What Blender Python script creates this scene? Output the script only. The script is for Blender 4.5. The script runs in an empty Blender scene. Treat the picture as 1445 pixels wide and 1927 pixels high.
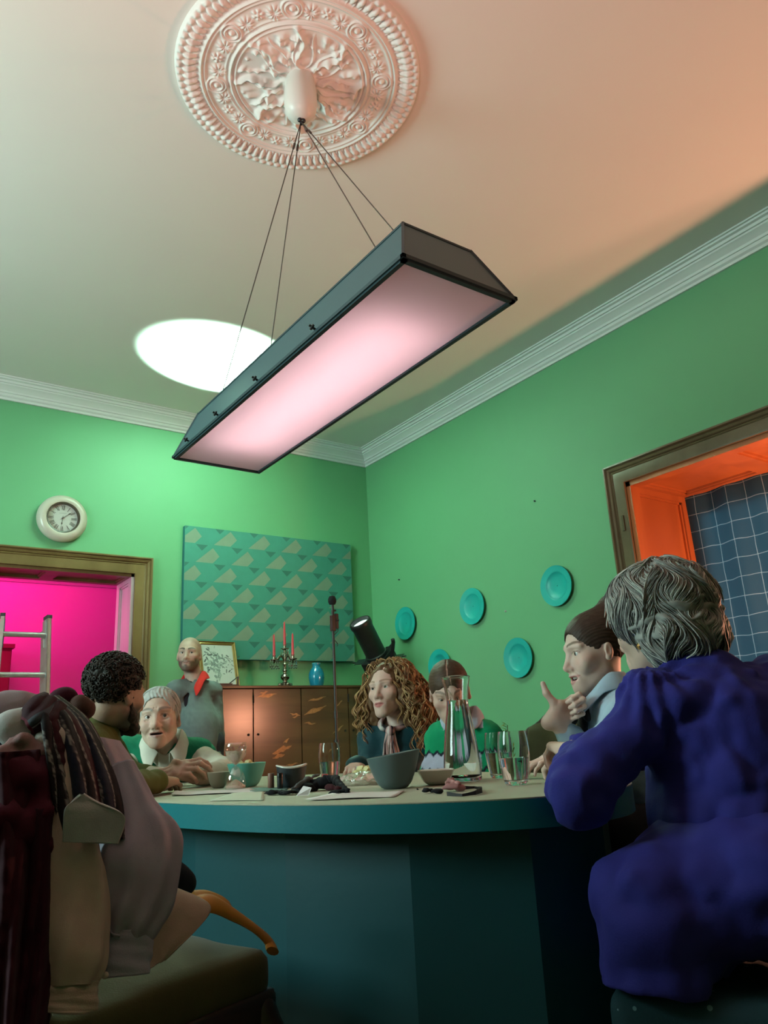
import bpy, bmesh, math, random
import numpy as np
from mathutils import Vector, Matrix
R_ = math.radians
sc = bpy.context.scene
col = sc.collection

# ---------------------------------------------------------------- camera
# Room axes: the far corner is the origin, wall_back is y = 0, wall_right is x = 0, floor z = 0.
CAM = Vector((-3.984, -5.7557, 0.88))
YAW, PITCH, ROLL = 0.62747604, 0.28858406, -0.05347708
FPX = 1447.0
fw = Vector((math.sin(YAW) * math.cos(PITCH), math.cos(YAW) * math.cos(PITCH), math.sin(PITCH)))
rt = Vector((math.cos(YAW), -math.sin(YAW), 0)); up = rt.cross(fw)
rt2 = rt * math.cos(ROLL) + up * math.sin(ROLL); up2 = -rt * math.sin(ROLL) + up * math.cos(ROLL)
cd = bpy.data.cameras.new('camera'); cam = bpy.data.objects.new('camera', cd); col.objects.link(cam)
cam.matrix_world = Matrix(((rt2.x, up2.x, -fw.x, CAM.x), (rt2.y, up2.y, -fw.y, CAM.y), (rt2.z, up2.z, -fw.z, CAM.z), (0, 0, 0, 1)))
cd.sensor_fit = 'VERTICAL'; cd.sensor_height = 36.0; cd.lens = FPX / 1927 * 36.0; cd.clip_start = .02; cd.clip_end = 60
sc.camera = cam

def at(x, y, d):
    """world point seen at pixel (x, y) of the 1445x1927 frame, d metres away along the floor"""
    v = rt2 * ((x - 722.5) / FPX) - up2 * ((y - 963.5) / FPX) + fw
    return CAM + v * (d / math.hypot(v.x, v.y))

# ---------------------------------------------------------------- world, lights, exposure
w = bpy.data.worlds.new('world'); sc.world = w; w.use_nodes = True
w.node_tree.nodes['Background'].inputs[0].default_value = (.35, .5, .6, 1)
w.node_tree.nodes['Background'].inputs[1].default_value = .006
sc.view_settings.view_transform = 'Standard'; sc.view_settings.look = 'None'
sc.view_settings.exposure = 0.0; sc.view_settings.gamma = 1.0; sc.view_settings.use_curve_mapping = False

def light(name, kind, loc, energy, color, target=None, **kw):
    l = bpy.data.lights.new(name, kind); l.energy = energy; l.color = color
    for k, v in kw.items(): setattr(l, k, v)
    o = bpy.data.objects.new(name, l); col.objects.link(o); o.location = loc
    if target is not None:
        o.rotation_euler = (Vector(target) - Vector(loc)).to_track_quat('-Z', 'Y').to_euler()
    return o

SPOT_LENS = at(678, 1172, 6.1); SPOT_AIM = Vector((-1.88, -1.06, 3.55))
light('spot_beam', 'SPOT', SPOT_LENS + (SPOT_AIM - SPOT_LENS).normalized() * .06, 12000, (.54, 1, .76), SPOT_AIM, spot_size=R_(25), spot_blend=.42, shadow_soft_size=.03)
light('window_lamp_light', 'SPOT', (.30, -4.35, 1.22), 140, (1, .40, .23), (-.45, -3.75, 1.60), spot_size=R_(140), spot_blend=.25, shadow_soft_size=.05)
light('hall_light', 'AREA', (-3.0, 1.2, 3.0), 36, (1, .016, .27), (-2.7, 1.9, 1.0), shape='RECTANGLE', size=1.2, size_y=.6)
light('hall_side_light', 'AREA', (-4.4, 1.0, 1.9), 26, (1, .03, .62), (-2.0, .6, 1.4), shape='RECTANGLE', size=.5, size_y=1.2)
light('side_window_light', 'AREA', (-6.2, -2.7, 2.1), 140, (.70, 1, .95), (-.5, -2.2, 2.1), shape='RECTANGLE', size=1.2, size_y=1.6)
light('window_daylight', 'AREA', (.615, -3.88, 1.55), 9, (.50, .84, 1), (0, -3.88, 1.55), shape='RECTANGLE', size=1.75, size_y=1.3)
light('rear_window_lamp_light', 'SPOT', (.30, -6.6, 1.22), 150, (1, .43, .28), (-.30, -6.5, 2.25), spot_size=R_(118), spot_blend=.35, shadow_soft_size=.06)
light('rear_lamp_light', 'SPOT', (-4.4, -5.3, 1.6), 185, (1, .46, .40), (-3.9, -4.7, 3.55), spot_size=R_(110), spot_blend=1.0, shadow_soft_size=.4)  # added light that tints the near ceiling pink; no lamp stands here

# ---------------------------------------------------------------- materials
LAMP_ES = 13
MATS = {}
def srgb(r, g, b):
    f = lambda c: (c / 255 / 12.92) if c <= 10 else (((c / 255) + .055) / 1.055) ** 2.4
    return (f(r), f(g), f(b))
def mat(name, c, rough=.6, metal=0, var=.12, scale=8, bump=0, bscale=60, coat=0, trans=0, ior=1.45, emit=None, es=1, sheen=0, stretch=(1, 1, 1), attr=None, spec=.5, sss=0):
    if name in MATS: return MATS[name]
    m = bpy.data.materials.new(name); m.use_nodes = True; nt = m.node_tree; N = nt.nodes; L = nt.links
    p = N['Principled BSDF']
    tc = N.new('ShaderNodeTexCoord'); mp = N.new('ShaderNodeMapping'); mp.inputs['Scale'].default_value = stretch
    L.new(tc.outputs['Object'], mp.inputs[0])
    nz = N.new('ShaderNodeTexNoise'); nz.inputs['Scale'].default_value = scale; nz.inputs['Detail'].default_value = 5
    L.new(mp.outputs[0], nz.inputs['Vector'])
    mx = N.new('ShaderNodeMix'); mx.data_type = 'RGBA'; mx.blend_type = 'MULTIPLY'
    if attr:
        a = N.new('ShaderNodeAttribute'); a.attribute_name = attr; L.new(a.outputs['Color'], mx.inputs['A'])
    else: mx.inputs['A'].default_value = (*c, 1)
    rp = N.new('ShaderNodeValToRGB'); rp.color_ramp.elements[0].position = .3; rp.color_ramp.elements[1].position = .7
    rp.color_ramp.elements[0].color = (1 - var,) * 3 + (1,); rp.color_ramp.elements[1].color = (1, 1, 1, 1)
    L.new(nz.outputs['Fac'], rp.inputs[0]); L.new(rp.outputs[0], mx.inputs['B']); mx.inputs['Factor'].default_value = 1
    L.new(mx.outputs['Result'], p.inputs['Base Color'])
    p.inputs['Roughness'].default_value = rough; p.inputs['Metallic'].default_value = metal
    p.inputs['Coat Weight'].default_value = coat; p.inputs['Transmission Weight'].default_value = trans; p.inputs['IOR'].default_value = ior
    p.inputs['Sheen Weight'].default_value = sheen; p.inputs['Specular IOR Level'].default_value = spec
    if sss:
        p.inputs['Subsurface Weight'].default_value = sss; p.inputs['Subsurface Radius'].default_value = (1, .35, .2); p.inputs['Subsurface Scale'].default_value = .012
    if emit: p.inputs['Emission Color'].default_value = (*emit, 1); p.inputs['Emission Strength'].default_value = es
    if bump:
        n2 = N.new('ShaderNodeTexNoise'); n2.inputs['Scale'].default_value = bscale; n2.inputs['Detail'].default_value = 3
        L.new(mp.outputs[0], n2.inputs['Vector'])
        b = N.new('ShaderNodeBump'); b.inputs['Strength'].default_value = bump; b.inputs['Distance'].default_value = .01
        L.new(n2.outputs['Fac'], b.inputs['Height']); L.new(b.outputs[0], p.inputs['Normal'])
    MATS[name] = m; return m
def wood(name, c1, c2, rough=.35, scale=4, stretch=(1, 1, 8), coat=0.0):
    if name in MATS: return MATS[name]
    m = mat(name, c1, rough, var=0, coat=coat); nt = m.node_tree; N = nt.nodes; L = nt.links
    tc = N.new('ShaderNodeTexCoord'); mp = N.new('ShaderNodeMapping'); mp.inputs['Scale'].default_value = stretch
    L.new(tc.outputs['Object'], mp.inputs[0])
    nz = N.new('ShaderNodeTexNoise'); nz.inputs['Scale'].default_value = scale; nz.inputs['Detail'].default_value = 8; nz.inputs['Distortion'].default_value = 1.2
    L.new(mp.outputs[0], nz.inputs['Vector'])
    rp = N.new('ShaderNodeValToRGB'); rp.color_ramp.elements[0].position = .3; rp.color_ramp.elements[1].position = .72
    rp.color_ramp.elements[0].color = (*c1, 1); rp.color_ramp.elements[1].color = (*c2, 1)
    L.new(nz.outputs['Fac'], rp.inputs[0]); L.new(rp.outputs[0], N['Principled BSDF'].inputs['Base Color'])
    return m
def glass(name, c=(1, 1, 1), rough=0.0, ior=1.45):
    if name in MATS: return MATS[name]
    m = bpy.data.materials.new(name); m.use_nodes = True; N = m.node_tree.nodes
    p = N['Principled BSDF']; p.inputs['Base Color'].default_value = (*c, 1); p.inputs['Transmission Weight'].default_value = 1
    p.inputs['Roughness'].default_value = rough; p.inputs['IOR'].default_value = ior
    MATS[name] = m; return m

def thin_glass(name, mixv=.10):
    if name in MATS: return MATS[name]
    m = bpy.data.materials.new(name); m.use_nodes = True; N = m.node_tree.nodes; L = m.node_tree.links; t = N.new('ShaderNodeBsdfTransparent'); g = N.new('ShaderNodeBsdfGlossy'); g.inputs['Roughness'].default_value = .03; x = N.new('ShaderNodeMixShader'); x.inputs[0].default_value = mixv
    L.new(t.outputs[0], x.inputs[1]); L.new(g.outputs[0], x.inputs[2]); L.new(x.outputs[0], N['Material Output'].inputs[0]); MATS[name] = m; return m
def smooth_profile(pts, n=4):
    """Catmull-Rom through (radius, height) pairs"""
    out = []
    for i in range(len(pts) - 1):
        p0, p1, p2, p3 = pts[max(i - 1, 0)], pts[i], pts[i + 1], pts[min(i + 2, len(pts) - 1)]
        for k in range(n):
            f = k / n; out.append(tuple(.5 * (2 * p1[j] + (p2[j] - p0[j]) * f + (2 * p0[j] - 5 * p1[j] + 4 * p2[j] - p3[j]) * f * f + (3 * p1[j] - p0[j] - 3 * p2[j] + p3[j]) * f ** 3) for j in (0, 1)))
    return out + [pts[-1]]
# ---------------------------------------------------------------- tagging, empties, copies
def tag(o, label=None, cat=None, group=None, kind=None):
    if label: o['label'] = label
    if cat: o['category'] = cat
    if group: o['group'] = group
    if kind: o['kind'] = kind
    return o
def empty(name, loc=(0, 0, 0), rz=0, label=None, cat=None, group=None, kind=None):
    o = bpy.data.objects.new(name, None); col.objects.link(o); o.location = loc; o.rotation_euler = (0, 0, rz); o.empty_display_size = .1
    return tag(o, label, cat, group, kind)
def copy_tree(o, parent=None):
    c = o.copy(); col.objects.link(c)
    if parent: c.parent = parent
    for ch in list(o.children): copy_tree(ch, c)
    return c

def rebase(root, loc):
    """move a thing's origin to its base without moving its parts"""
    loc = Vector(loc); T = Matrix.Translation(root.location - loc); root.location = loc
    def go(o):
        for c in o.children:
            if c.type == 'MESH': c.data.transform(T)
            go(c)
    go(root)

class MB:
    """collects solids; build() links them as ONE mesh object"""
    def __init__(s): s.v = []; s.f = []; s.mi = []; s.m = 0
    def add(s, vs, fs):
        n = len(s.v); s.v += [tuple(v) for v in vs]; s.f += [tuple(i + n for i in f) for f in fs]; s.mi += [s.m] * len(fs); return s
    def box(s, lo, hi, M=None):
        (a, b, c), (d, e, f) = lo, hi
        vs = [Vector(p) for p in ((a, b, c), (d, b, c), (d, e, c), (a, e, c), (a, b, f), (d, b, f), (d, e, f), (a, e, f))]
        if M: vs = [M @ v for v in vs]
        return s.add(vs, [(0, 3, 2, 1), (4, 5, 6, 7), (0, 1, 5, 4), (1, 2, 6, 5), (2, 3, 7, 6), (3, 0, 4, 7)])
    def tube(s, pts, rad, seg=10, cap=True, flat=1.0):
        pts = [Vector(p) for p in pts]; n = len(pts)
        if not hasattr(rad, '__len__'): rad = [rad] * n
        t0 = (pts[1] - pts[0]).normalized(); u = t0.orthogonal().normalized(); vs = []
        for i in range(n):
            t = (pts[min(i + 1, n - 1)] - pts[max(i - 1, 0)]).normalized()
            u = (u - t * u.dot(t)).normalized(); b = t.cross(u)
            for k in range(seg):
                a = 2 * math.pi * k / seg
                vs.append(pts[i] + (u * math.cos(a) + b * math.sin(a) * flat) * rad[i])
        fs = [(i * seg + k, i * seg + (k + 1) % seg, (i + 1) * seg + (k + 1) % seg, (i + 1) * seg + k) for i in range(n - 1) for k in range(seg)]
        if cap: fs += [tuple(reversed(range(seg))), tuple(range((n - 1) * seg, n * seg))]
        return s.add(vs, fs)
    def lathe(s, prof, seg=40, c=(0, 0, 0), sx=1, sy=1, M=None, close=False):
        vs = []; fs = []; n = len(prof)
        for r, z in prof:
            for k in range(seg):
                a = 2 * math.pi * k / seg
                p = Vector((r * math.cos(a) * sx, r * math.sin(a) * sy, z))
                vs.append((M @ p if M else p) + Vector(c))
        for i in range(n - 1 + (1 if close else 0)):
            j = (i + 1) % n
            fs += [(i * seg + k, i * seg + (k + 1) % seg, j * seg + (k + 1) % seg, j * seg + k) for k in range(seg)]
        if not close:
            if prof[0][0] > 1e-5: fs.append(tuple(reversed(range(seg))))
            if prof[-1][0] > 1e-5: fs.append(tuple(range((n - 1) * seg, n * seg)))
        return s.add(vs, fs)
    def ball(s, c, r, seg=16, rings=10, M=None):
        if not hasattr(r, '__len__'): r = (r, r, r)
        prof = [(math.sin(math.pi * i / rings), -math.cos(math.pi * i / rings)) for i in range(rings + 1)]
        vs = []; fs = []
        for q, z in prof:
            for k in range(seg):
                a = 2 * math.pi * k / seg; p = Vector((q * math.cos(a) * r[0], q * math.sin(a) * r[1], z * r[2]))
                vs.append((M @ p if M else p) + Vector(c))
        for i in range(rings):
            fs += [(i * seg + k, i * seg + (k + 1) % seg, (i + 1) * seg + (k + 1) % seg, (i + 1) * seg + k) for k in range(seg)]
        return s.add(vs, fs)
    def prism(s, poly, d):
        """poly: list of 3D points, extruded by vector d"""
        n = len(poly); d = Vector(d); vs = [Vector(p) for p in poly] + [Vector(p) + d for p in poly]
        return s.add(vs, [tuple(reversed(range(n))), tuple(range(n, 2 * n))] + [(i, (i + 1) % n, n + (i + 1) % n, n + i) for i in range(n)])
    def sweep(s, prof, path, close=False):
        """prof: (out, up) pairs; path: list of (point, out_dir) mitred stations; up is z unless 3rd item given"""
        n = len(prof); vs = []; m = len(path)
        for st in path:
            p, o = Vector(st[0]), Vector(st[1]); u = Vector(st[2]) if len(st) > 2 else Vector((0, 0, 1))
            for a, b in prof: vs.append(p + o * a + u * b)
        fs = []
        for i in range(m if close else m - 1):
            j = (i + 1) % m
            fs += [(i * n + k, i * n + (k + 1) % n, j * n + (k + 1) % n, j * n + k) for k in range(n)]
        if not close: fs += [tuple(range(n)), tuple(reversed(range((m - 1) * n, m * n)))]
        return s.add(vs, fs)
    def build(s, name, mats, parent=None, smooth=True, ang=.65, bevel=0, kind=None, subd=0, recalc=True):
        me = bpy.data.meshes.new(name); me.from_pydata(s.v, [], s.f); 
        if not isinstance(mats, (list, tuple)): mats = [mats]
        for m in mats: me.materials.append(m)
        me.polygons.foreach_set('material_index', s.mi)
        if recalc:
            bm = bmesh.new(); bm.from_mesh(me); bmesh.ops.remove_doubles(bm, verts=bm.verts, dist=1e-6); bmesh.ops.recalc_face_normals(bm, faces=bm.faces); bm.to_mesh(me); bm.free()
        if smooth:
            me.polygons.foreach_set('use_smooth', [True] * len(me.polygons))
            if ang: me.set_sharp_from_angle(angle=ang)
        o = bpy.data.objects.new(name, me); col.objects.link(o)
        if parent: o.parent = parent
        if bevel:
            b = o.modifiers.new('bevel', 'BEVEL'); b.width = bevel; b.segments = 2; b.limit_method = 'ANGLE'; b.angle_limit = .6
        if subd:
            b = o.modifiers.new('subd', 'SUBSURF'); b.levels = subd; b.render_levels = subd
        if kind: o['kind'] = kind
        return o
def frame_to(a, b):
    """matrix that maps local +z onto the direction a->b, origin at a"""
    a, b = Vector(a), Vector(b); q = (b - a).to_track_quat('Z', 'Y'); return Matrix.Translation(a) @ q.to_matrix().to_4x4()
# ================================================================ THE ROOM
HC = 3.55; XL, YF = -6.4, -8.6           # ceiling height, left wall, front wall (behind the camera)
DX0, DX1, DZ = -3.32, -2.184, 2.19       # doorway in wall_back
WY0, WY1, WZ0, WZ1 = -4.80, -2.892, .62, 2.372   # window recess in wall_right
WT = .36                                  # wall thickness at the doorway
green = mat('green_paint', (.14, .38, .19), .55, var=.05, scale=1.2, bump=.05, bscale=160)
white = mat('ceiling_paint', (.74, .72, .68), .8, var=.03, scale=1.5)
plaster = mat('plaster_white', (.76, .74, .71), .6, var=.04, scale=20)
corn = mat('cornice_paint', (.72, .74, .72), .5, var=.03)
brown = wood('brown_trim_wood', (.11, .065, .024), (.20, .13, .052), .32, 3, (1, 1, .6))
panelw = wood('reveal_wood', (.36, .10, .026), (.50, .15, .042), .42, 3, (1, 1, .25))
jambw = wood('jamb_wood', (.46, .34, .36), (.58, .44, .46), .42, 3, (1, 1, .25))
pinkp = mat('hall_paint', (.80, .55, .66), .7, var=.03, scale=2)
floorw = wood('floor_wood', (.10, .06, .035), (.17, .10, .06), .4, 2, (1, .15, 1))

def wall_with_hole(name, axis, a0, a1, h, holes, t, m):
    b = MB()
    def q(ua, ub, za, zb):
        if ub - ua < 1e-4 or zb - za < 1e-4: return
        if axis == 'x': b.box((ua, 0, za), (ub, t, zb))
        else: b.box((0, ua, za), (t, ub, zb))
    for (u0, u1, z0, z1) in sorted(holes):
        q(a0, u0, 0, h); q(u0, u1, z1, h); q(u0, u1, 0, z0); a0 = u1
    q(a0, a1, 0, h); return b.build(name, m, smooth=False, kind='structure')
wall_with_hole('wall_back', 'x', XL - .2, .0, HC, [(DX0, DX1, 0, DZ)], WT, green)
wall_with_hole('wall_right', 'y', YF - .2, WT, HC, [(WY0, WY1, WZ0, WZ1), (WY0 - 2.6, WY1 - 2.6, WZ0, WZ1)], .64, green)
b = MB(); b.box((XL - .2, YF, 0), (XL, 0, HC)); b.build('wall_left', green, smooth=False, kind='structure')
b = MB(); b.box((XL - .2, YF - .2, 0), (0, YF, HC)); b.build('wall_front', green, smooth=False, kind='structure')
b = MB(); b.box((XL - .2, YF - .2, HC), (.64, WT, HC + .1)); b.build('ceiling', white, smooth=False, kind='structure')
b = MB(); b.box((XL - .2, YF - .2, -.1), (.9, 3.4, 0)); b.build('floor', floorw, smooth=False, kind='structure')

# cornice: stepped and coved moulding under the ceiling
cp = [(0, 0), (0, -.138), (.014, -.138), (.016, -.122), (.030, -.112), (.034, -.094), (.044, -.094), (.048, -.080), (.066, -.062), (.086, -.050), (.088, -.040), (.100, -.040), (.104, -.024), (.122, -.020), (.126, -.010), (.140, -.010), (.140, 0)]
for nm, p0, p1, o0, o1 in (('trim_1', (XL, 0, HC), (0, 0, HC), (0, -1, 0), (-1, -1, 0)), ('trim_2', (0, 0, HC), (0, YF, HC), (-1, -1, 0), (-1, 0, 0)), ('trim_3', (XL, YF, HC), (XL, 0, HC), (1, 0, 0), (1, 0, 0))):
    b = MB(); b.sweep(cp, [(p0, o0), (p1, o1)]); b.build(nm, corn, kind='structure', ang=.28)
bp = [(0, 0), (.02, 0), (.02, .15), (.012, .17), (0, .175)]
for nm, segs in (('baseboard_back', [((-2.06, 0, 0), (0, 0, 0), (0, -1, 0)), ((XL, 0, 0), (-3.45, 0, 0), (0, -1, 0))]), ('baseboard_right', [((0, 0, 0), (0, YF, 0), (-1, 0, 0))])):
    b = MB()
    for p0, p1, o in segs: b.sweep(bp, [(p0, o), (p1, o)])
    b.build(nm, brown, kind='structure')

# moulded architrave profile: (across the face from the opening outward, out of the wall)
ap = [(0, 0), (0, .022), (.012, .026), (.070, .026), (.076, .032), (.084, .026), (.090, .036), (.102, .042), (.108, .036), (.116, .05), (.126, .05), (.126, 0)]
def architrave(b, pts, outs, nrm):
    b.sweep(ap, [(p, o, nrm) for p, o in zip(pts, outs)])
# --- door_1: panelled doorway with brown architrave
d1 = empty('door_1', (DX1, 0, 0), kind='structure')
def dl(p): return Vector(p) - Vector((DX1, 0, 0))
b = MB(); architrave(b, [dl((DX0, 0, 0)), dl((DX0, 0, DZ)), dl((DX1, 0, DZ)), dl((DX1, 0, 0))], [(-1, 0, 0), (-1, 0, 1), (1, 0, 1), (1, 0, 0)], (0, -1, 0))
b.build('architrave', brown, d1, ang=.5)
def panelled(b, o, u, v, n, W, H, st=.055, dep=.022, rows=1):
    """board W x H at o along u, v with sunk panels; n is outward normal"""
    o, u, v, n = Vector(o), Vector(u), Vector(v), Vector(n)
    P = lambda a, c, d: o + u * a + v * c + n * d
    def bar(a0, a1, c0, c1, d0, d1):
        vs = [P(a0, c0, d0), P(a1, c0, d0), P(a1, c1, d0), P(a0, c1, d0), P(a0, c0, d1), P(a1, c0, d1), P(a1, c1, d1), P(a0, c1, d1)]
        b.add(vs, [(0, 3, 2, 1), (4, 5, 6, 7), (0, 1, 5, 4), (1, 2, 6, 5), (2, 3, 7, 6), (3, 0, 4, 7)])
    bar(0, W, 0, H, -.002, .004)
    bar(0, st, 0, H, .004, dep); bar(W - st, W, 0, H, .004, dep)
    h = H / rows
    for r in range(rows):
        bar(st, W - st, r * h, r * h + st * .8, .004, dep); bar(st, W - st, (r + 1) * h - st * .8, (r + 1) * h, .004, dep)
        a0, a1, c0, c1 = st, W - st, r * h + st * .8, (r + 1) * h - st * .8
        for (e, f, g, hh) in ((a0, a0 + .014, c0, c1), (a1 - .014, a1, c0, c1), (a0, a1, c0, c0 + .014), (a0, a1, c1 - .014, c1)):
            bar(e, f, g, hh, .004, dep * .62)
b = MB()
panelled(b, dl((DX1, 0.0, 0)), (0, 1, 0), (0, 0, 1), (-1, 0, 0), WT, .78, .07)
panelled(b, dl((DX1, 0.0, .78)), (0, 1, 0), (0, 0, 1), (-1, 0, 0), WT, DZ - .78, .07)
panelled(b, dl((DX0, 0, 0)), (0, 1, 0), (0, 0, 1), (1, 0, 0), WT, DZ, .07, rows=2)
b.build('jamb_panel', jambw, d1, smooth=False)
b = MB(); panelled(b, dl((DX0, 0, DZ)), (0, 1, 0), (1, 0, 0), (0, 0, -1), WT, DX1 - DX0, .06, rows=2); b.build('soffit_panel', brown, d1, smooth=False)
b = MB(); b.box(dl((DX1 - .05, .012, .98)), dl((DX1 - .021, .07, 1.12))); b.build('lock_plate', mat('black_iron', (.02, .02, .02), .4, .8), d1, bevel=.003)
# --- hall beyond the doorway
b = MB(); b.box((-4.8, 2.1, 0), (.1, 2.2, 3.2)); b.build('wall_hall', pinkp, smooth=False, kind='structure')
b = MB(); b.box((-4.9, WT, 0), (-4.8, 2.2, 3.2)); b.build('wall_hall_side', pinkp, smooth=False, kind='structure')
b = MB(); b.box((.0, WT, 0), (.1, 2.2, 3.2)); b.build('wall_hall_end', pinkp, smooth=False, kind='structure')
b = MB(); b.box((-4.9, WT, 3.2), (.1, 2.2, 3.3)); b.build('ceiling_hall', pinkp, smooth=False, kind='structure')
b = MB(); b.sweep([(0, 0), (.012, 0), (.030, .05), (.095, .06), (.095, .075), (.06, .13), (.0, .14)], [((-4.8, 2.1, 2.505), (0, -1, 0)), ((0, 2.1, 2.505), (0, -1, 0))]); b.build('trim_hall', pinkp, kind='structure')

# --- window_1: deep panelled recess, curtain of gridded cloth across it
w1 = empty('window_1', (0, WY1, WZ0), kind='structure')
def wl(p): return Vector(p) - Vector((0, WY1, WZ0))
b = MB(); architrave(b, [wl((0, WY1, 0)), wl((0, WY1, WZ1)), wl((0, WY0, WZ1)), wl((0, WY0, 0))], [(0, 1, 0), (0, 1, 1), (0, -1, 1), (0, -1, 0)], (-1, 0, 0))
b.build('architrave', wood('dark_trim_wood', (.105, .072, .04), (.17, .12, .07), .22, 3, (1, 1, .6)), w1, ang=.5)
b = MB(); panelled(b, wl((0.0, WY1, WZ0)), (1, 0, 0), (0, 0, 1), (0, -1, 0), .62, WZ1 - WZ0, .085, .03); panelled(b, wl((0, WY0, WZ0)), (1, 0, 0), (0, 0, 1), (0, 1, 0), .62, WZ1 - WZ0, .085, .03)
b.build('side_panel', panelw, w1, smooth=False)
b = MB(); panelled(b, wl((0, WY1, WZ1)), (1, 0, 0), (0, -1, 0), (0, 0, -1), .62, WY1 - WY0, .085, .03, rows=3); b.build('soffit_panel', panelw, w1, smooth=False)
b = MB(); b.box(wl((-.05, WY0, WZ0 - .03)), wl((.62, WY1, WZ0))); b.build('sill', panelw, w1, bevel=.004)
b = MB(); b.box(wl((-.0345, WY1 + .030, 2.06)), wl((-.024, WY1 + .048, 2.16))); b.build('bolt_plate', mat('bronze', (.07, .045, .025), .4, .7), w1, bevel=.002)
w2 = copy_tree(w1); w2.location.y -= 2.6; w2.name = 'window_2'
b = MB(); b.box((.64, WY0 - 2.7, WZ0 - .1), (.70, WY1 + .1, WZ1 + .1)); b.build('wall_right_outer', mat('night_paint', (.02, .025, .03), .8), smooth=False, kind='structure')
# ================================================================ FURNITURE AND THINGS
# --- curtain of gridded cloth in the window recess
def curtain():
    m = bpy.data.materials.new('grid_cloth'); m.use_nodes = True; nt = m.node_tree; N = nt.nodes; L = nt.links; p = N['Principled BSDF']
    at_ = N.new('ShaderNodeAttribute'); at_.attribute_name = 'st'
    sep = N.new('ShaderNodeSeparateXYZ')
    nz = N.new('ShaderNodeTexNoise'); nz.inputs['Scale'].default_value = 7; nz.inputs['Detail'].default_value = 1; L.new(at_.outputs['Vector'], nz.inputs['Vector'])
    sub = N.new('ShaderNodeVectorMath'); sub.operation = 'MULTIPLY_ADD'; sub.inputs[1].default_value = (.012, .03, 0); L.new(nz.outputs['Color'], sub.inputs[0]); L.new(at_.outputs['Vector'], sub.inputs[2])
    L.new(sub.outputs[0], sep.inputs[0]); masks = []
    for ax, per in (('X', .118), ('Y', .118)):
        a = N.new('ShaderNodeMath'); a.operation = 'DIVIDE'; a.inputs[1].default_value = per; L.new(sep.outputs[ax], a.inputs[0])
        f = N.new('ShaderNodeMath'); f.operation = 'FRACT'; L.new(a.outputs[0], f.inputs[0])
        c = N.new('ShaderNodeMath'); c.operation = 'LESS_THAN'; c.inputs[1].default_value = .034; L.new(f.outputs[0], c.inputs[0]); masks.append(c)
    mx = N.new('ShaderNodeMath'); mx.operation = 'MAXIMUM'; L.new(masks[0].outputs[0], mx.inputs[0]); L.new(masks[1].outputs[0], mx.inputs[1])
    cm = N.new('ShaderNodeMix'); cm.data_type = 'RGBA'; cm.inputs['A'].default_value = (.034, .085, .115, 1); cm.inputs['B'].default_value = (.36, .46, .46, 1)
    L.new(mx.outputs[0], cm.inputs['Factor']); L.new(cm.outputs['Result'], p.inputs['Base Color']); p.inputs['Roughness'].default_value = .75
    tl = N.new('ShaderNodeBsdfTranslucent'); c2_ = N.new('ShaderNodeMix'); c2_.data_type = 'RGBA'; c2_.inputs['A'].default_value = (.24, .42, .48, 1); c2_.inputs['B'].default_value = (.8, .9, .9, 1); L.new(mx.outputs[0], c2_.inputs['Factor']); L.new(c2_.outputs['Result'], tl.inputs[0]); ms = N.new('ShaderNodeMixShader'); ms.inputs[0].default_value = .5; L.new(p.outputs[0], ms.inputs[1]); L.new(tl.outputs[0], ms.inputs[2]); L.new(ms.outputs[0], N['Material Output'].inputs[0])
    ny, nz_ = 120, 60; W = WY1 - WY0 - .02; H = WZ1 - WZ0 - .01; vs = []; st = []
    for j in range(nz_ + 1):
        for i in range(ny + 1):
            u = i / ny * W; v = j / nz_ * H
            x = .575 + .012 * math.sin(u * 13 + .6 * math.sin(v * 2)) + .008 * math.sin(u * 29 + v * 1.3) + .010 * math.sin(u * 5.3)
            vs.append((x, WY1 - .01 - u, WZ0 + .005 + v)); st.append((u + .03, v + .05, 0))
    b = MB(); b.v = vs; b.f = [(j * (ny + 1) + i, (j + 1) * (ny + 1) + i, (j + 1) * (ny + 1) + i + 1, j * (ny + 1) + i + 1) for j in range(nz_) for i in range(ny)]; b.mi = [0] * len(b.f)
    o = b.build('curtain', m, ang=0, recalc=False)
    a = o.data.attributes.new('st', 'FLOAT_VECTOR', 'POINT'); a.data.foreach_set('vector', [c for p_ in st for c in p_])
    sol = o.modifiers.new('thick', 'SOLIDIFY'); sol.thickness = .003
    tag(o, 'dark blue-grey curtain with a wavy pale grid hanging in the window recess', 'curtain')
curtain()

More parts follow.
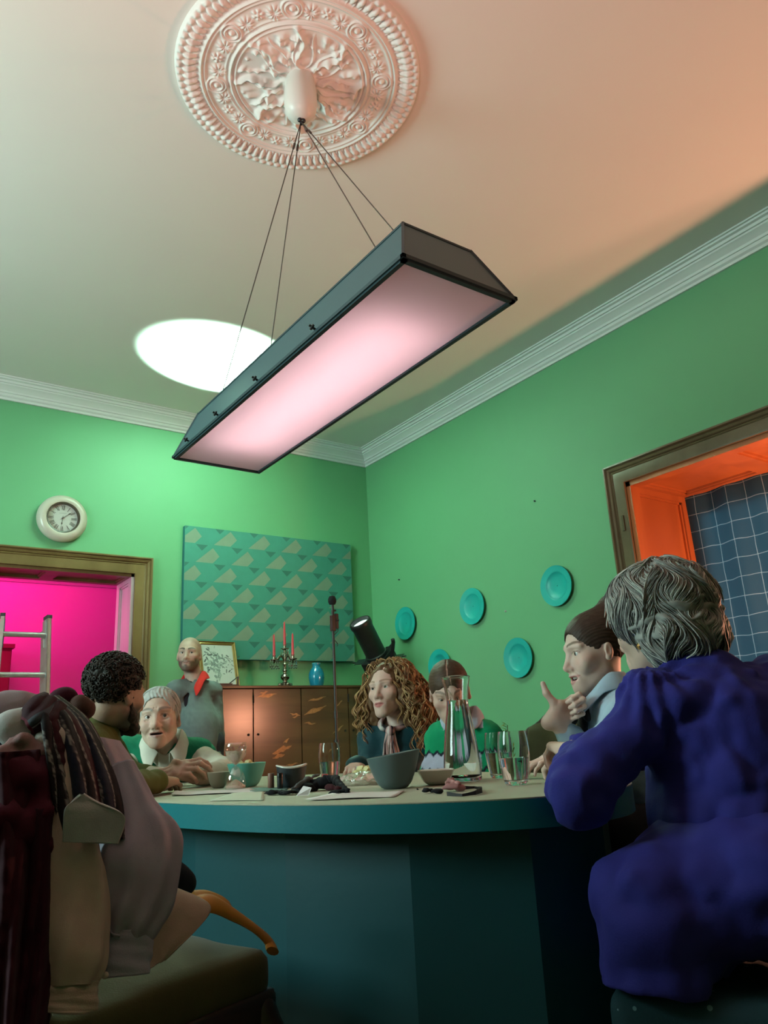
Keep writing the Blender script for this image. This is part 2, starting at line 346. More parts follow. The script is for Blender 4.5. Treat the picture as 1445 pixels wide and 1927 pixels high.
# --- ceiling rose
def rose():
    RR = .505; nr, nt_ = 210, 900
    r = np.linspace(.02, 1, nr)[:, None] * np.ones((1, nt_)); th = np.linspace(0, 2 * np.pi, nt_, endpoint=False)[None, :] * np.ones((nr, 1))
    g = lambda x, c, w: np.exp(-((x - c) / w) ** 2)
    sm = lambda x, a, b: np.clip((x - a) / (b - a), 0, 1) ** 2 * (3 - 2 * np.clip((x - a) / (b - a), 0, 1))
    h = .022 + 0 * r
    # outer dentil edge and egg ring
    h += .010 * sm(r, .86, .9) * (1 - sm(r, .985, 1.0))
    h += .014 * (np.abs(np.cos(th * 44)) ** 1.2) * g(r, .965, .022)
    ph = (th * 44 / np.pi) % 1.0 - .5; egg = np.sqrt((ph / .36) ** 2 + ((r - .885) / .055) ** 2)
    h += .022 * np.sqrt(np.clip(1 - egg ** 2, 0, 1)); h += .012 * g(np.abs(ph), .5, .06) * g(r, .85, .03)
    # rings
    for c, w_, a in ((.795, .012, .016), (.765, .012, .010), (.56, .011, .016), (.52, .010, .010), (.60, .008, .006)): h += a * g(r, c, w_)
    # frieze between rings: scroll bosses and leaf sprays
    n = 8
    for k in range(n):
        a0 = 2 * np.pi * k / n + .2; d = ((th - a0 + np.pi) % (2 * np.pi)) - np.pi
        q = np.sqrt((d * .68) ** 2 + (r - .68) ** 2)
        h += .022 * g(q, 0, .022) + .016 * g(q, .05, .010) + .012 * g(q, .076, .008)
        for m_ in (-1, 1):
            a1 = a0 + m_ * .21; d1 = ((th - a1 + np.pi) % (2 * np.pi)) - np.pi
            ang = np.arctan2(r - .655, d1 * .68 * m_ + 1e-6); q1 = np.sqrt((d1 * .68) ** 2 + (r - .66) ** 2)
            h += .013 * (np.abs(np.cos(ang * 5)) ** .7) * g(q1, .035, .026)
        a2 = a0 + np.pi / n; d2 = ((th - a2 + np.pi) % (2 * np.pi)) - np.pi; q2 = np.sqrt((d2 * .68) ** 2 + (r - .68) ** 2)
        h += .017 * g(q2, 0, .014) + .012 * (.5 + .5 * np.cos(6 * np.arctan2(r - .68, d2 * .68))) * g(q2, .032, .014)
        # inner acanthus ribs pointing at the rim
        d3 = ((th - a0 - .1 + np.pi) % (2 * np.pi)) - np.pi
        h += .026 * g(d3 * r, .03 * np.sin(r * 20), .016 + .012 * r) * sm(r, .12, .2) * (1 - sm(r, .5, .56))
    rnd = random.Random(4)
    for k in range(150):                       # small leaves and berries of the inner field
        a0 = rnd.uniform(0, 2 * np.pi); rr = rnd.uniform(.16, .48) ** .9; rr = min(rr, .48); s = rnd.uniform(.012, .026)
        d = (((th - a0 + np.pi) % (2 * np.pi)) - np.pi) * rr; e = r - rr; al = rnd.uniform(-1, 1)
        x = d * math.cos(al) + e * math.sin(al); y = -d * math.sin(al) + e * math.cos(al)
        h += rnd.uniform(.010, .022) * np.exp(-(x / s) ** 2 - (y / (s * rnd.choice((1, 1, 2.2)))) ** 2)
    for k in range(16):
        d = ((th - 2 * np.pi * (k + .5) / 16 + np.pi) % (2 * np.pi)) - np.pi
        h += .012 * g(d * r, .028 * np.sin((r - .15) * 15) * (1 if k % 2 else -1), .008) * sm(r, .14, .2) * (1 - sm(r, .42, .5))
    h += .018 * (1 - sm(r, .1, .17)); edge = 1 - sm(r, .992, 1.0); h *= edge
    c = np.array(ROSE); X = c[0] + RR * r * np.cos(th); Y = c[1] + RR * r * np.sin(th); Z = HC - h * .72
    V = np.stack([X, Y, Z], -1).reshape(-1, 3); b = MB(); b.v = [tuple(v) for v in V.tolist()]
    b.f = [(i * nt_ + k, i * nt_ + (k + 1) % nt_, (i + 1) * nt_ + (k + 1) % nt_, (i + 1) * nt_ + k) for i in range(nr - 1) for k in range(nt_)] + [tuple(range(nt_))]; b.mi = [0] * len(b.f)
    o = b.build('ceiling_rose', plaster, ang=0, recalc=False)
    tag(o, 'large round white plaster ceiling rose with leaf relief above the pendant light', 'ceiling rose')
ROSE = (-2.684, -3.524)
rose()

# --- pendant light: long hipped housing on four wires
def pendant():
    cx, cy = -2.682, -3.553; L0, W0, zb, zt = 1.672, .408, 2.10, 2.285; ix, iy = .075, .085
    root = empty('pendant_light', (cx, cy, zb), label='long grey-teal pendant lamp with a pink glowing panel on four thin wires', cat='pendant light')
    hous = mat('housing_paint', (.045, .105, .12), .45, var=.03); edge = mat('housing_edge', (.02, .045, .055), .4, var=.05)
    hx, hy = W0 / 2, L0 / 2; H = zt - zb
    bot = [(-hx, -hy, 0), (hx, -hy, 0), (hx, hy, 0), (-hx, hy, 0)]; top = [(-hx + ix, -hy + iy, H), (hx - ix, -hy + iy, H), (hx - ix, hy - iy, H), (-hx + ix, hy - iy, H)]
    b = MB(); t = .006
    bi = [(-hx + t, -hy + t, .001), (hx - t, -hy + t, .001), (hx - t, hy - t, .001), (-hx + t, hy - t, .001)]; ti = [(x * .95, y * .98, H - t) for x, y, z in top]
    b.add(bot + top + bi + ti, [(0, 1, 5, 4), (1, 2, 6, 5), (2, 3, 7, 6), (3, 0, 4, 7), (4, 5, 6, 7), (8, 12, 13, 9), (9, 13, 14, 10), (10, 14, 15, 11), (11, 15, 12, 8), (12, 15, 14, 13), (0, 8, 9, 1), (1, 9, 10, 2), (2, 10, 11, 3), (3, 11, 8, 0)])
    b.build('housing', hous, root, smooth=False, recalc=False)
    b = MB()
    for i in range(4):
        j = (i + 1) % 4
        for p, q, w_ in ((bot[i], bot[j], .011), (top[i], top[j], .007), (bot[i], top[i], .008)):
            p, q = Vector(p), Vector(q); M = frame_to(p, q); b.box((-w_ / 2, -w_ / 2, -w_ / 2), (w_ / 2, w_ / 2, (q - p).length + w_ / 2), M)
    b.build('edge_trim', edge, root, smooth=False)
    b = MB(); fr = .014
    for lo, hi in (((-hx, -hy, -.012), (hx, -hy + fr, .002)), ((-hx, hy - fr, -.012), (hx, hy, .002)), ((-hx, -hy, -.012), (-hx + fr, hy, .002)), ((hx - fr, -hy, -.012), (hx, hy, .002))): b.box(lo, hi)
    b.build('diffuser_frame', edge, root, smooth=False)
    m = bpy.data.materials.new('diffuser'); m.use_nodes = True; N = m.node_tree.nodes; Lk = m.node_tree.links
    tr = N.new('ShaderNodeBsdfTranslucent'); tr.inputs[0].default_value = (.92, .80, .82, 1); df = N.new('ShaderNodeBsdfDiffuse'); df.inputs[0].default_value = (.86, .76, .78, 1)
    mx = N.new('ShaderNodeMixShader'); mx.inputs[0].default_value = .45; Lk.new(tr.outputs[0], mx.inputs[1]); Lk.new(df.outputs[0], mx.inputs[2]); Lk.new(mx.outputs[0], N['Material Output'].inputs[0])
    b = MB(); b.box((-hx + .010, -hy + .010, -.004), (hx - .010, hy - .010, -.001)); b.build('diffuser', m, root, smooth=False)
    tube = mat('lamp_tube', (1, .8, .84), .5, emit=(1, .79, .82), es=LAMP_ES, var=0)
    for s in (-.085, 0, .085):
        b = MB(); b.tube([(s, -hy * .70, .125), (s, hy * .76, .125)], .013, 12); b.build('lamp_tube', tube, root)
    steel = mat('dark_steel', (.06, .065, .07), .35, .8)
    for y in (-.38, .02, .36, .66):
        b = MB(); M = frame_to((-hx - .001, y, .010), (-hx - .03, y, .022)); b.lathe([(.004, 0), (.004, .008), (.010, .010), (.010, .016), (.004, .018), (.004, .024), (0, .024)], 12, M=M)
        b.build('thumb_screw', steel, root)
    ap_ = Vector((ROSE[0] - .005 - cx, ROSE[1] - .015 - cy, 3.325 - zb))
    wire = mat('wire_steel', (.12, .10, .09), .4, .7)
    for x, y in ((-hx + ix + .03, -hy + .24), (hx - ix - .03, -hy + .24), (-hx + ix + .03, hy - .24), (hx - ix - .03, hy - .24)):
        b = MB(); p0 = ap_ + Vector((0, 0, -.005)); p1 = Vector((x, y, H - .003)); b.tube([p0, p0.lerp(p1, .5), p1], .0022, 6); q = p0.lerp(p1, .075); b.tube([q, p0.lerp(p1, .095)], .005, 8); b.build('wire', wire, root)
    b = MB(); z0 = HC - zb; b.lathe([(.014, 0), (.035, .006), (.060, .03), (.068, .07), (.067, .13), (.060, z0 - ap_.z - .02), (.055, z0 - ap_.z - .005)], 32, c=(ap_.x, ap_.y, ap_.z + .005))
    b.build('canopy', mat('canopy_plastic', (.72, .70, .66), .35, var=.02), root)
    b = MB(); b.ball((ap_.x - .006, ap_.y, ap_.z), .010, 12, 8); b.ball((ap_.x + .008, ap_.y - .004, ap_.z), .010, 12, 8); b.tube([(ap_.x, ap_.y, ap_.z + .008), (ap_.x, ap_.y, ap_.z - .02)], .006, 8); b.build('wire_clamp', steel, root)
pendant()

# --- oval table
TC = (-2.69, -3.56); TA, TB, TZ = .575, 1.09, .76
def oval(a, b_, n=96): return [(a * math.cos(2 * math.pi * k / n), b_ * math.sin(2 * math.pi * k / n)) for k in range(n)]
table = empty('dining_table', (*TC, 0), label='big oval table with a pale grey-green top and teal drum base', cat='table')
b = MB(); b.prism([(x, y, TZ - .057) for x, y in oval(TA, TB)], (0, 0, .055)); b.build('apron', mat('teal_paint', (.003, .155, .185), .42, var=.08, scale=3, bump=.03, bscale=90), table, ang=.5)
b = MB(); b.prism([(x, y, TZ - .003) for x, y in oval(TA, TB)], (0, 0, .003)); b.build('tabletop', mat('table_top_paint', (.42, .41, .31), .45, var=.10, scale=6, bump=.03, bscale=120), table, ang=.5)
b = MB(); pts = []
for k in range(16):
    a = 2 * math.pi * (k + .3) / 16; pts.append(((TA - .115) * math.cos(a), (TB - .035) * math.sin(a)))
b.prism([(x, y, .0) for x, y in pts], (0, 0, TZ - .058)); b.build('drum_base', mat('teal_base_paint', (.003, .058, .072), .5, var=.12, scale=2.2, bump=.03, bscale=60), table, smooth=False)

# --- sideboard with things on it
cabw = wood('cabinet_walnut', (.048, .026, .011), (.105, .056, .022), .21, 2.2, (.35, 1, 2.2))
CX0, CX1, CY0, CZ = -1.80, -.30, -.47, 1.318
cab = empty('sideboard', (CX0, CY0, 0), label='tall glossy walnut sideboard with four doors under the teal canvas', cat='sideboard')
W = CX1 - CX0
b = MB(); b.box((0, .022, .42), (W, .45, CZ - .02)); b.box((-.012, 0.0, CZ - .02), (W + .012, .455, CZ)); b.box((-.006, .006, .56), (W + .006, .03, .61)); b.box((0, .03, .36), (W, .44, .43)); b.build('carcass', cabw, cab, smooth=False, bevel=.003)
for i, (a, c) in enumerate(((.01, .375), (.381, .775), (.781, 1.20), (1.206, W - .01))):
    d = None; b = MB(); b.box((a, .004, .63), (c, .024, CZ - .024)); d = b.build('door', cabw, cab, smooth=False, bevel=.002)
    b = MB(); kx = c - .035 if i % 2 == 0 else a + .035; b.lathe([(.009, 0), (.009, .004), (.003, .006), (0, .006)], 12, M=frame_to((kx, .004, .97), (kx, -.1, .97))); b.build('keyhole', mat('black_iron', (.02, .02, .02), .4, .8), d)
    if i in (0, 3):
        for z in (1.22, .75):
            b = MB(); hx_ = c + .003 if i == 0 else a - .003; b.tube([(hx_, .0, z - .03), (hx_, .0, z + .03)], .006, 8); b.build('hinge', mat('black_iron', (.02, .02, .02), .4, .8), d)
rn = random.Random(7); gold = mat('gilt_inlay', (.25, .14, .05), .30, .35, var=.4, scale=60)
def inlay(d, pts):
    for (x, z, dx, dz, w_) in pts:
        b = MB()
        n = 7; up_ = []; lo = []
        for k in range(n + 1):
            t = k / n; ww = 1.7 * w_ * math.sin(math.pi * min(max(t, .04), .96)) * rn.uniform(.5, 1.2); px_ = x + dx * t; pz = z + dz * t + .004 * math.sin(t * 9 + x * 30); up_.append((px_, .0035, pz + ww)); lo.append((px_, .0035, pz - ww))
        b.prism(up_ + lo[::-1], (0, .001, 0))
        b.build('inlay', gold, d, smooth=False)
doors = [o for o in cab.children if o.name.startswith('door')]
inlay(doors[1], [(.41, 1.235, .16, .02, .010), (.43, 1.26, .07, .012, .006), (.53, .83, .16, .05, .012), (.53, .80, .10, .02, .010), (.62, .90, .05, .03, .008), (.64, .74, .10, .012, .005), (.68, 1.11, .08, -.01, .005), (.70, 1.08, .07, .02, .004)])
inlay(doors[2], [(.80, 1.10, .20, .06, .010), (.84, 1.20, .16, .03, .006), (.80, 1.04, .10, -.01, .006), (1.05, .95, .10, .06, .006), (1.0, .82, .12, .03, .005), (1.08, 1.15, .07, .05, .005)])
b = MB()
for x in (.06, W - .06):
    for y in (.06, .40): b.box((x - .03, y - .03, 0), (x + .03, y + .03, .37))
for i, (x, y) in enumerate(((.05, .06), (W - .05, .06), (.05, .40), (W - .05, .40))):
    b = MB(); b.tube([(x, y, .37), (x, y, .2), (x, y, 0)], [.032, .028, .018], 12); b.build('leg', cabw, cab)

# --- teal canvas on wall_back
def canvas():
    x0, x1, z0, z1 = -1.812, -.244, 1.555, 2.608; W, H = x1 - x0, z1 - z0
    root = empty('patterned_canvas', (x0, 0, z0), label='large teal fabric panel with pale kite shapes and dark triangles above the sideboard', cat='wall panel')
    base = mat('canvas_teal', (.042, .195, .15), .8, var=.08, scale=14, bump=.05, bscale=300); pale = mat('canvas_pale', (.165, .215, .155), .8, var=.08, scale=14); dark = mat('canvas_dark', (.026, .118, .090), .8, var=.06); side = mat('canvas_side', (.02, .15, .15), .8)
    b = MB(); b.box((0, -.048, 0), (W, -.001, H)); b.build('board', side, root, smooth=False, bevel=.004)
    b = MB(); y = -.0495; b.prism([(0, y, 0), (W, y, 0), (W, y, H), (0, y, H)], (0, .001, 0)); b.mi = [0] * len(b.f)
    def clip(poly):
        for ax, lim, sg in ((0, .002, 1), (0, W - .002, -1), (1, .002, 1), (1, H - .002, -1)):
            out = []
            for i in range(len(poly)):
                p, q = poly[i - 1], poly[i]; ip, iq = sg * (p[ax] - lim) >= 0, sg * (q[ax] - lim) >= 0
                if ip != iq:
                    t = (lim - p[ax]) / (q[ax] - p[ax]); out.append((p[0] + (q[0] - p[0]) * t, p[1] + (q[1] - p[1]) * t))
                if iq: out.append(q)
            poly = out
            if not poly: return None
        return poly
    per = .306
    for r in range(9):
        for c in range(-2, 7):
            bx = .085 - .146 + per * c + (per / 2 if r % 2 else 0); bz = H - .0125 - .125 - .153 * r
            for m_, pl in ((1, [(0, 0), (.146, 0), (.203, .060), (.146, .126)]), (2, [(.002, .146), (.052, .096), (.104, .146)])):
                p = clip([(bx + u, bz + v) for u, v in pl])
                if p and len(p) > 2:
                    b.m = m_; b.prism([(u, y - .0006, v) for u, v in p], (0, .0004, 0)); b.m = 0
    b.build('printed_cloth', [base, pale, dark], root, smooth=False)
canvas()

# --- wall clock
def clock():
    cx, cz = -2.735, 2.556; R = .176
    root = empty('wall_clock', (cx, 0, cz), label='round cream wall clock with roman numerals above the doorway', cat='clock')
    M = Matrix.Rotation(R_(90), 4, 'X')       # local z -> -y (out of the wall)
    b = MB(); b.lathe([(R * .96, 0), (R, .012), (R, .03), (R * .96, .05), (R * .84, .066), (R * .72, .07), (R * .665, .066), (R * .64, .05), (R * .63, .03), (0, .03)], 72, M=M); b.build('case', mat('clock_cream', (.66, .60, .50), .3, var=.03, coat=.3), root)
    b = MB(); b.lathe([(R * .66, .052), (R * .65, .066), (R * .60, .064), (R * .585, .04), (R * .62, .034)], 72, M=M, close=True); b.build('bezel', mat('clock_brown', (.055, .04, .025), .35), root)
    b = MB(); b.lathe([(R * .62, .031), (R * .62, .036), (0, .036)], 64, M=M); dial = b.build('dial', mat('dial_white', (.72, .76, .70), .5, var=.02), root)
    ink = mat('dial_ink', (.03, .045, .035), .5)
    b = MB(); rad = R * .455; rom = 'XII I II III IIII V VI VII VIII IX X XI'.split()
    for k, s in enumerate(rom):
        a = math.pi / 2 - k * math.pi / 6; wdt = {'I': .0065, 'V': .013, 'X': .013}; tot = sum(wdt[c] for c in s); x = -tot / 2; hh = .019
        ux = Vector((math.sin(a), 0, -math.cos(a))); uz = Vector((math.cos(a), 0, math.sin(a))); c0 = uz * rad
        def bar(xa, za, xb, zb_, t):
            p = c0 + ux * xa + uz * za; q = c0 + ux * xb + uz * zb_; d = (q - p).normalized(); n = Vector((d.z, 0, -d.x)) * t / 2
            b.prism([tuple(v + Vector((0, -.0366, 0))) for v in (p + n, q + n, q - n, p - n)], (0, .0008, 0))
        for c in s:
            w_ = wdt[c]
            if c == 'I': bar(x + w_ / 2, -hh, x + w_ / 2, hh, .0036)
            elif c == 'V': bar(x + .002, hh, x + w_ / 2, -hh, .0036); bar(x + w_ - .002, hh, x + w_ / 2, -hh, .0016)
            else: bar(x + .001, hh, x + w_ - .001, -hh, .0036); bar(x + w_ - .001, hh, x + .001, -hh, .0016)
            x += w_
    b.build('numerals', ink, dial, smooth=False)
    b = MB(); # small illegible script under the XII
    xs = [-.024 + .048 * k / 26 for k in range(27)]
    b.tube([(x, -.0366, .036 + .0022 * math.sin(i * 1.9) + .0006 * i / 9) for i, x in enumerate(xs)], .0005, 5); b.build('script', mat('dial_grey', (.22, .27, .23), .5), dial)
    for nm, deg, ln, w_ in (('minute_hand', 90 - 51, .082, .0042), ('hour_hand', -96, .058, .005)):
        a = R_(deg); d = Vector((math.cos(a), 0, math.sin(a))); n = Vector((-d.z, 0, d.x)); y = Vector((0, -.041 if nm[0] == 'm' else -.039, 0)); b = MB()
        pr = [(-.018, .4), (0, 1), (ln * .55, .7), (ln * .62, 1.6), (ln * .72, 1.9), (ln * .80, 1.0), (ln * .86, .5), (ln, .15)]
        b.prism([tuple(y + d * s_ + n * w_ / 2 * k) for s_, k in pr] + [tuple(y + d * s_ - n * w_ / 2 * k) for s_, k in pr[::-1]], (0, .001, 0)); b.build(nm, ink, root, smooth=False)
    b = MB(); b.lathe([(.005, .036), (.005, .043), (0, .044)], 16, M=M); b.build('centre_pin', ink, root)
    b = MB(); b.lathe([(R * .60, .056), (R * .60, .058), (R * .3, .0605), (0, .061)], 48, M=M); b.build('glass', thin_glass('thin_glass', .05), root)
clock()

# --- teal plates on wall_right
plate_m = mat('plate_teal', (.018, .42, .38), .38, var=.08, scale=9)
PLATES = [((-.518, 1.829), 'turquoise charger plate on the green wall, nearest the room corner'), ((-1.378, 1.832), 'turquoise charger plate on the wall, middle one of the upper three'), ((-2.24, 1.828), 'turquoise charger plate on the wall, nearest the window frame and highest'), ((-1.813, 1.393), 'turquoise charger plate low on the wall beside the smiling girl'), ((-.938, 1.42), 'turquoise charger plate half hidden behind the head of the green-sweater sitter')]
first = None
M = Matrix.Rotation(R_(-90), 4, 'Y')
for (y, z), lab in PLATES:
    if first is None:
        first = empty('charger_plate', (0, y, z), label=lab, cat='plate', group='turquoise plates on the wall')
        R = .139; b = MB(); b.lathe([(R * .2, .006), (R * .60, .008), (R * .72, .016), (R, .024), (R * 1.005, .028), (R, .031), (R * .76, .024), (R * .70, .024), (R * .66, .021), (R * .60, .013), (R * .2, .012), (0, .012)], 72, M=M)
        b.build('dish', plate_m, first, ang=.8)
        b = MB(); b.ball((-.014, 0, 0), (.003, .003, .003), 10, 6); b.build('centre_pin', mat('pin_dark', (.02, .12, .12), .5), first)
        b = MB(); b.tube([(0, 0, .10), (-.018, 0, .09)], .003, 6); b.build('hanger', mat('dark_steel', (.06, .065, .07), .35, .8), first)
    else:
        c = copy_tree(first); c.location = (0, y, z); c['label'] = lab
for y, z, lab, mm in ((-.44, 2.225, 'small dark nail in the green wall near the room corner', 'dark_steel'), (-2.115, 2.47, 'small dark nail in the green wall left of the window frame', 'dark_steel'), (-1.715, 1.74, 'tiny white wall plug in the green wall between the plates', 'canopy_plastic')):
    b = MB(); b.lathe([(.006, 0), (.006, .01), (.004, .014), (0, .014)], 10, M=M); o = b.build('wall_nail', MATS[mm]); o.location = (0, y, z); tag(o, lab, 'nail')

# --- framed flower picture, pocket stand, candelabra, vase on the sideboard
def picture():
    w_, h = .315, .375; root = empty('framed_picture', (-1.545, -.16, CZ), label='gilt-framed grey flower painting leaning on the wall behind the sideboard edge', cat='picture'); root.rotation_euler = (R_(-14), 0, R_(4))
    b = MB(); fr = mat('gilt_frame', (.26, .17, .045), .35, .5, var=.2, scale=30)
    prof = [(0, 0), (0, -.012), (.008, -.018), (.016, -.014), (.024, -.022), (.028, -.018), (.028, 0)]
    P = [((-w_ / 2 + .026, 0, .026), (-1, 0, -1)), ((w_ / 2 - .026, 0, .026), (1, 0, -1)), ((w_ / 2 - .026, 0, h - .026), (1, 0, 1)), ((-w_ / 2 + .026, 0, h - .026), (-1, 0, 1))]
    b.sweep([(a, c) for a, c in prof], [(p, o, (0, 1, 0)) for p, o in P], close=True); b.build('frame', fr, root)
    b = MB(); b.box((-w_ / 2 + .02, -.010, .02), (w_ / 2 - .02, -.004, h - .02)); sheet = b.build('painting', mat('paper_pale', (.58, .68, .62), .7, var=.12, scale=9), root, smooth=False)
    inks = [mat('wash_dark', (.07, .095, .085), .7), mat('wash_mid', (.22, .29, .26), .7, var=.3, scale=50), mat('wash_light', (.36, .46, .41), .7)]; rn = random.Random(11)
    b = MB()
    def dab(x, z, a, bb, ang, m_):
        b.m = m_; pts = []; n = 9
        for k in range(n):
            t = 2 * math.pi * k / n; q = rn.uniform(.7, 1.25); u, v = a * q * math.cos(t), bb * q * math.sin(t); pts.append((x + u * math.cos(ang) - v * math.sin(ang), -.0104 - .0001 * rn.random(), z + u * math.sin(ang) + v * math.cos(ang)))
        b.prism(pts, (0, .0004, 0))
    for k in range(70):
        x, z = rn.gauss(-.025, .045), rn.gauss(.19, .045); dab(x, z, rn.uniform(.006, .022), rn.uniform(.004, .012), rn.uniform(0, 3), rn.choice((0, 1, 1, 1, 2)))
    for k in range(22): dab(rn.gauss(.07, .03), rn.gauss(.20, .04), rn.uniform(.004, .016), rn.uniform(.002, .006), rn.uniform(-1, 1), rn.choice((0, 1)))
    for k in range(14): dab(rn.gauss(-.05, .03), rn.gauss(.285, .02), rn.uniform(.006, .016), rn.uniform(.004, .010), rn.uniform(0, 3), rn.choice((0, 1, 2)))
    for k in range(10): dab(-.02 + rn.uniform(-.01, .03), .06 + .012 * k, .008, .012, 0, rn.choice((1, 2)))
    b.m = 0
    for pts in ([(-.09, .32), (-.06, .29), (-.03, .25)], [(.03, .24), (.07, .25), (.11, .235)], [(.06, .255), (.10, .22)], [(-.085, .33), (-.07, .325)]): b.tube([(x, -.0108, z) for x, z in pts], .0016, 5)
    b.build('flower_print', inks, sheet, smooth=False)
picture()
def stand():
    root = empty('folding_stand', (-1.60, -.42, CZ), rz=R_(0), label='small black folding stand lying before the flower picture', cat='stand'); m = mat('black_satin', (.025, .022, .02), .35)
    b = MB(); b.box((-.09, -.01, 0), (.085, .03, .012)); b.box((-.085, -.012, .010), (.03, -.006, .020)); b.build('base', m, root, bevel=.002)
    b = MB(); b.tube([(.0, .0, .012), (.075, .0, .066), (.08, .0, .062)], .004, 8); b.build('arm', m, root)
    b = MB(); b.box((.072, -.006, .010), (.082, .008, .07)); b.build('post', m, root, bevel=.002)
stand()
def candelabra():
    cx, cy = -1.10, -.36
    root = empty('candelabra', (cx, cy, CZ), label='silver crystal-hung candelabra on the sideboard', cat='candelabra'); sil = mat('aged_silver', (.42, .38, .30), .22, 1.0, var=.35, scale=40); cr = glass('crystal', ior=1.5)
    b = MB(); b.lathe([(.062, 0), (.060, .006), (.05, .012), (.04, .02), (.035, .026), (.018, .034), (.016, .045), (.030, .058), (.036, .072), (.030, .088), (.016, .10), (.014, .112), (.020, .122), (.014, .132), (.012, .16), (.018, .17), (.011, .18), (.010, .25), (.016, .258), (.010, .27), (.010, .285)], 24); b.build('stem', sil, root)
    for k in range(4):
        a = 2 * math.pi * k / 4; b = MB(); b.ball((.045 * math.cos(a), .045 * math.sin(a), .014), (.016, .016, .014), 12, 8); b.build('foot', sil, root)
    def cup(x, y, z, r=.033):
        b = MB(); b.lathe([(.006, -.008), (.018, -.004), (r, .004), (r * .98, .008), (.012, .006), (.011, .03), (.014, .034), (.012, .036), (0, .034)], 20, c=(x, y, z)); h = b.build('drip_pan', sil, root)
        for k in range(8):
            a = 2 * math.pi * k / 8; px_, py_ = x + (r - .003) * math.cos(a), y + (r - .003) * math.sin(a)
            b = MB(); b.tube([(px_, py_, z + .003), (px_, py_, z - .010)], .0012, 5); b.lathe([(0, -.052), (.005, -.049), (.0085, -.042), (.0075, -.034), (.004, -.022), (.002, -.010), (0, -.009)], 8, c=(px_, py_, z)); b.build('crystal_drop', cr, h, ang=.3)
        return x, y, z + .010
    seats = [cup(0, 0, .285)]
    for a in (R_(194), R_(-84), R_(27), R_(104)):
        c_, s_ = math.cos(a), math.sin(a); b = MB(); pts = []
        for k in range(13):
            t = k / 12; pts.append((c_ * .11 * t, s_ * .11 * t, .185 + .045 * math.sin(t * 4.2) * (1 - .3 * t) + .025 * t))
        b.tube(pts, [.007] * 6 + [.005] * 7, 8); b.build('arm', sil, root); seats.append(cup(pts[-1][0], pts[-1][1], pts[-1][2] + .012))
    return [Vector((cx + x, cy + y, CZ + z)) for x, y, z in seats]
seats = candelabra()
wax = mat('red_wax', (.52, .045, .055), .38, var=.05, coat=.2, sss=.1)
for i, (s, lab) in enumerate(zip(seats[:4], ('tall red taper candle in the centre cup of the candelabra', 'red taper candle alone on the doorway side of the candelabra', 'red taper candle second from the vase side of the candelabra', 'red taper candle nearest the vase on the candelabra'))):
    o = empty('taper_candle', s, label=lab, cat='candle', group='red candles in the candelabra')
    hgt = .205 if i == 0 else .19
    b = MB(); b.lathe([(.0105, 0), (.0112, .02), (.0095, hgt * .6), (.0065, hgt * .95), (.003, hgt)], 20); b.build('wax', wax, o)
    b = MB(); b.tube([(0, 0, hgt - .002), (.001, 0, hgt + .010)], .0013, 6); b.build('wick', mat('wick', (.35, .32, .26), .8), o)
def vase():
    root = empty('blue_vase', Vector((at(629, 1287, 6.05).x, -.34, CZ)), label='bright blue glazed vase on the sideboard behind the microphone stand', cat='vase')
    b = MB(); b.lathe([(.043, 0), (.050, .004), (.058, .03), (.063, .07), (.062, .10), (.050, .132), (.036, .148), (.032, .156), (.032, .182), (.034, .186), (.029, .187), (.027, .156), (.040, .13), (.05, .09), (.05, .02), (0, .012)], 48); b.build('body', mat('blue_glaze', (.006, .24, .40), .22, var=.3, scale=12, coat=.5, bump=.1, bscale=50), root)
    b = MB(); b.lathe([(.0335, .176), (.0345, .184), (.031, .1875), (.0325, .186)], 40); b.build('rim', mat('pale_blue_glaze', (.10, .42, .52), .25), root)
vase()

# --- microphone on a slim stand
def mic():
    p = at(625, 1130, 4.6); x, y, zt = p.x, p.y, p.z
    root = empty('microphone_stand', (x, y, 0), label='black microphone on a slim tall stand in front of the sideboard', cat='microphone stand'); m = mat('black_satin', (.025, .022, .02), .35); foam = mat('foam_black', (.012, .012, .014), .95, bump=.6, bscale=400)
    b = MB(); b.tube([(0, 0, .02), (0, 0, .82)], .012, 12); b.tube([(0, 0, .80), (0, 0, .90)], .016, 12); b.tube([(0, 0, .90), (0, 0, zt - .06)], .0085, 12); b.tube([(0, 0, 1.02), (0, 0, 1.06)], .012, 12); b.build('pole', m, root)
    for k in range(3):
        a = 2 * math.pi * k / 3 + .4; b = MB(); b.tube([(0, 0, .14), (.30 * math.cos(a), .30 * math.sin(a), .01)], .009, 8); b.ball((.30 * math.cos(a), .30 * math.sin(a), .012), .012, 10, 6); b.build('leg', m, root)
    b = MB(); b.lathe([(0, -.028), (.018, -.024), (.0245, -.01), (.0245, .008), (.018, .024), (0, .03)], 20, c=(0, 0, zt)); b.build('windscreen', foam, root)
    b = MB(); b.tube([(0, 0, zt - .02), (.004, 0, zt - .075)], .008, 10); b.tube([(.0, 0, zt - .06), (.022, 0, zt - .06)], .006, 8); b.build('capsule', m, root)
    b = MB(); b.box((-.014, -.012, zt - .185), (.014, .012, zt - .09)); b.box((.014, -.012, zt - .17), (.034, .012, zt - .08)); b.tube([(.018, -.013, zt - .12), (.032, -.02, zt - .12)], .006, 8); b.build('clip', m, root, bevel=.003)
    b = MB(); pts = [(.02 + .02 * math.sin(k * .9), .005 + .018 * math.cos(k * .8), zt - .15 - .012 * k) for k in range(11)]; b.tube(pts, .0025, 6); b.build('cable', m, root)
mic()

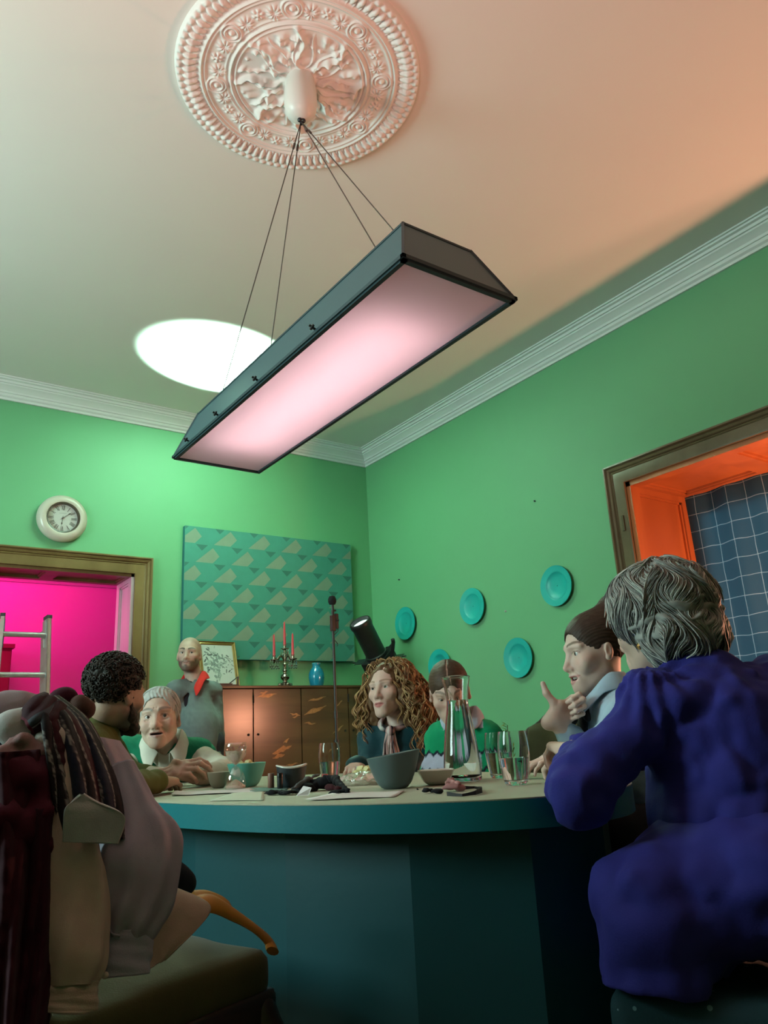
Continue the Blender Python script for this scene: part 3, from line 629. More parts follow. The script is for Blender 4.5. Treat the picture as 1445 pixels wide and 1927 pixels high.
# --- theatre spotlight aimed at the ceiling, on its stand behind the curly woman
def spotlight():
    d = (SPOT_AIM - SPOT_LENS).normalized(); root = empty('theatre_spotlight', (SPOT_LENS.x + .33, SPOT_LENS.y + .02, 0), label='black theatre spotlight on a stand aimed up at the ceiling behind the curly-haired woman', cat='spotlight')
    O = Vector(root.location); m = mat('black_metal', (.012, .013, .014), .42, .0, var=.3, scale=20); ch = mat('worn_steel', (.35, .36, .36), .25, 1.0)
    M = Matrix.Translation(-O) @ frame_to(SPOT_LENS, SPOT_LENS - d) @ Matrix.Scale(1.22, 4)       # +z runs back down the barrel
    b = MB(); b.lathe([(.062, .03), (.062, -.012), (.070, -.012), (.074, -.004), (.074, .02), (.068, .03), (.068, .235), (.075, .24), (.075, .26), (.0, .26)], 32, M=M); b.build('barrel', m, root)
    b = MB(); b.lathe([(0, .004), (.03, .006), (.06, .014), (.06, .02), (0, .02)], 32, M=M); b.build('lens', mat('lens_bright', (.8, .95, .9), .1, emit=(.8, 1, .9), es=1.2), root)
    b = MB(); b.box((-.085, -.085, .26), (.085, .085, .34), M); b.lathe([(.075, .34), (.10, .36), (.105, .42), (.09, .50), (.05, .545), (0, .55)], 28, M=M); b.build('lamp_house', m, root, bevel=.004)
    for k, (a, l_) in enumerate(((0, .12), (90, .08), (180, .12), (270, .08))):
        b = MB(); Mr = M @ Matrix.Rotation(R_(a), 4, 'Z'); b.box((.075, -.03, .285), (.075 + l_, .03, .288), Mr); b.tube([Mr @ Vector((.075 + l_, 0, .2865)), Mr @ Vector((.105 + l_, 0, .2865))], .006, 8); b.build('shutter_blade', m if k % 2 else ch, root)
    b = MB(); b.tube([M @ Vector((-.10, .0, .30)), M @ Vector((-.155, .03, .19)), M @ Vector((-.16, .03, .17))], .016, 10); b.build('handle', m, root)
    b = MB()
    for s in (-1, 1):
        b.tube([M @ Vector((.02, s * .085, .30)), M @ Vector((.02, s * .115, .30)), M @ Vector((.05, s * .115, .56)), M @ Vector((.05, 0, .60))], .012, 8)
    b.build('yoke', m, root)
    b = MB(); e = M @ Vector((.05, 0, .60)); b.tube([e, (e.x, e.y, e.z - .10), (e.x, e.y, .05)], .016, 12); b.build('pole', m, root)
    for k in range(3):
        a = 2 * math.pi * k / 3 + .9; b = MB(); b.tube([(e.x, e.y, .28), (e.x + .28 * math.cos(a), e.y + .28 * math.sin(a), .012)], .011, 8); b.build('leg', m, root)
spotlight()

# --- lamp standing in the window recess (source of the orange light)
def window_lamp():
    root = empty('work_lamp', (.30, -4.35, WZ0), label='small orange-gelled lamp standing on the sill of the window recess', cat='lamp'); m = MATS['black_metal']
    b = MB(); b.lathe([(.08, 0), (.08, .012), (.02, .02), (.012, .03), (.012, .50), (0, .50)], 24); b.build('base', m, root)
    b = MB(); b.lathe([(.02, .50), (.035, .505), (.04, .52), (.02, .53)], 20); b.build('socket', m, root)
window_lamp()

# --- ladder in front of the doorway
def ladder():
    alu = mat('aluminium', (.62, .63, .62), .32, .85, var=.15, scale=30); pl = mat('ladder_plastic', (.03, .03, .035), .5); blue = mat('ladder_blue', (.02, .18, .30), .5)
    p = at(90, 1162, 5.3); q = at(3, 1156, 5.3); zt = p.z; base = Vector(((p.x + q.x) / 2, p.y, 0)); hw = abs(p.x - q.x) / 2 
    root = empty('step_ladder', base, label='tall aluminium step ladder standing before the pink-lit doorway', cat='ladder')
    lean = .22                                     # metres the foot stands nearer than the top
    def rail(s, x0):
        b = MB(); n = []
        A = Vector((s * (hw + .035), -lean, 0)); B = Vector((s * hw, 0, zt)); M = frame_to(A, B); L_ = (B - A).length
        for lo, hi in (((-.012, -.030, 0), (.012, -.026, L_)), ((-.012, .026, 0), (.012, .030, L_)), ((-.012, -.03, 0), (-.009, .03, L_)), ((.009, -.03, 0), (.012, .03, L_))): b.box(lo, hi, M)
        r = b.build('rail', alu, root, smooth=False)
        b = MB(); b.box((-.015, -.033, L_ - .012), (.015, .033, L_ + .008), M); b.build('end_cap', pl, r, smooth=False)
        b = MB(); b.box((-.017, -.036, L_ - .13), (-.012 if s < 0 else .017, .0, L_ - .02), M); b.box((-.017, -.036, L_ - .19), (.017, -.02, L_ - .10), M); b.tube([M @ Vector((0, -.03, L_ - .07)), M @ Vector((0, -.05, L_ - .07))], .008, 8); b.build('hinge', alu if s > 0 else blue, r, smooth=False)
        b = MB(); b.box((-.018, -.036, 0), (.018, .036, .05), M); b.build('foot', pl, r, smooth=False)
    rail(-1, 0); rail(1, 0)
    for k in range(7):
        z = zt - .115 - .248 * k; t = 1 - z / zt; b = MB(); w_ = hw + .035 * t; y = -lean * t
        b.tube([(-w_, y, z), (w_, y, z)], .0165, 14); b.build('rung', alu, root)
    for s in (-1, 1):
        b = MB(); M = frame_to((s * (hw + .035), -lean + .075, 0), (s * hw, .075, zt - .05)); b.box((-.012, -.025, 0), (.012, .025, zt - .06), M); b.build('rear_rail', alu, root, smooth=False)
ladder()
# --- dark red cupboard in the hall
def cupboard():
    p0 = Vector((-4.04, 1.62, 0)); root = empty('hall_cupboard', p0, label='dark red panelled cupboard against the pink wall of the hall', cat='cupboard'); m = mat('oxblood_paint', (.30, .035, .06), .5)
    W_, D_, H_ = 1.33, .45, 1.82
    b = MB(); b.box((0, .02, 0), (W_, D_, H_)); b.box((-.02, 0, H_), (W_ + .02, D_, H_ + .035)); b.build('carcass', m, root, smooth=False)
    for k in range(2):
        b = MB(); panelled(b, (k * W_ / 2 + .01, .02, .05), (1, 0, 0), (0, 0, 1), (0, -1, 0), W_ / 2 - .02, H_ - .08, .09, .03, rows=2); d = b.build('door', m, root, smooth=False)
        b = MB(); b.ball((W_ / 2 + (-.05 if k == 0 else .05), -.025, 1.0), .014, 12, 8); b.build('knob', MATS['bronze'], d)
cupboard()
# ================================================================ ORGANIC SURFACES
# Bodies, hair and clothes are distance fields blended smoothly and meshed once, so every body is one continuous skin.
F4 = np.float32
A3 = lambda p: np.array(tuple(p), dtype=F4)
def smin(a, b, k):
    if k <= 0: return np.minimum(a, b)
    h = np.maximum(k - np.abs(a - b), 0) / k
    return np.minimum(a, b) - h * h * k * .25
def _hash(i, j, k, s):
    n = (i * 374761393 + j * 668265263 + k * 1274126177 + s * 362437) & 0x7fffffff
    n = ((n ^ (n >> 13)) * 1274126177) & 0x7fffffff
    return ((n ^ (n >> 16)) & 0xffff).astype(F4) / 32768.0 - 1.0
def noise(P, f=1.0, seed=0):
    Q = P * F4(f) + 100.0; I = np.floor(Q).astype(np.int64); T = (Q - I).astype(F4); T = T * T * (3 - 2 * T); o = 0
    for a in (0, 1):
        for b in (0, 1):
            for c in (0, 1):
                wgt = (T[:, 0] if a else 1 - T[:, 0]) * (T[:, 1] if b else 1 - T[:, 1]) * (T[:, 2] if c else 1 - T[:, 2])
                o = o + wgt * _hash(I[:, 0] + a, I[:, 1] + b, I[:, 2] + c, seed)
    return o
class SDF:
    def __init__(s, R=None, c=None, sc_=1.0):
        s.it = []; s.post = None; s.R = None if R is None else np.array(R, dtype=F4); s.c = None if c is None else A3(c); s.s = F4(sc_); s.bound = None
    def add(s, f, k=.02, op=0): s.it.append((f, k, op)); return s
    def cap(s, a, b, ra, rb=None, k=.02, op=0):
        a, b = A3(a), A3(b); rb = ra if rb is None else rb; ba = b - a; l2 = float(ba @ ba) + 1e-9; ra, rb = F4(ra), F4(rb)
        def f(P):
            pa = P - a; h = np.clip((pa @ ba) / F4(l2), 0, 1); q = pa - h[:, None] * ba
            return np.sqrt((q * q).sum(1)) - (ra + (rb - ra) * h)
        return s.add(f, k, op)
    def chain(s, pts, rad, k=.02, op=0):
        for i in range(len(pts) - 1): s.cap(pts[i], pts[i + 1], rad[i], rad[i + 1], k, op)
        return s
    def ell(s, c, r, R=None, k=.02, op=0):
        c = A3(c); r = A3(r); RR = None if R is None else np.array(R, dtype=F4)
        def f(P):
            q = P - c
            if RR is not None: q = q @ RR
            k0 = np.sqrt(((q / r) ** 2).sum(1)) + 1e-6; k1 = np.sqrt(((q / (r * r)) ** 2).sum(1)) + 1e-6
            return k0 * (k0 - 1) / k1
        return s.add(f, k, op)
    def sph(s, c, r, k=.02, op=0): return s.cap(c, c, r, r, k, op)
    def plane(s, p, n, k=.005, op=2):
        """keep the side the normal points away from"""
        p = A3(p); n = A3(Vector(n).normalized())
        return s.add(lambda P: (P - p) @ n, k, op)
    def box(s, c, h, R=None, r=.005, k=.01, op=0):
        c = A3(c); h = A3(h) - F4(r); RR = None if R is None else np.array(R, dtype=F4)
        def f(P):
            q = P - c
            if RR is not None: q = q @ RR
            q = np.abs(q) - h
            return np.sqrt((np.maximum(q, 0) ** 2).sum(1)) + np.minimum(q.max(1), 0) - F4(r)
        return s.add(f, k, op)
    def __call__(s, P):
        if s.R is not None: P = ((P - s.c) @ s.R) / s.s
        d = None
        for f, k, op in s.it:
            e = f(P)
            if d is None: d = e
            elif op == 0: d = smin(d, e, k)
            elif op == 1: d = -smin(-d, e, k)
            else: d = -smin(-d, -e, k)
        if s.post is not None: d = s.post(P, d)
        return d * s.s if s.R is not None else d
    def pruned(s, c, rad):
        """the terms that can matter within rad of c"""
        if s.R is not None or len(s.it) < 4: return s
        C = A3(c)[None]; best = 1e9; vals = []
        for f, k, op in s.it:
            v = float(f(C)[0]); vals.append(v)
            if op == 0: best = min(best, v)
        o = SDF(); o.post = s.post
        for (f, k, op), v in zip(s.it, vals):
            if op == 0:
                if v - rad * 1.3 > best + rad * 1.3 + k + .01 and len(s.it) > 1: continue
            elif op == 1:
                if v - rad * 1.3 > k + .02: continue
            o.it.append((f, k, op))
        return o if o.it and o.it[0][2] == 0 else s
def axis(lo, hi, step, fine=()):
    xs = [lo]
    while xs[-1] < hi:
        x = xs[-1]; st = step
        for a, b, f in fine:
            if a - step <= x <= b: st = min(st, f)
        xs.append(x + st)
    return np.array(xs, dtype=F4)
def mesh_sdf(sdf, lo, hi, step, fine=((), (), ())):
    ax = [axis(lo[i], hi[i], step, fine[i]) for i in range(3)]; n = [len(a) for a in ax]
    D = np.full(n, 1.0, dtype=F4); B = 14
    for i in range(0, n[0], B):
        i1 = min(i + B, n[0])
        for j in range(0, n[1], B):
            j1 = min(j + B, n[1])
            cs = []; ks = list(range(0, n[2], B))
            for k in ks:
                k1 = min(k + B, n[2]); cs.append([(ax[0][i] + ax[0][i1 - 1]) / 2, (ax[1][j] + ax[1][j1 - 1]) / 2, (ax[2][k] + ax[2][k1 - 1]) / 2])
            cv = sdf(np.array(cs, dtype=F4))
            for k, c, v in zip(ks, cs, cv):
                k1 = min(k + B, n[2]); rad = .5 * math.sqrt((ax[0][i1 - 1] - ax[0][i]) ** 2 + (ax[1][j1 - 1] - ax[1][j]) ** 2 + (ax[2][k1 - 1] - ax[2][k]) ** 2) + step
                if abs(v) > rad * 1.6 + .012: D[i:i1, j:j1, k:k1] = v; continue
                X, Y, Z = np.meshgrid(ax[0][i:i1], ax[1][j:j1], ax[2][k:k1], indexing='ij'); P = np.stack([X.ravel(), Y.ravel(), Z.ravel()], 1)
                D[i:i1, j:j1, k:k1] = sdf.pruned(c, rad)(P).reshape(X.shape)
    for a_ in range(3):
        sl = [slice(None)] * 3
        for e in (0, -1): sl[a_] = e; D[tuple(sl)] = np.maximum(D[tuple(sl)], 1e-4)
    S = D < 0
    s8 = [S[a:n[0] - 1 + a, b:n[1] - 1 + b, c:n[2] - 1 + c] for a in (0, 1) for b in (0, 1) for c in (0, 1)]
    al = s8[0].copy(); an = s8[0].copy()
    for q in s8[1:]: al &= q; an |= q
    act = an & ~al; ii, jj, kk = np.nonzero(act); m = len(ii); idx = np.full(act.shape, -1, dtype=np.int64); idx[ii, jj, kk] = np.arange(m)
    acc = np.zeros((m, 3)); cnt = np.zeros(m)
    cor = [(a, b, c) for a in (0, 1) for b in (0, 1) for c in (0, 1)]
    val = {q: D[ii + q[0], jj + q[1], kk + q[2]] for q in cor}
    pos = lambda q: np.stack([ax[0][ii + q[0]], ax[1][jj + q[1]], ax[2][kk + q[2]]], 1)
    for q in cor:
        for a_ in range(3):
            if q[a_] == 0:
                r = list(q); r[a_] = 1; r = tuple(r); va, vb = val[q], val[r]; msk = (va < 0) != (vb < 0)
                t = np.where(msk, va / np.where(va - vb == 0, 1, va - vb), 0)[:, None]; p = pos(q) * (1 - t) + pos(r) * t
                acc += p * msk[:, None]; cnt += msk
    V = acc / cnt[:, None]; FC = []
    def quads(sgnA, sgnB, c0, c1, c2, c3):
        q = np.stack([c0, c1, c2, c3], 1); ok = (q >= 0).all(1); fl = sgnA[ok]; q = q[ok]; q[~fl] = q[~fl][:, ::-1]; FC.append(q)
    a, b = S[:-1, 1:-1, 1:-1], S[1:, 1:-1, 1:-1]; i, j, k = np.nonzero(a != b); j += 1; k += 1; quads(a[i, j - 1, k - 1], None, idx[i, j - 1, k - 1], idx[i, j, k - 1], idx[i, j, k], idx[i, j - 1, k])
    a, b = S[1:-1, :-1, 1:-1], S[1:-1, 1:, 1:-1]; i, j, k = np.nonzero(a != b); i += 1; k += 1; quads(a[i - 1, j, k - 1], None, idx[i - 1, j, k - 1], idx[i - 1, j, k], idx[i, j, k], idx[i, j, k - 1])
    a, b = S[1:-1, 1:-1, :-1], S[1:-1, 1:-1, 1:]; i, j, k = np.nonzero(a != b); i += 1; j += 1; quads(a[i - 1, j - 1, k], None, idx[i - 1, j - 1, k], idx[i, j - 1, k], idx[i, j, k], idx[i - 1, j, k])
    return V, np.concatenate(FC) if FC else np.zeros((0, 4), int)
def link_mesh(name, V, F, m, parent=None, colors=None, origin=None):
    me = bpy.data.meshes.new(name); O = np.array(tuple(origin)) if origin is not None else np.zeros(3)
    V = V - O
    me.vertices.add(len(V)); me.vertices.foreach_set('co', V.astype(np.float32).ravel()); nf = len(F); me.loops.add(nf * 4); me.loops.foreach_set('vertex_index', F.astype(np.int32).ravel())
    me.polygons.add(nf); me.polygons.foreach_set('loop_start', np.arange(0, nf * 4, 4, dtype=np.int32)); me.polygons.foreach_set('loop_total', np.full(nf, 4, dtype=np.int32)); me.polygons.foreach_set('use_smooth', np.ones(nf, dtype=bool))
    me.update(calc_edges=True); me.materials.append(m)
    if colors is not None:
        at_ = me.color_attributes.new('tint', 'FLOAT_COLOR', 'POINT'); at_.data.foreach_set('color', np.concatenate([colors, np.ones((len(V), 1))], 1).astype(np.float32).ravel())
    o = bpy.data.objects.new(name, me); col.objects.link(o)
    if parent is not None: o.parent = parent
    return o
def keep_biggest(V, F):
    """drop tiny specks left by noise"""
    n = len(V); lab = np.arange(n)
    while True:
        mn = lab[F].min(1); new = lab.copy()
        for c in range(4): np.minimum.at(new, F[:, c], mn)
        new = new[new]
        if (new == lab).all(): break
        lab = new
    u, cnt = np.unique(lab, return_counts=True); good = set(u[cnt > .04 * n].tolist()); ok = np.array([l in good for l in u]); msk = ok[np.searchsorted(u, lab)]
    mp = np.cumsum(msk) - 1; F2 = F[msk[F[:, 0]]]
    return V[msk], mp[F2]
def build_sdf(name, sdf, lo, hi, step, m, parent=None, fine=((), (), ()), color=None, origin=None, clean=True):
    V, F = mesh_sdf(sdf, lo, hi, step, fine)
    if clean and len(F): V, F = keep_biggest(V, F)
    return link_mesh(name, V, F, m, parent, color(V.astype(F4)) if color else None, origin)

class Frame:
    """local frame: x to the right of the figure, y forward, z up"""
    def __init__(s, c, fwd, upv=(0, 0, 1), sc_=1.0):
        f = Vector(fwd).normalized(); u = Vector(upv); u = (u - f * u.dot(f)).normalized(); x = f.cross(u)
        s.R = np.array([tuple(x), tuple(f), tuple(u)], dtype=F4).T; s.c = A3(c); s.s = sc_; s.x, s.f, s.u = x, f, u
    def w(s, p): return Vector(tuple((s.R @ np.array(p, dtype=float)) * s.s + s.c))
    def l(s, P): return ((P - s.c) @ s.R) / F4(s.s)
# ================================================================ PEOPLE
skin_m = mat('skin', (1, 1, 1), .5, var=.06, scale=60, attr='tint', sss=.12, bump=.08, bscale=900)
cloth_m = lambda name, **k: mat(name, (1, 1, 1), k.pop('rough', .85), attr='tint', var=k.pop('var', .12), scale=k.pop('scale', 25), bump=k.pop('bump', .12), bscale=k.pop('bscale', 500), sheen=k.pop('sheen', .03), spec=k.pop('spec', .18), **k)
hair_m = mat('hair', (1, 1, 1), .58, attr='tint', var=.25, scale=60, spec=.35)
eye_white = mat('eye_white', (.62, .60, .58), .15, var=.02); teeth_m = mat('teeth', (.62, .58, .52), .3, var=.02)
pupil_m = mat('pupil', (.006, .005, .005), .08)
def iris_m(c): return mat('iris_%d' % int(c[0] * 1000), c, .12, var=.3, scale=300)

def head_sdf(H, p):
    """p: jaw (width), long (length below the eyes), nose, smile, open, lidz, brow"""
    g = SDF(H.R, H.c, H.s); jw = p.get('jaw', 1.0); ln = p.get('long', 1.0); ns = p.get('nose', 1.0); sm = p.get('smile', 0.0); op = p.get('open', 0.0); fl = p.get('full', 1.0)
    z = lambda v: v * ln if v < 0 else v
    g.ell((0, -.018, .033), (.0745, .094, .083))
    g.ell((0, .020, z(-.022)), (.063 * fl, .070, .086), k=.03)
    for s in (-1, 1):
        g.cap((s * .046 * jw, -.004, z(-.056)), (s * .018 * jw, .064, z(-.098)), .019, .015, k=.03)
        g.ell((s * .045, .053, z(-.024)), (.019, .021, .017), k=.025)
        g.cap((s * .012, .0815, .0225), (s * .047, .064, .021), .0085, .007, k=.016)
    g.sph((0, .072, z(-.099)), .017, k=.025)
    for s in (-1, 1): g.ell((s * .031, .094, 0), (.0185, .0165, .0125), k=.014, op=1)
    g.cap((0, .077, .010), (0, .1035 * (1 + .02 * (ns - 1)), z(-.033)), .0082, .0105 * ns, k=.013)
    g.sph((0, .102, z(-.036)), .0115 * ns, k=.006)
    for s in (-1, 1): g.sph((s * .0118 * ns, .092, z(-.040)), .0085 * ns, k=.009)
    for s in (-1, 1): g.ell((s * .0058 * ns, .099, z(-.0475)), (.0035, .0055, .004), k=.003, op=1)
    g.ell((0, .074, z(-.068)), (.031, .019, .022), k=.022)
    zc = -.067 + .007 * sm; wd = .024 + .006 * sm
    g.chain([(-wd, .0765, z(zc)), (-.009, .0905, z(-.0610)), (0, .0915, z(-.0625)), (.009, .0905, z(-.0610)), (wd, .0765, z(zc))], [.003, .0052, .005, .0052, .003], k=.006)
    lo = .5 * op * .016
    g.chain([(-wd * .9, .0770, z(zc - .0015)), (0, .0895 - .2 * lo, z(-.0735) - lo), (wd * .9, .0770, z(zc - .0015))], [.003, .0070, .003], k=.006)
    if op > 0: g.ell((0, .090, z(-.0675) - lo * .5 + .002 * sm), (wd * .86, .018, .0025 + .0085 * op), k=.004, op=1)
    else: g.chain([(-wd * 1.02, .0815, z(zc)), (0, .0985, z(-.0675)), (wd * 1.02, .0815, z(zc))], [.0016, .0022, .0016], k=.004, op=1)
    if sm > .2:
        for s in (-1, 1): g.ell((s * (.041 + .002), .064, z(-.040)), (.015, .014, .017), k=.018); g.cap((s * .021, .088, z(-.045)), (s * .040, .074, z(-.068)), .0018, .0022, k=.008, op=1)
    if p.get('age'):
        for s in (-1, 1):
            g.cap((s * .018, .090, z(-.044)), (s * .034, .076, z(-.074)), .0016, .002, k=.007, op=1); g.cap((s * .020, .0845, -.015), (s * .044, .072, -.012), .0015, .001, k=.006, op=1)
            g.cap((s * .058, .052, .004), (s * .066, .036, .010), .001, .001, k=.004, op=1)
        for zz in (.045, .056, .066): g.cap((-.04, .0735, zz), (0, .0800 - .15 * (zz - .045), zz + .002), .0009, .0009, k=.005, op=1); g.cap((0, .0800 - .15 * (zz - .045), zz + .002), (.04, .0735, zz), .0009, .0009, k=.005, op=1)
        for s in (-1, 1): g.cap((s * .006, .087, .018), (s * .005, .0845, .034), .0012, .0008, k=.005, op=1)
    lid = p.get('lid', .0048) * 1.15
    for s in (-1, 1):
        l = SDF(); l.sph((s * .031, .0655, 0), .0156); l.ell((s * .0315, .0820, p.get('lidz', -.0006)), (.0155, .014, lid), k=.0022, op=1); g.add(l, .0035)
        e = Matrix.Rotation(R_(s * -18), 3, 'Z') @ Matrix.Rotation(R_(8), 3, 'X')
        l = SDF(); q = p.get('ear', 1.0); l.ell((s * .0765, -.012, -.010), (.0075, .0185 * q, .031 * q), np.array(e)); l.ell((s * .0845, -.007, -.007), (.005, .0105 * q, .019 * q), np.array(e), k=.006, op=1); l.ell((s * .0755, -.004, -.010 - .023 * q), (.006, .009 * q, .010 * q), k=.008); g.add(l, .008)
    return g
def face_color(H, base, p):
    """albedo only: skin tone, lips, brows, stubble"""
    base = np.array(base); lipc = np.array(p.get('lips', tuple(base * np.array([.85, .55, .55])))); ln = p.get('long', 1.0)
    browc = np.array(p.get('browc', (.10, .06, .04))); sm = p.get('smile', 0.0); op = p.get('open', 0.0)
    def mix(c, d, m): return c * (1 - m[:, None]) + d * m[:, None]
    def f(V):
        q = H.l(V); x, y, zz = q[:, 0], q[:, 1], q[:, 2]; z = np.where(zz < 0, zz / ln, zz); ax = np.abs(x); c = np.tile(base, (len(V), 1))
        ss = lambda v, a, b: np.clip((v - a) / (b - a), 0, 1)
        near = ss(y, .02, .05) * (np.abs(z) < .16)
        blush = np.exp(-((ax - .045) / .02) ** 2 - ((z + .025) / .018) ** 2) * near + .8 * np.exp(-(x / .016) ** 2 - ((z + .036) / .014) ** 2) * near
        c = mix(c, base * np.array([1.02, .78, .76]), .45 * blush)
        bz = .0245 + p.get('browup', 0) + .006 * np.sin(np.clip((ax - .012) / .04, 0, 1) * 2.6); bt = p.get('browt', .0042) * (1 - .5 * ss(ax, .03, .054))
        c = mix(c, browc, p.get('browd', .85) * ss(bt + .0016 - np.abs(z - bz), 0, .0022) * (ax > .011) * (ax < .055) * near)
        wd = .025 + .006 * sm; zl = -.0665 + .007 * sm * (ax / wd) ** 2; up = .0082 * (1 - (ax / wd) ** 2) - .0014 * np.exp(-(x / .004) ** 2); dn = .0135 * (1 - (ax / wd) ** 2) + .5 * op * .016
        lipm = (ax < wd) * ss(zl + up - z, -.0008, .0012) * ss(z - (zl - dn), -.0008, .0012) * (y > .068)
        c = mix(c, lipc, lipm * p.get('lipd', .75))
        if op: c = mix(c, np.array([.06, .015, .015]), (y < .0835) * lipm * (np.abs(z + .068) < .012) * (ax < wd * .72))
        if p.get('beard'):
            bm_ = ss(-.047 - z, 0, .012) * ss(z, -.135, -.118) * ss(y, -.03, .01) * (1 - lipm); bm_ = np.maximum(bm_, ss(-.028 - z, 0, .02) * (ax > .052) * ss(y, -.012, .006) * (z > -.13)) * (1 - lipm)
            bm_ *= 1 - .8 * np.exp(-((ax - .018) / .010) ** 2 - ((z + .080) / .008) ** 2)
            c = mix(c, np.array(p['beard']), bm_ * p.get('beardd', .7))
        if p.get('scalp'):
            sc_m = ss(z, .035, .06) * ss(.05 - y + (z - .06) * .9, -.01, .03); sc_m = np.maximum(sc_m, ss(z, -.04, -.01) * ss(-.015 - y, 0, .02)); c = mix(c, np.array(p['scalp']), .5 * sc_m)
        lt_ = p.get('lid', .0048) * 1.15; arch = lt_ * np.sqrt(np.clip(1 - ((ax - .0315) / .0155) ** 2, 0, 1)); c = mix(c, browc * .5, .8 * ss(.0021 - np.abs(z - arch - .0012), 0, .0016) * (np.abs(ax - .0315) < .0165) * (y > .055) * near)
        c = mix(c, base * np.array([.75, .5, .48]), .5 * np.exp(-((ax - .031) / .016) ** 2 - (z / .0065) ** 2) * near)
        return c
    return f
def eyes(H, root, iris=(.06, .10, .09), look=(0, 1, 0), teeth=False, p={}):
    for s in (-1, 1):
        c = H.w((s * .031, .0652, 0)); r = .0136 * H.s; d = (H.x * look[0] + H.f * look[1] + H.u * look[2]).normalized(); M = frame_to(c, c + d)
        b = MB(); n = 14; prof = [(r * math.sin(math.pi * k / n), -r * math.cos(math.pi * k / n)) for k in range(n + 1)]
        b.lathe(prof, 24, M=M); e = b.build('eye', eye_white, root, ang=0)
        b = MB(); ri = .0066 * H.s; b.lathe([(ri, math.sqrt(r * r - ri * ri) + .0002), (ri * .6, math.sqrt(r * r - (ri * .6) ** 2) + .0003), (0, r + .0003)], 20, M=M); b.build('iris', iris_m(iris), e, ang=0)
        b = MB(); ri = .0027 * H.s; b.lathe([(ri, math.sqrt(r * r - ri * ri) + .0006), (0, r + .0007)], 16, M=M); b.build('pupil', pupil_m, e, ang=0)
    if teeth:
        ln = p.get('long', 1.0); b = MB(); Mh = Matrix([[H.R[i][j] * float(H.s) for j in range(3)] + [float(H.c[i])] for i in range(3)] + [[0, 0, 0, 1]])
        for k in range(-4, 5):
            x = k * .0052; b.ball((x, .0825 - .9 * x * x / .05, -.0645 * ln), (.0026, .003, .0052), 8, 6)
        b.v = [tuple(Mh @ Vector(v)) for v in b.v]; b.build('teeth', teeth_m, root)

def hand_sdf(W, fwd, back, side=1, curl=((20, 25, 15),) * 4, thumb=((.030, .022, -.010), (.050, .052, -.016), (.052, .080, -.018)), spread=4, sc_=1.0):
    """W wrist, fwd towards the knuckles, back out of the back of the hand, side +1 when the thumb lies towards fwd x back"""
    H = Frame(W, fwd, back, sc_); g = SDF(H.R, H.c, sc_)
    fx = [.0265, .0085, -.0095, -.0265]; ky = [.088, .092, .087, .078]; L_ = [(.044, .027, .021), (.049, .031, .022), (.045, .028, .021), (.034, .021, .019)]; rr = [.0092, .0094, .0088, .0078]
    g.cap((0, -.02, 0), (0, .012, 0), .024, .022); 
    for i in range(4): g.cap((side * fx[i] * .55, .008, -.002), (side * fx[i], ky[i], 0), .0155, .0105, k=.016)
    g.cap((side * .014, .012, -.008), (side * .030, .040, -.012), .017, .015, k=.016)
    for i in range(4):
        a = R_(spread * (1.5 - i)) * side; th = 0; p = Vector((side * fx[i], ky[i], 0)); pts = [p.copy()]; rad = [rr[i]]; c = curl[i]
        for j in range(3):
            th += R_(c[j]); d = Vector((math.sin(a) * math.cos(th), math.cos(a) * math.cos(th), -math.sin(th))); p = p + d * L_[i][j]; pts.append(p.copy()); rad.append(rr[i] * (.93, .86, .72)[j])
        q = SDF(); q.chain(pts, rad, k=.004); q.sph(pts[1], rr[i] * .98, k=.004); g.add(q, .0045)
    q = SDF(); t = [Vector((side * .024, .018, -.008))] + [Vector((side * x, y, z)) for x, y, z in thumb]; q.chain(t, [.016, .0125, .0112, .0085], k=.006); g.add(q, .007)
    return g

def table_sdf(P):
    x, y, z = P[:, 0] - F4(TC[0]), P[:, 1] - F4(TC[1]), P[:, 2]; e = np.sqrt((x / F4(TA)) ** 2 + (y / F4(TB)) ** 2); top = np.maximum((e - 1) * F4(TA), np.abs(z - F4(TZ - .028)) - F4(.029))
    e2 = np.sqrt((x / F4(TA - .113)) ** 2 + (y / F4(TB - .033)) ** 2); return np.minimum(top, np.maximum((e2 - 1) * F4(TA - .113), z - F4(TZ - .01))) - F4(.003)
def torso(S, J, off=0.0, fem=0.0, k=.05):
    """J: pelvis, chest, neck, shl, shr (figure's own left/right)"""
    pel, ch, nk, sl, sr = (Vector(J[q]) for q in ('pelvis', 'chest', 'neck', 'shl', 'shr'))
    lat = (sr - sl).normalized(); sp = (nk - ch).normalized(); fwd = sp.cross(lat) * -1
    fwd = Vector(J['fwd']) if 'fwd' in J else fwd
    def fr(u, lt):
        u = u.normalized(); x = (lt - u * lt.dot(u)).normalized(); y = u.cross(x); return np.array([tuple(x), tuple(y), tuple(u)], dtype=F4).T
    w_ = (sr - sl).length * .5; sp2 = (ch - pel)
    Rc = fr(nk - ch, lat); Rp = fr(sp2, Vector(J.get('hiplat', lat)))
    y = Vector(tuple(Rc[:, 1].tolist())); S.ell(ch.lerp(nk, .25), (w_ * .80 + off, .105 * J.get('deep', 1) + off, .17 + off), Rc, k)
    S.ell(pel.lerp(ch, .5), (w_ * .72 + off, .095 * J.get('deep', 1) + off, .17 + off), fr(sp2, lat), k); S.ell(pel, (w_ * .88 + off, .115 + off, .12 + off), Rp, k)
    S.cap(sl, sr, .050 + off, k=k); S.cap(sl.lerp(sr, .12) - y * 0, nk - (nk - ch) * .15, .045 + off, .045 + off, k); S.cap(sr.lerp(sl, .12), nk - (nk - ch) * .15, .045 + off, .045 + off, k)
    if fem:
        for s in (-1, 1): S.sph(ch.lerp(nk, .15) + lat * s * w_ * .42 + y * .075 * fem, .062 + off, k=.04)
    return y
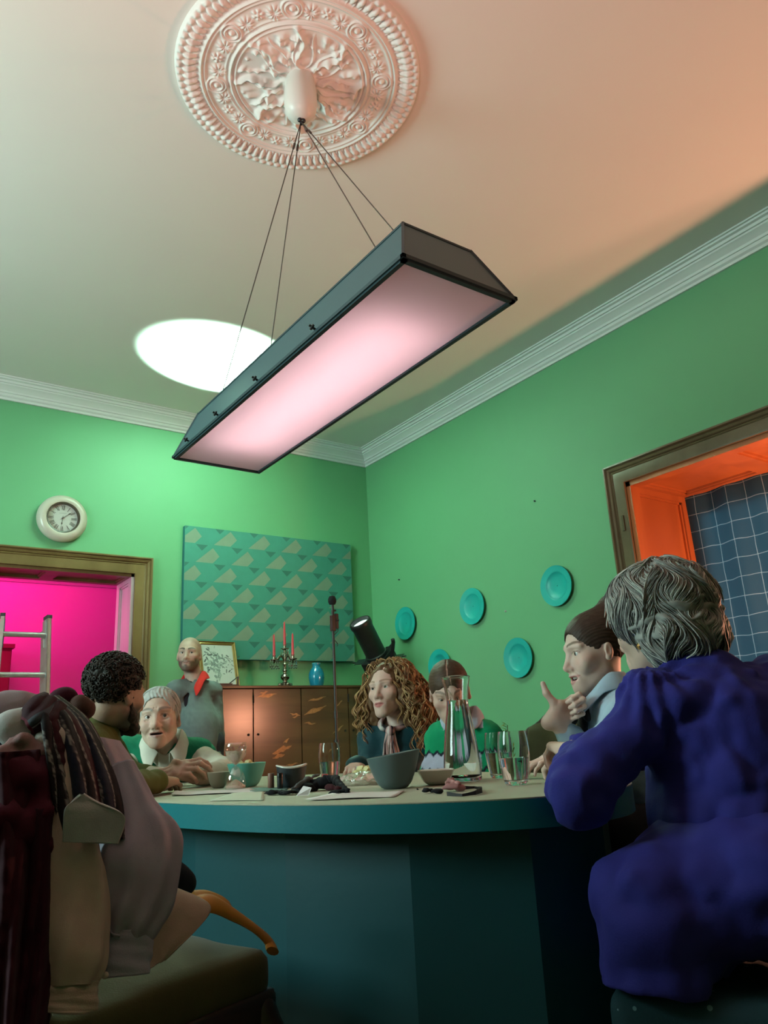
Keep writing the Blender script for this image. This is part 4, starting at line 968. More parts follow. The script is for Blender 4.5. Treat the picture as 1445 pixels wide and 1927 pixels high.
def wrinkle(amp, f, seed, stretch=(1, 1, 1)):
    st = np.array(stretch, dtype=F4)
    def post(P, d):
        m = np.abs(d) < .05
        if m.any():
            Q = P[m] * st; n = noise(Q, f, seed); n = 1 - np.abs(n) * 1.6; n2 = noise(Q, f * 2.7, seed + 7); d = d.copy(); d[m] += F4(amp) * (n * .7 + n2 * .35)
        return d
    return post
def solid(c, seed=0, f=0):
    c = np.array(c)
    return lambda V: np.tile(c, (len(V), 1))
def bounds(pts, pad):
    a = np.array([tuple(p) for p in pts]); return a.min(0) - pad, a.max(0) + pad
def legs(root, J, c, name='trousers', shoes=(.03, .025, .02), step=.012, rads=(.085, .06, .05), k=.05, hem=None):
    S = SDF(); pel = Vector(J['pelvis']); pts = [pel]
    S.ell(pel, (.150, .118, .108), k=.05)
    for q in ('l', 'r'):
        h, kn, an = Vector(J['hip' + q]), Vector(J['knee' + q]), Vector(J['ank' + q]); S.chain([h, kn, an], rads, k=.05); pts += [h, kn, an]
    w_ = wrinkle(.006, 14, 3); S.post = lambda P, d: np.maximum(w_(P, d), -table_sdf(P)); lo, hi = bounds(pts, .2); build_sdf(name, S, lo, hi, step, cloth_m('trouser_cloth'), root, color=solid(c))
    for q in ('l', 'r'):
        an, kn = Vector(J['ank' + q]), Vector(J['knee' + q]); f = Vector(J.get('toe', (0, -1, 0))); T = SDF(); T.cap(an + Vector((0, 0, -.01)), an + Vector((0, 0, -.045)) + f * -.03, .042, .04); T.cap(an + Vector((0, 0, -.05)), an + f * .13 + Vector((0, 0, -.058)), .038, .032, k=.03); T.plane((0, 0, max(an.z - .085, .001)), (0, 0, -1), op=2)
        T.post = lambda P, d: np.maximum(d, -table_sdf(P)); lo, hi = bounds([an, an + f * .14], .1); build_sdf('shoe', T, lo, hi, .007, mat('shoe_leather', shoes, .35), root)
def locks(name, strands, root, color, rad=.003, seg=5, jit=.15, seed=1, m=None):
    """many tapered locks of hair as one mesh; strands: (points, radius scale)"""
    rn = random.Random(seed); b = MB(); cols = []
    for pts, rs in strands:
        n = len(pts); r = [rad * rs * (.75 + .25 * math.sin(math.pi * i / (n - 1))) * (1 if i < n - 1 else .25) for i in range(n)]; n0 = len(b.v); b.tube(pts, r, seg, cap=False); j = 1 + rn.uniform(-jit, jit); c = color(rn) if callable(color) else color; cols += [[v * j for v in c]] * (len(b.v) - n0)
    V = np.array(b.v); F = np.array(b.f); return link_mesh(name, V, F, m or hair_m, root, np.array(cols))

def collar_strip(name, nk, f, m, c, root, r_in=.055, r_out=.080, rise=.050, fall=.045, tip=.05, front=-.02, gap=12, lean=0.0, th=.003, n=48, sx=1.0):
    """turned-down collar: stands round the neck, folds over and ends in two points at the front"""
    f = Vector(f).normalized(); lt = f.cross(UP).normalized(); u = lt.cross(f).normalized(); b = MB(); rows = 6; vs = []
    for i in range(n + 1):
        a = R_(gap + (360 - 2 * gap) * i / n); ca, sa = math.cos(a), math.sin(a); fr = max(0, ca) ** 2; edge = max(0, (abs(i / n - .5) - .36) / .14)
        d = f * ca + lt * sa * sx; top = nk + d * (r_in + .018 * fr) + u * (rise * (1 - fr) + (front + rise * .35) * fr) + f * lean * fr
        out = nk + d * (r_out + .030 * fr) + u * (rise - fall + (front - rise * .1) * fr - tip * edge * .9) + f * lean * fr + lt * (.022 * edge * (1 if sa > 0 else -1))
        inn = nk + d * (r_in - .003 + .018 * fr) + u * (-.02 + (front - .02) * fr) + f * lean * fr
        mid_ = top.lerp(out, .5) + d * .006 + u * .006
        for q in (inn, inn.lerp(top, .6), top, top.lerp(mid_, .6), mid_.lerp(out, .3), out): vs.append(tuple(q))
    b.v = vs; b.f = [(i * rows + k, (i + 1) * rows + k, (i + 1) * rows + k + 1, i * rows + k + 1) for i in range(n) for k in range(rows - 1)]; b.mi = [0] * len(b.f)
    o = b.build(name, cloth_m(m), root, ang=1.2, recalc=False); at_ = o.data.color_attributes.new('tint', 'FLOAT_COLOR', 'POINT'); at_.data.foreach_set('color', [v for _ in range(len(o.data.vertices)) for v in (*c, 1)])
    sd = o.modifiers.new('thick', 'SOLIDIFY'); sd.thickness = th; sd.offset = 0; sb = o.modifiers.new('subd', 'SUBSURF'); sb.levels = sb.render_levels = 1; return o
UP = Vector((0, 0, 1))
def view(p):
    """horizontal unit vectors at p: towards the camera side, and towards the right of the room as photographed"""
    t = CAM - p; t.z = 0; t.normalize(); return t, UP.cross(t)
def fine_for(H, pad=.13, st=.0035, hands=(), hst=.004):
    c = H.c; fs = []
    for i in range(3):
        l = [(float(c[i]) - pad, float(c[i]) + pad, st)]
        for h in hands: l.append((float(h.c[i]) - .10, float(h.c[i]) + .12, hst))
        fs.append(tuple(l))
    return tuple(fs)
def skin_body(root, H, hp, tone, J, arms=(), hands=(), fem=0, step=.012, hst=.004, st=.0032):
    LAST['pelvis'] = Vector(J['pelvis']); S = SDF(); torso(S, J, -.012, fem); S.add(head_sdf(H, hp), .012)
    nk = Vector(J['neck']); nw = hp.get('neckw', 1); S.cap(H.w((0, -.030, -.05)), nk, .048 * nw, .054 * nw, k=.022)
    S.post = lambda P, d: np.maximum(d, -table_sdf(P))
    pts = [J['pelvis'], J['chest'], J['neck'], J['shl'], J['shr'], H.w((.1, .12, .13)), H.w((-.1, -.13, -.13)), H.w((0, 0, .14))]
    for a in arms: S.chain([Vector(p) for p in a], [.042, .035, .024], k=.03); pts += list(a)
    for h in hands: S.add(h, .012); pts += [Vector(h.c.tolist()) + Vector((dx, dy, dz)) for dx in (-.14, .14) for dy in (-.14, .14) for dz in (-.12, .14)]
    lo, hi = bounds(pts, .12)
    return build_sdf('body', S, lo, hi, step, skin_m, root, fine_for(H, .135, st, hands, hst), face_color(H, tone, hp))
def garment(root, name, J, c, arms=(), off=.006, fem=0, step=.008, mt='knit', wr=(.006, 16, 5), rads=(.058, .050, .038), cut=None, extra=None, post=None, color=None, fine=((), (), ()), ak=.035, **mk):
    S = SDF(); y = torso(S, J, off, fem); pts = [J['pelvis'], J['chest'], J['neck'], J['shl'], J['shr']]
    for a in arms: S.chain([Vector(p) for p in a], rads, k=ak); pts += list(a)
    if extra: extra(S)
    if cut: cut(S)
    w_ = wrinkle(*wr) if wr else None
    def fin(P, d):
        d = w_(P, d) if w_ else d; d = post(P, d) if post else d; return np.maximum(d, -table_sdf(P))
    S.post = fin
    lo, hi = bounds(pts, .17); return build_sdf(name, S, lo, hi, step, cloth_m(mt, **mk), root, fine, color or solid(c))
def seated_legs(root, J, fwd, c, spread=.10, reach=.25, **k):
    p = Vector(J['pelvis']); f = Vector(fwd); f.z = 0; f.normalize(); s = f.cross(UP)
    legs(root, dict(pelvis=p, hipl=p - s * spread, hipr=p + s * spread, kneel=p - s * (spread + .02) + f * reach + UP * .02, kneer=p + s * (spread + .02) + f * (reach - .02) + UP * .02, ankl=p - s * (spread + .02) + f * (reach - .05) + UP * (.09 - p.z), ankr=p + s * (spread + .02) + f * (reach - .05) + UP * (.09 - p.z), toe=tuple(f)), c, **k)
def head_hair(root, H, fns, c, post, st=.0028, pad=.02, ext=.12, z0=-.11, color=None):
    S = SDF(H.R, H.c, H.s); fns(S); S.post = post
    lo, hi = bounds([H.w((a, b_, d)) for a in (-ext, ext) for b_ in (-ext - .03, ext) for d in (z0, .16)], pad); return build_sdf('hair', S, lo, hi, st, hair_m, root, color=color or solid(c))
def scalp(rn, n, ok):
    out = []
    while len(out) < n:
        u = rn.uniform(-1, 1); a = rn.uniform(0, 2 * math.pi); q = math.sqrt(1 - u * u); d = Vector((q * math.cos(a), q * math.sin(a), u)); p = Vector((d.x * .078, -.018 + d.y * .097, .034 + d.z * .086))
        if ok(p): out.append((p, d))
    return out

PELVIS = []; BENCH = []; LAST = {}
def seat_at(fn):
    fn(); root = [o for o in bpy.data.objects if o.name.startswith('person')][-1]
    b = [c for c in root.children if c.name.startswith(('trousers', 'skirt'))][0]; PELVIS.append(LAST['pelvis']); v = np.array([x.co for x in b.data.vertices]); rebase(root, (v[:, 0].mean(), v[:, 1].mean(), 0))

# ---------------------------------------------------------------- old man with clasped hands, facing the camera
def old_man():
    hc = at(299, 1351, 3.28); t, s = view(hc)
    root = empty('person', label='grey-haired person in a green vest and cream shirt, hands clasped on the table', cat='person')
    H = Frame(hc, t - s * .14 + UP * .04, UP - s * .05 - t * .06, 1.0)
    hp = dict(jaw=1.0, long=1.0, nose=1.08, open=.16, smile=.8, age=1, lid=.0056, browc=(.14, .12, .10), browd=.75, browt=.005, lips=(.36, .17, .15), full=.97)
    tone = (.54, .37, .29); sl, sr = at(372, 1426, 3.46), at(243, 1420, 3.48); mid = (sl + sr) / 2
    J = dict(shl=sl, shr=sr, neck=mid + UP * .05 + t * .06, chest=mid - UP * .17 - t * .01, pelvis=Vector((mid.x, mid.y, .52)) - t * .12)
    el, wl_, er, wr = at(426, 1466, 3.20), at(376, 1478, 2.86), at(232, 1478, 3.36), at(306, 1474, 2.88)
    for v in (el, er): v.z = TZ + .036
    for v in (wl_, wr): v.z = TZ + .036
    kn = at(340, 1468, 2.84); kn.z = TZ + .05
    hl = hand_sdf(wl_, kn - wl_, UP + t * .6, side=1, curl=((30, 45, 30), (32, 48, 30), (35, 50, 30), (38, 50, 30)), thumb=((.034, .030, .000), (.034, .056, .014), (.024, .074, .020)), spread=3, sc_=1.02)
    hr = hand_sdf(wr, kn + UP * .012 - wr, UP + t * .8, side=-1, curl=((18, 40, 25), (20, 45, 25), (24, 48, 25), (28, 50, 25)), thumb=((.032, .030, .004), (.028, .054, .018), (.018, .070, .022)), spread=3, sc_=1.02)
    skin_body(root, H, hp, tone, J, [(sl, el, wl_), (sr, er, wr)], [hl, hr]); eyes(H, root, (.07, .055, .04), (-.18, 1, .08), False, hp)
    nk = J['neck']; cl, cr = wl_ + (el - wl_).normalized() * .02, wr + (er - wr).normalized() * .02
    def cut(S): S.cap(nk + UP * .03, nk + UP * .3 + t * .05, .064, .10, k=.01, op=1); S.cap(nk + t * .06 - UP * .02, nk + t * .12 - UP * .10, .022, .004, k=.008, op=1)
    garment(root, 'shirt', J, (.58, .55, .46), [(sl, el, cl), (sr, er, cr)], .004, mt='cream_cloth', cut=cut, step=.0072)
    collar_strip('collar', nk + t * .012, t - UP * .1, 'cream_cloth', (.62, .59, .50), root, r_in=.064, r_out=.098, rise=.060, fall=.065, tip=.045, front=-.045, gap=14, lean=.012)
    def vest_cut(S):
        S.cap(nk + UP * .03, nk + UP * .3, .070, .12, k=.01, op=1); V_ = SDF(); V_.cap(nk + t * .13 + UP * .06, nk + t * .13 - UP * .5, .082, .070); S.add(V_, .01, 1)
        for q, v in ((1, sl), (-1, sr)): S.plane(v + s * q * .074, s * q - UP * .25, .01)
    def vest_sh(S):
        for v in (sl, sr): S.sph(v, .074, k=.03)
    rib = np.array(tuple(s), dtype=F4)
    garment(root, 'vest', J, (.006, .15, .075), (), .020, mt='vest_knit', extra=vest_sh, cut=vest_cut, wr=(.003, 16, 5), post=lambda P, d: d + F4(.0012) * np.sin((P @ rib) * 700), step=.006)
    seated_legs(root, J, t, (.05, .05, .06))
    def hf(S):
        S.ell((0, -.020, .036), (.082, .101, .088)); S.ell((0, .100, .018), (.064, .072, .062), k=.006, op=1); S.ell((0, .06, -.07), (.09, .088, .080), k=.006, op=1); S.ell((0, -.09, -.10), (.10, .09, .055), k=.02, op=1)
        for q in (-1, 1): S.ell((q * .08, .002, -.022), (.022, .024, .036), k=.008, op=1)
    head_hair(root, H, hf, (.44, .44, .41), lambda P, d: d + F4(.002) * noise(P * np.array([1, .3, .5], dtype=F4), 120, 3) + F4(.0011) * np.sin(P[:, 0] * 420 + 90 * P[:, 1] + 3 * noise(P, 20, 5)))
    rn = random.Random(3); st = []
    for p, d in scalp(rn, 520, lambda p: p.z > .0 and p.y < .035):
        pts = []
        for k in range(7):
            f = k / 6; v = p + Vector((.018 * f if p.z > .09 else math.copysign(.004 * f, p.x), -.03 * f, -.045 * f * (1.1 if p.z < .1 else .2))); e = Vector((v.x / .0835, (v.y + .019) / .102, (v.z - .036) / .0895)); v = Vector((v.x / e.length, (v.y + .019) / e.length - .019, (v.z - .036) / e.length + .036)); pts.append(H.w(v))
        st.append((pts, 1))
    locks('hair_strands', st, root, (.46, .46, .43), .0014, 4, .25)
seat_at(old_man)

# ---------------------------------------------------------------- shaven-headed man standing by the sideboard
def bald_man():
    D = 5.42; hc = at(356, 1231, D); t, s = view(hc)
    root = empty('person', (0, 0, 0), label='shaven-headed bearded person standing in a grey zip top with red collar', cat='person')
    H = Frame(hc, t - s * .22 + UP * .02, UP + s * .03, .99)
    hp = dict(jaw=1.02, long=1.02, nose=1.0, lid=.0052, browc=(.05, .03, .02), browd=.9, browt=.0055, beard=(.05, .032, .025), beardd=.78, scalp=(.18, .12, .09), lips=(.36, .18, .15), neckw=1.1)
    sl, sr = at(402, 1300, D + .12), at(330, 1297, D - .02); mid = (sl + sr) / 2; f = (t * .85 - s * .5).normalized()
    J = dict(shl=sl, shr=sr, neck=mid + UP * .055, chest=mid - UP * .18 + f * .01, pelvis=Vector((mid.x, mid.y, .93)) + s * .02)
    el, wl_ = at(408, 1385, D + .12), at(404, 1440, D - .02); er, wr = at(322, 1385, D - .0), at(345, 1440, D - .16)
    hl = hand_sdf(wl_, Vector((0, 0, -1)) + t * .3, s, side=-1); hr = hand_sdf(wr, Vector((0, 0, -1)) + t * .3, -s, side=1)
    skin_body(root, H, hp, (.52, .355, .28), J, [(sl, el, wl_), (sr, er, wr)], [hl, hr], hst=.006); eyes(H, root, (.05, .04, .03), (-.25, 1, .12), False, hp)
    nk = J['neck']
    def cut(S): S.cap(nk + UP * .05, nk + UP * .3, .056, .08, k=.008, op=1); S.cap(nk + f * .055 + UP * .02, nk + f * .13 - UP * .17, .022, .012, k=.008, op=1)
    garment(root, 'zip_top', J, (.135, .165, .165), [(sl, el, wl_), (sr, er, wr)], .008, mt='grey_jersey', cut=cut, wr=(.0035, 34, 9), ak=.012, rads=(.060, .052, .042), extra=lambda S: S.cap(J['pelvis'], J['pelvis'] + UP * .1, .15, .15, k=.06))
    garment(root, 'undershirt', J, (.02, .012, .016), (), -.004, mt='dark_jersey', wr=None, step=.012, cut=lambda S: S.cap(nk + UP * .02, nk + UP * .3, .060, .09, k=.008, op=1))
    collar_strip('collar', nk + UP * .01, f - UP * .15, 'red_cloth', (.52, .025, .02), root, r_in=.060, r_out=.098, rise=.062, fall=.060, tip=.055, front=-.06, gap=22, lean=.008)
    p = J['pelvis']; legs(root, dict(pelvis=p, hipl=p + s * .09, hipr=p - s * .09, kneel=Vector((p.x, p.y, .50)) + s * .10, kneer=Vector((p.x, p.y, .50)) - s * .10, ankl=Vector((p.x, p.y, .09)) + s * .11, ankr=Vector((p.x, p.y, .09)) - s * .11, toe=tuple(f)), (.03, .032, .04), rads=(.092, .068, .055))
seat_at(bald_man)

# ---------------------------------------------------------------- man in an olive jumper seen from behind, looking away across the table
def olive_man():
    hc = at(221, 1306, 2.72); t, s = view(hc)
    root = empty('person', (0, 0, 0), label='dark curly-haired bearded person in an olive jumper turned away, forearm on the table', cat='person')
    f = (-t * .62 + s * .80 - UP * .12).normalized(); H = Frame(hc, f, UP + s * .16 - t * .10, .95)
    hp = dict(beard=(.03, .02, .016), beardd=.9, browc=(.03, .02, .015), jaw=1.04, neckw=.98)
    sr, sl = at(165, 1418, 2.62), at(178, 1360, 3.0); mid = (sl + sr) / 2; b_ = Vector((1, 0, 0))
    J = dict(shl=sl, shr=sr, neck=mid + UP * .055 + b_ * .03, chest=mid - UP * .16 - b_ * .07, pelvis=Vector((mid.x - .32, mid.y, .525)))
    er, wr = at(205, 1492, 2.30), at(296, 1487, 2.50); el, wl_ = at(235, 1460, 3.0), at(290, 1462, 3.05)
    er.z = TZ + .036; wr.z = TZ + .036; el.z = TZ + .05; wl_.z = TZ + .04
    k = at(322, 1487, 2.60); k.z = TZ + .038
    hr = hand_sdf(wr, k - wr, UP + t * .3, side=-1, curl=((25, 45, 30),) * 4, thumb=((.030, .030, -.006), (.034, .060, -.004), (.026, .080, -.010)))
    hl = hand_sdf(wl_, Vector((.6, -.3, 0)), UP, side=1)
    skin_body(root, H, hp, (.36, .22, .155), J, [(sl, el, wl_), (sr, er, wr)], [hl, hr], st=.0045); eyes(H, root, (.05, .03, .02), (0, 1, 0), False, hp)
    nk = J['neck']; cw = wr + (er - wr).normalized() * .015
    garment(root, 'jumper', J, (.085, .095, .022), [(sl, el, wl_), (sr, er, cw)], .012, mt='olive_wool', cut=lambda S: S.cap(nk + UP * .03 + b_ * .02, nk + UP * .3 + b_ * .1, .056, .09, k=.01, op=1), wr=(.008, 15, 21), rads=(.064, .050, .038))
    C_ = SDF()
    for q in range(12):
        a0, a1 = [2 * math.pi * (q + e) / 12 for e in (0, 1)]; P_ = [nk + UP * .045 + b_ * .025 + Vector((.066 * math.cos(a), .066 * math.sin(a), -.028 * math.cos(a))) for a in (a0, a1)]; C_.cap(P_[0], P_[1], .016, k=.008)
    lo, hi = bounds([nk], .14); build_sdf('collar', C_, lo, hi, .005, cloth_m('mustard_rib'), root, color=solid((.20, .095, .012)))
    seated_legs(root, J, b_, (.03, .035, .05))
    def hf(S):
        S.ell((0, -.022, .042), (.083, .101, .091)); S.ell((0, .085, .0), (.074, .062, .075), k=.01, op=1); S.ell((0, .05, -.08), (.1, .085, .085), k=.01, op=1); S.ell((0, -.10, -.130), (.11, .09, .046), k=.02, op=1)
        for q in (-1, 1): S.ell((q * .085, .002, -.022), (.022, .022, .036), k=.008, op=1)
    head_hair(root, H, hf, (.020, .014, .010), lambda P, d: d + F4(.0055) * noise(P, 75, 3) + F4(.003) * noise(P, 160, 8), st=.0032)
    rn = random.Random(6); st = []
    for p, d in scalp(rn, 620, lambda p: p.z > -.040 and p.y < .045 - (.02 if p.z < .05 else -.03)):
        o = Vector((p.x * 1.10, -.022 + (p.y + .018) * 1.06, .042 + (p.z - .034) * 1.07)); u = d.orthogonal().normalized(); v = d.cross(u); ph = rn.uniform(0, 6.3); r = rn.uniform(.004, .007); n = 9
        st.append(([H.w(o + (u * math.cos(ph + k_ * .95) + v * math.sin(ph + k_ * .95)) * r + d * (.0016 * k_ - .003)) for k_ in range(n)], 1))
    locks('curls', st, root, (.024, .017, .012), .0026, 4, .4)
    B_ = SDF(H.R, H.c, H.s)                # beard volume along the jaw
    for q in (-1, 1): B_.chain([(q * .068, .004, -.030), (q * .055, .030, -.072), (q * .022, .072, -.108), (0, .078, -.112)], [.008, .014, .015, .016], k=.02)
    B_.post = lambda P, d: d + F4(.003) * noise(P, 150, 2)
    lo, hi = bounds([H.c.tolist()], .15); build_sdf('beard', B_, lo, hi, .0035, hair_m, root, color=solid((.020, .014, .010)))
seat_at(olive_man)

# ---------------------------------------------------------------- woman with long auburn curls
def curly_woman():
    D = 3.40; hc = at(730, 1297, D); t, s = view(hc)
    root = empty('person', (0, 0, 0), label='person with long auburn curls in a dark teal top and a pink striped neck scarf', cat='person')
    H = Frame(hc, t * .86 - s * .50 + UP * .05, UP - s * .07 - t * .02, .98)
    hp = dict(jaw=.94, long=1.06, nose=.92, lid=.0050, browc=(.20, .11, .06), browd=.7, browt=.0034, lips=(.42, .10, .10), lipd=.85, full=.95, neckw=.88, smile=.15)
    sl, sr = at(806, 1384, D + .02), at(700, 1386, D + .08); mid = (sl + sr) / 2; f = (t * .92 - s * .38).normalized()
    J = dict(shl=sl, shr=sr, neck=mid + UP * .055 + f * .0, chest=mid - UP * .17, pelvis=Vector((mid.x, mid.y, .52)) - f * .06, deep=.9)
    el, wl_ = at(796, 1458, D + .04), at(755, 1475, D - .28); er, wr = at(690, 1462, D - .02), at(672, 1462, D - .36)
    wl_ = wl_ - t * .12; wl_.z = .64; wr.z = TZ + .035
    hr = hand_sdf(wr, at(655, 1455, D - .55) - wr, UP, side=-1, sc_=.92); hl = hand_sdf(wl_, t * .6 - s, UP, side=1, sc_=.92)
    skin_body(root, H, hp, (.60, .40, .33), J, [(sl, el, wl_), (sr, er, wr)], [hl, hr], fem=1, hst=.005); eyes(H, root, (.07, .10, .10), (.05, 1, .14), False, hp)
    nk = J['neck']
    def cut(S): S.cap(nk + UP * .02, nk + UP * .3, .070, .12, k=.012, op=1); V_ = SDF(); V_.cap(nk + f * .09 + UP * .02, nk + f * .17 - UP * .13, .060, .012); S.add(V_, .01, 1)
    garment(root, 'top', J, (.010, .050, .062), [(sl, el, wl_), (sr, er, wr)], .006, 1, mt='teal_crepe', cut=cut, wr=(.007, 15, 31), rads=(.056, .05, .042), rough=.55)
    seated_legs(root, J, f, (.02, .025, .04))
    # scarf: folded band round the neck, knot and two hanging tails
    b = MB(); ring = []; n = 22
    for k in range(n + 1):
        a = 2 * math.pi * k / n; q = s * math.sin(a) + f * math.cos(a); ring.append(nk + UP * (.045 - .062 * max(0, math.cos(a)) - .01) + q * (.062 + .030 * max(0, math.cos(a))))
    b.tube(ring, .0135, 8, cap=False, flat=.7); kn_ = nk + f * .105 - UP * .035; b.ball(kn_, (.021, .021, .024), 14, 10); nv = len(b.v)
    for q, off_, ln_ in ((-1, -.020, .30), (1, .020, .27), (.2, .004, .24)):
        for j in range(5):
            x0 = off_ + (j - 2) * .0085; pts = [kn_ + s * (x0 * .35)] + [kn_ + s * (x0 * (.6 + .55 * i / 6) + .004 * math.sin(i * 1.7 + j)) + f * (.012 + .010 * (j % 2) - .002 * i) - UP * ln_ * i / 6 for i in range(1, 7)]; b.tube(pts, [.007] + [.0062] * 6, 7)
    V = np.array(b.v); e = (V - np.array(tuple(kn_))) @ np.array(tuple(s)); band = np.floor(e / .0085 + .5).astype(int); ang_ = np.arctan2((V - np.array(tuple(nk))) @ np.array(tuple(s)), (V - np.array(tuple(nk))) @ np.array(tuple(f)))
    C_ = np.tile(np.array([.52, .30, .28]), (len(V), 1)); C_[(band % 4) == 1] = (.030, .022, .03); C_[(band % 4) == 3] = (.66, .58, .54); rg = np.arange(len(V)) < n * 8 + 8; C_[rg & (np.sin(ang_ * 9) > .2)] = (.02, .018, .022)
    F_ = [q for q in b.f]; me = bpy.data.meshes.new('neck_scarf'); me.from_pydata(b.v, [], b.f); me.materials.append(cloth_m('scarf_silk', rough=.5)); a_ = me.color_attributes.new('tint', 'FLOAT_COLOR', 'POINT'); a_.data.foreach_set('color', np.concatenate([C_, np.ones((len(V), 1))], 1).astype(np.float32).ravel()); me.polygons.foreach_set('use_smooth', [True] * len(me.polygons)); o = bpy.data.objects.new('neck_scarf', me); col.objects.link(o); o.parent = root
    # hair: inner mass and ringlets
    def hf(S):
        S.ell((0, -.024, .036), (.085, .101, .087)); S.ell((-.078, -.035, -.05), (.050, .07, .12), k=.04); S.ell((.078, -.035, -.05), (.050, .07, .12), k=.04); S.ell((0, -.07, -.06), (.09, .06, .12), k=.04)
        S.ell((0, .085, -.022), (.056, .085, .098), k=.012, op=1); S.cap((0, .0, -.09), (0, .05, -.25), .052, .07, k=.02, op=1)
    head_hair(root, H, hf, (.13, .062, .026), lambda P, d: d + F4(.007) * noise(P, 55, 3), st=.004, ext=.16, z0=-.2)
    rn = random.Random(12); st = []
    for p, d in scalp(rn, 190, lambda p: p.z > -.03 and (p.y < .040 or p.z > .095)):
        sd = 1 if p.x + rn.uniform(-.01, .01) > -.006 else -1; L_ = rn.uniform(.19, .33) * (1 if p.z < .09 else 1.1); r = rn.uniform(.008, .0135); ph = rn.uniform(0, 6.3); tw = rn.uniform(.62, .85) * rn.choice((-1, 1)); spread_ = rn.uniform(.75, 1.25); n = 34; w0 = rn.uniform(.3, 1); dr = rn.uniform(-.012, .012)
        for c_ in range(5):
            pts = []; e1, e2, e3 = rn.uniform(-.45, .45), rn.uniform(-.004, .004), rn.uniform(-.004, .004); fz = rn.uniform(.85, 1.2); m_ = n - rn.randrange(0, 7)
            for k in range(m_):
                f_ = k / (n - 1); g_ = math.sin(min(1, f_ * 1.25) * 1.45)
                ox = sd * (.052 + .070 * w0) * spread_ * g_ * (1.0 if abs(p.x) > .02 else 1.25) + dr * f_; oy = (-.020 - .05 * max(0, -d.y)) * g_ + (.012 * g_ if d.y > .2 else 0); oz = .026 * math.sin(min(1, f_ * 3) * 3.14) - L_ * max(0, f_ - .12) ** 1.05
                q = Vector((p.x * 1.05 + ox * (1 - .15 * f_) + e2 * f_ * 2, p.y * 1.04 + oy + e3 * f_ * 2, p.z + oz)); rr_ = r * fz * min(1, f_ * 4); a = ph + e1 + k * tw; pts.append(H.w(q + Vector((math.cos(a) * rr_, math.sin(a) * rr_, 0))))
            st.append((pts, 1))
    locks('curls', st, root, lambda r_: [(.28, .14, .052), (.40, .225, .09), (.19, .085, .034), (.50, .32, .15)][r_.randrange(4)], .0021, 4, .25)
seat_at(curly_woman)

# ---------------------------------------------------------------- sitter in the green jumper, head bowed
def green_sitter():
    D = 3.06; hc = at(846, 1303, D); t, s = view(hc)
    root = empty('person', (0, 0, 0), label='person with centre-parted slicked hair and a green zigzag jumper, head bowed behind the carafe', cat='person')
    H = Frame(hc, t - s * .02 - UP * .42, UP + t * .42 - s * .04, .97)
    hp = dict(ear=.8, jaw=.86, long=.98, nose=.85, lid=.003, browc=(.13, .08, .05), lips=(.42, .17, .16), full=.95, neckw=.86)
    sl, sr = at(914, 1390, D + .02), at(832, 1392, D + .08); mid = (sl + sr) / 2; f = (t - s * .10).normalized()
    J = dict(shl=sl, shr=sr, neck=mid + UP * .05, chest=mid - UP * .16, pelvis=Vector((mid.x, mid.y, .52)) - f * .05, deep=.92)
    el, wl_ = at(935, 1455, D), at(880, 1470, D - .25); er, wr = at(820, 1455, D + .04), at(850, 1470, D - .20)
    wl_ = wl_ - t * .12; wr = wr - t * .16; wl_.z = wr.z = .64
    hl = hand_sdf(wl_, t - s, UP, side=1, sc_=.9); hr = hand_sdf(wr, t + s * .6, UP, side=-1, sc_=.9)
    skin_body(root, H, hp, (.58, .38, .31), J, [(sl, el, wl_), (sr, er, wr)], [hl, hr], fem=.8, hst=.006); eyes(H, root, (.08, .07, .05), (0, 1, -.3), False, hp)
    nk = J['neck']; zz = nk.z; sv = np.array(tuple(s)); n0 = np.array(tuple(nk))
    def pat(V):
        x = (V - n0) @ sv; z = V[:, 2] - zz; saw = np.abs(((x / .030) % 1) - .5) * .030 * 1.1
        c = np.tile(np.array([.006, .29, .125]), (len(V), 1)); y1, y2 = z + saw, z - saw
        pale = ((y1 < -.090) & (y1 > -.150) & (np.sin(x * 46 + 1) > -.5)) | ((z > -.012) & (np.abs(x) < .075)); c[pale] = (.42, .44, .56)
        for a in (-.088, -.150): c[np.abs(y1 - a) < .0055] = (.012, .016, .03)
        return c
    garment(root, 'jumper', J, (0, 0, 0), [(sl, el, wl_), (sr, er, wr)], .010, .8, mt='knit_pattern', cut=lambda S: S.cap(nk + UP * .045, nk + UP * .3, .052, .09, k=.01, op=1), wr=(.005, 18, 41), rads=(.060, .054, .042), step=.0052, color=pat)
    collar_strip('collar', nk + UP * .012, f, 'blue_rib', (.36, .42, .52), root, r_in=.050, r_out=.085, rise=.066, fall=.058, tip=.02, front=-.02, gap=8, th=.008)
    seated_legs(root, J, f, (.03, .04, .06))
    def hf(S):
        S.ell((0, -.018, .037), (.0800, .1005, .0895)); S.ell((0, .098, -.012), (.062, .060, .070), k=.003, op=1); S.ell((0, .05, -.075), (.1, .085, .080), k=.008, op=1)
        for q in (-1, 1): S.ell((q * .08, .0, -.02), (.02, .020, .034), k=.006, op=1)
        S.sph((0, -.115, .0), .040, k=.02); S.cap((0, .06, .115), (0, -.03, .126), .0012, .0012, k=.006, op=1)
    head_hair(root, H, hf, (.065, .036, .020), lambda P, d: d + F4(.0004) * np.sin(np.abs(P[:, 0]) * 300 + P[:, 2] * 700 + 4 * noise(P, 25, 2)) + F4(.0007) * noise(P * np.array([.4, 1, 1.4], dtype=F4), 140, 3), z0=-.13, color=lambda V: np.where((np.abs(H.l(V)[:, 0]) < .0022)[:, None] & (H.l(V)[:, 1] > -.02)[:, None], np.array([[.40, .24, .18]]), np.array([[.065, .036, .020]])))
seat_at(green_sitter)

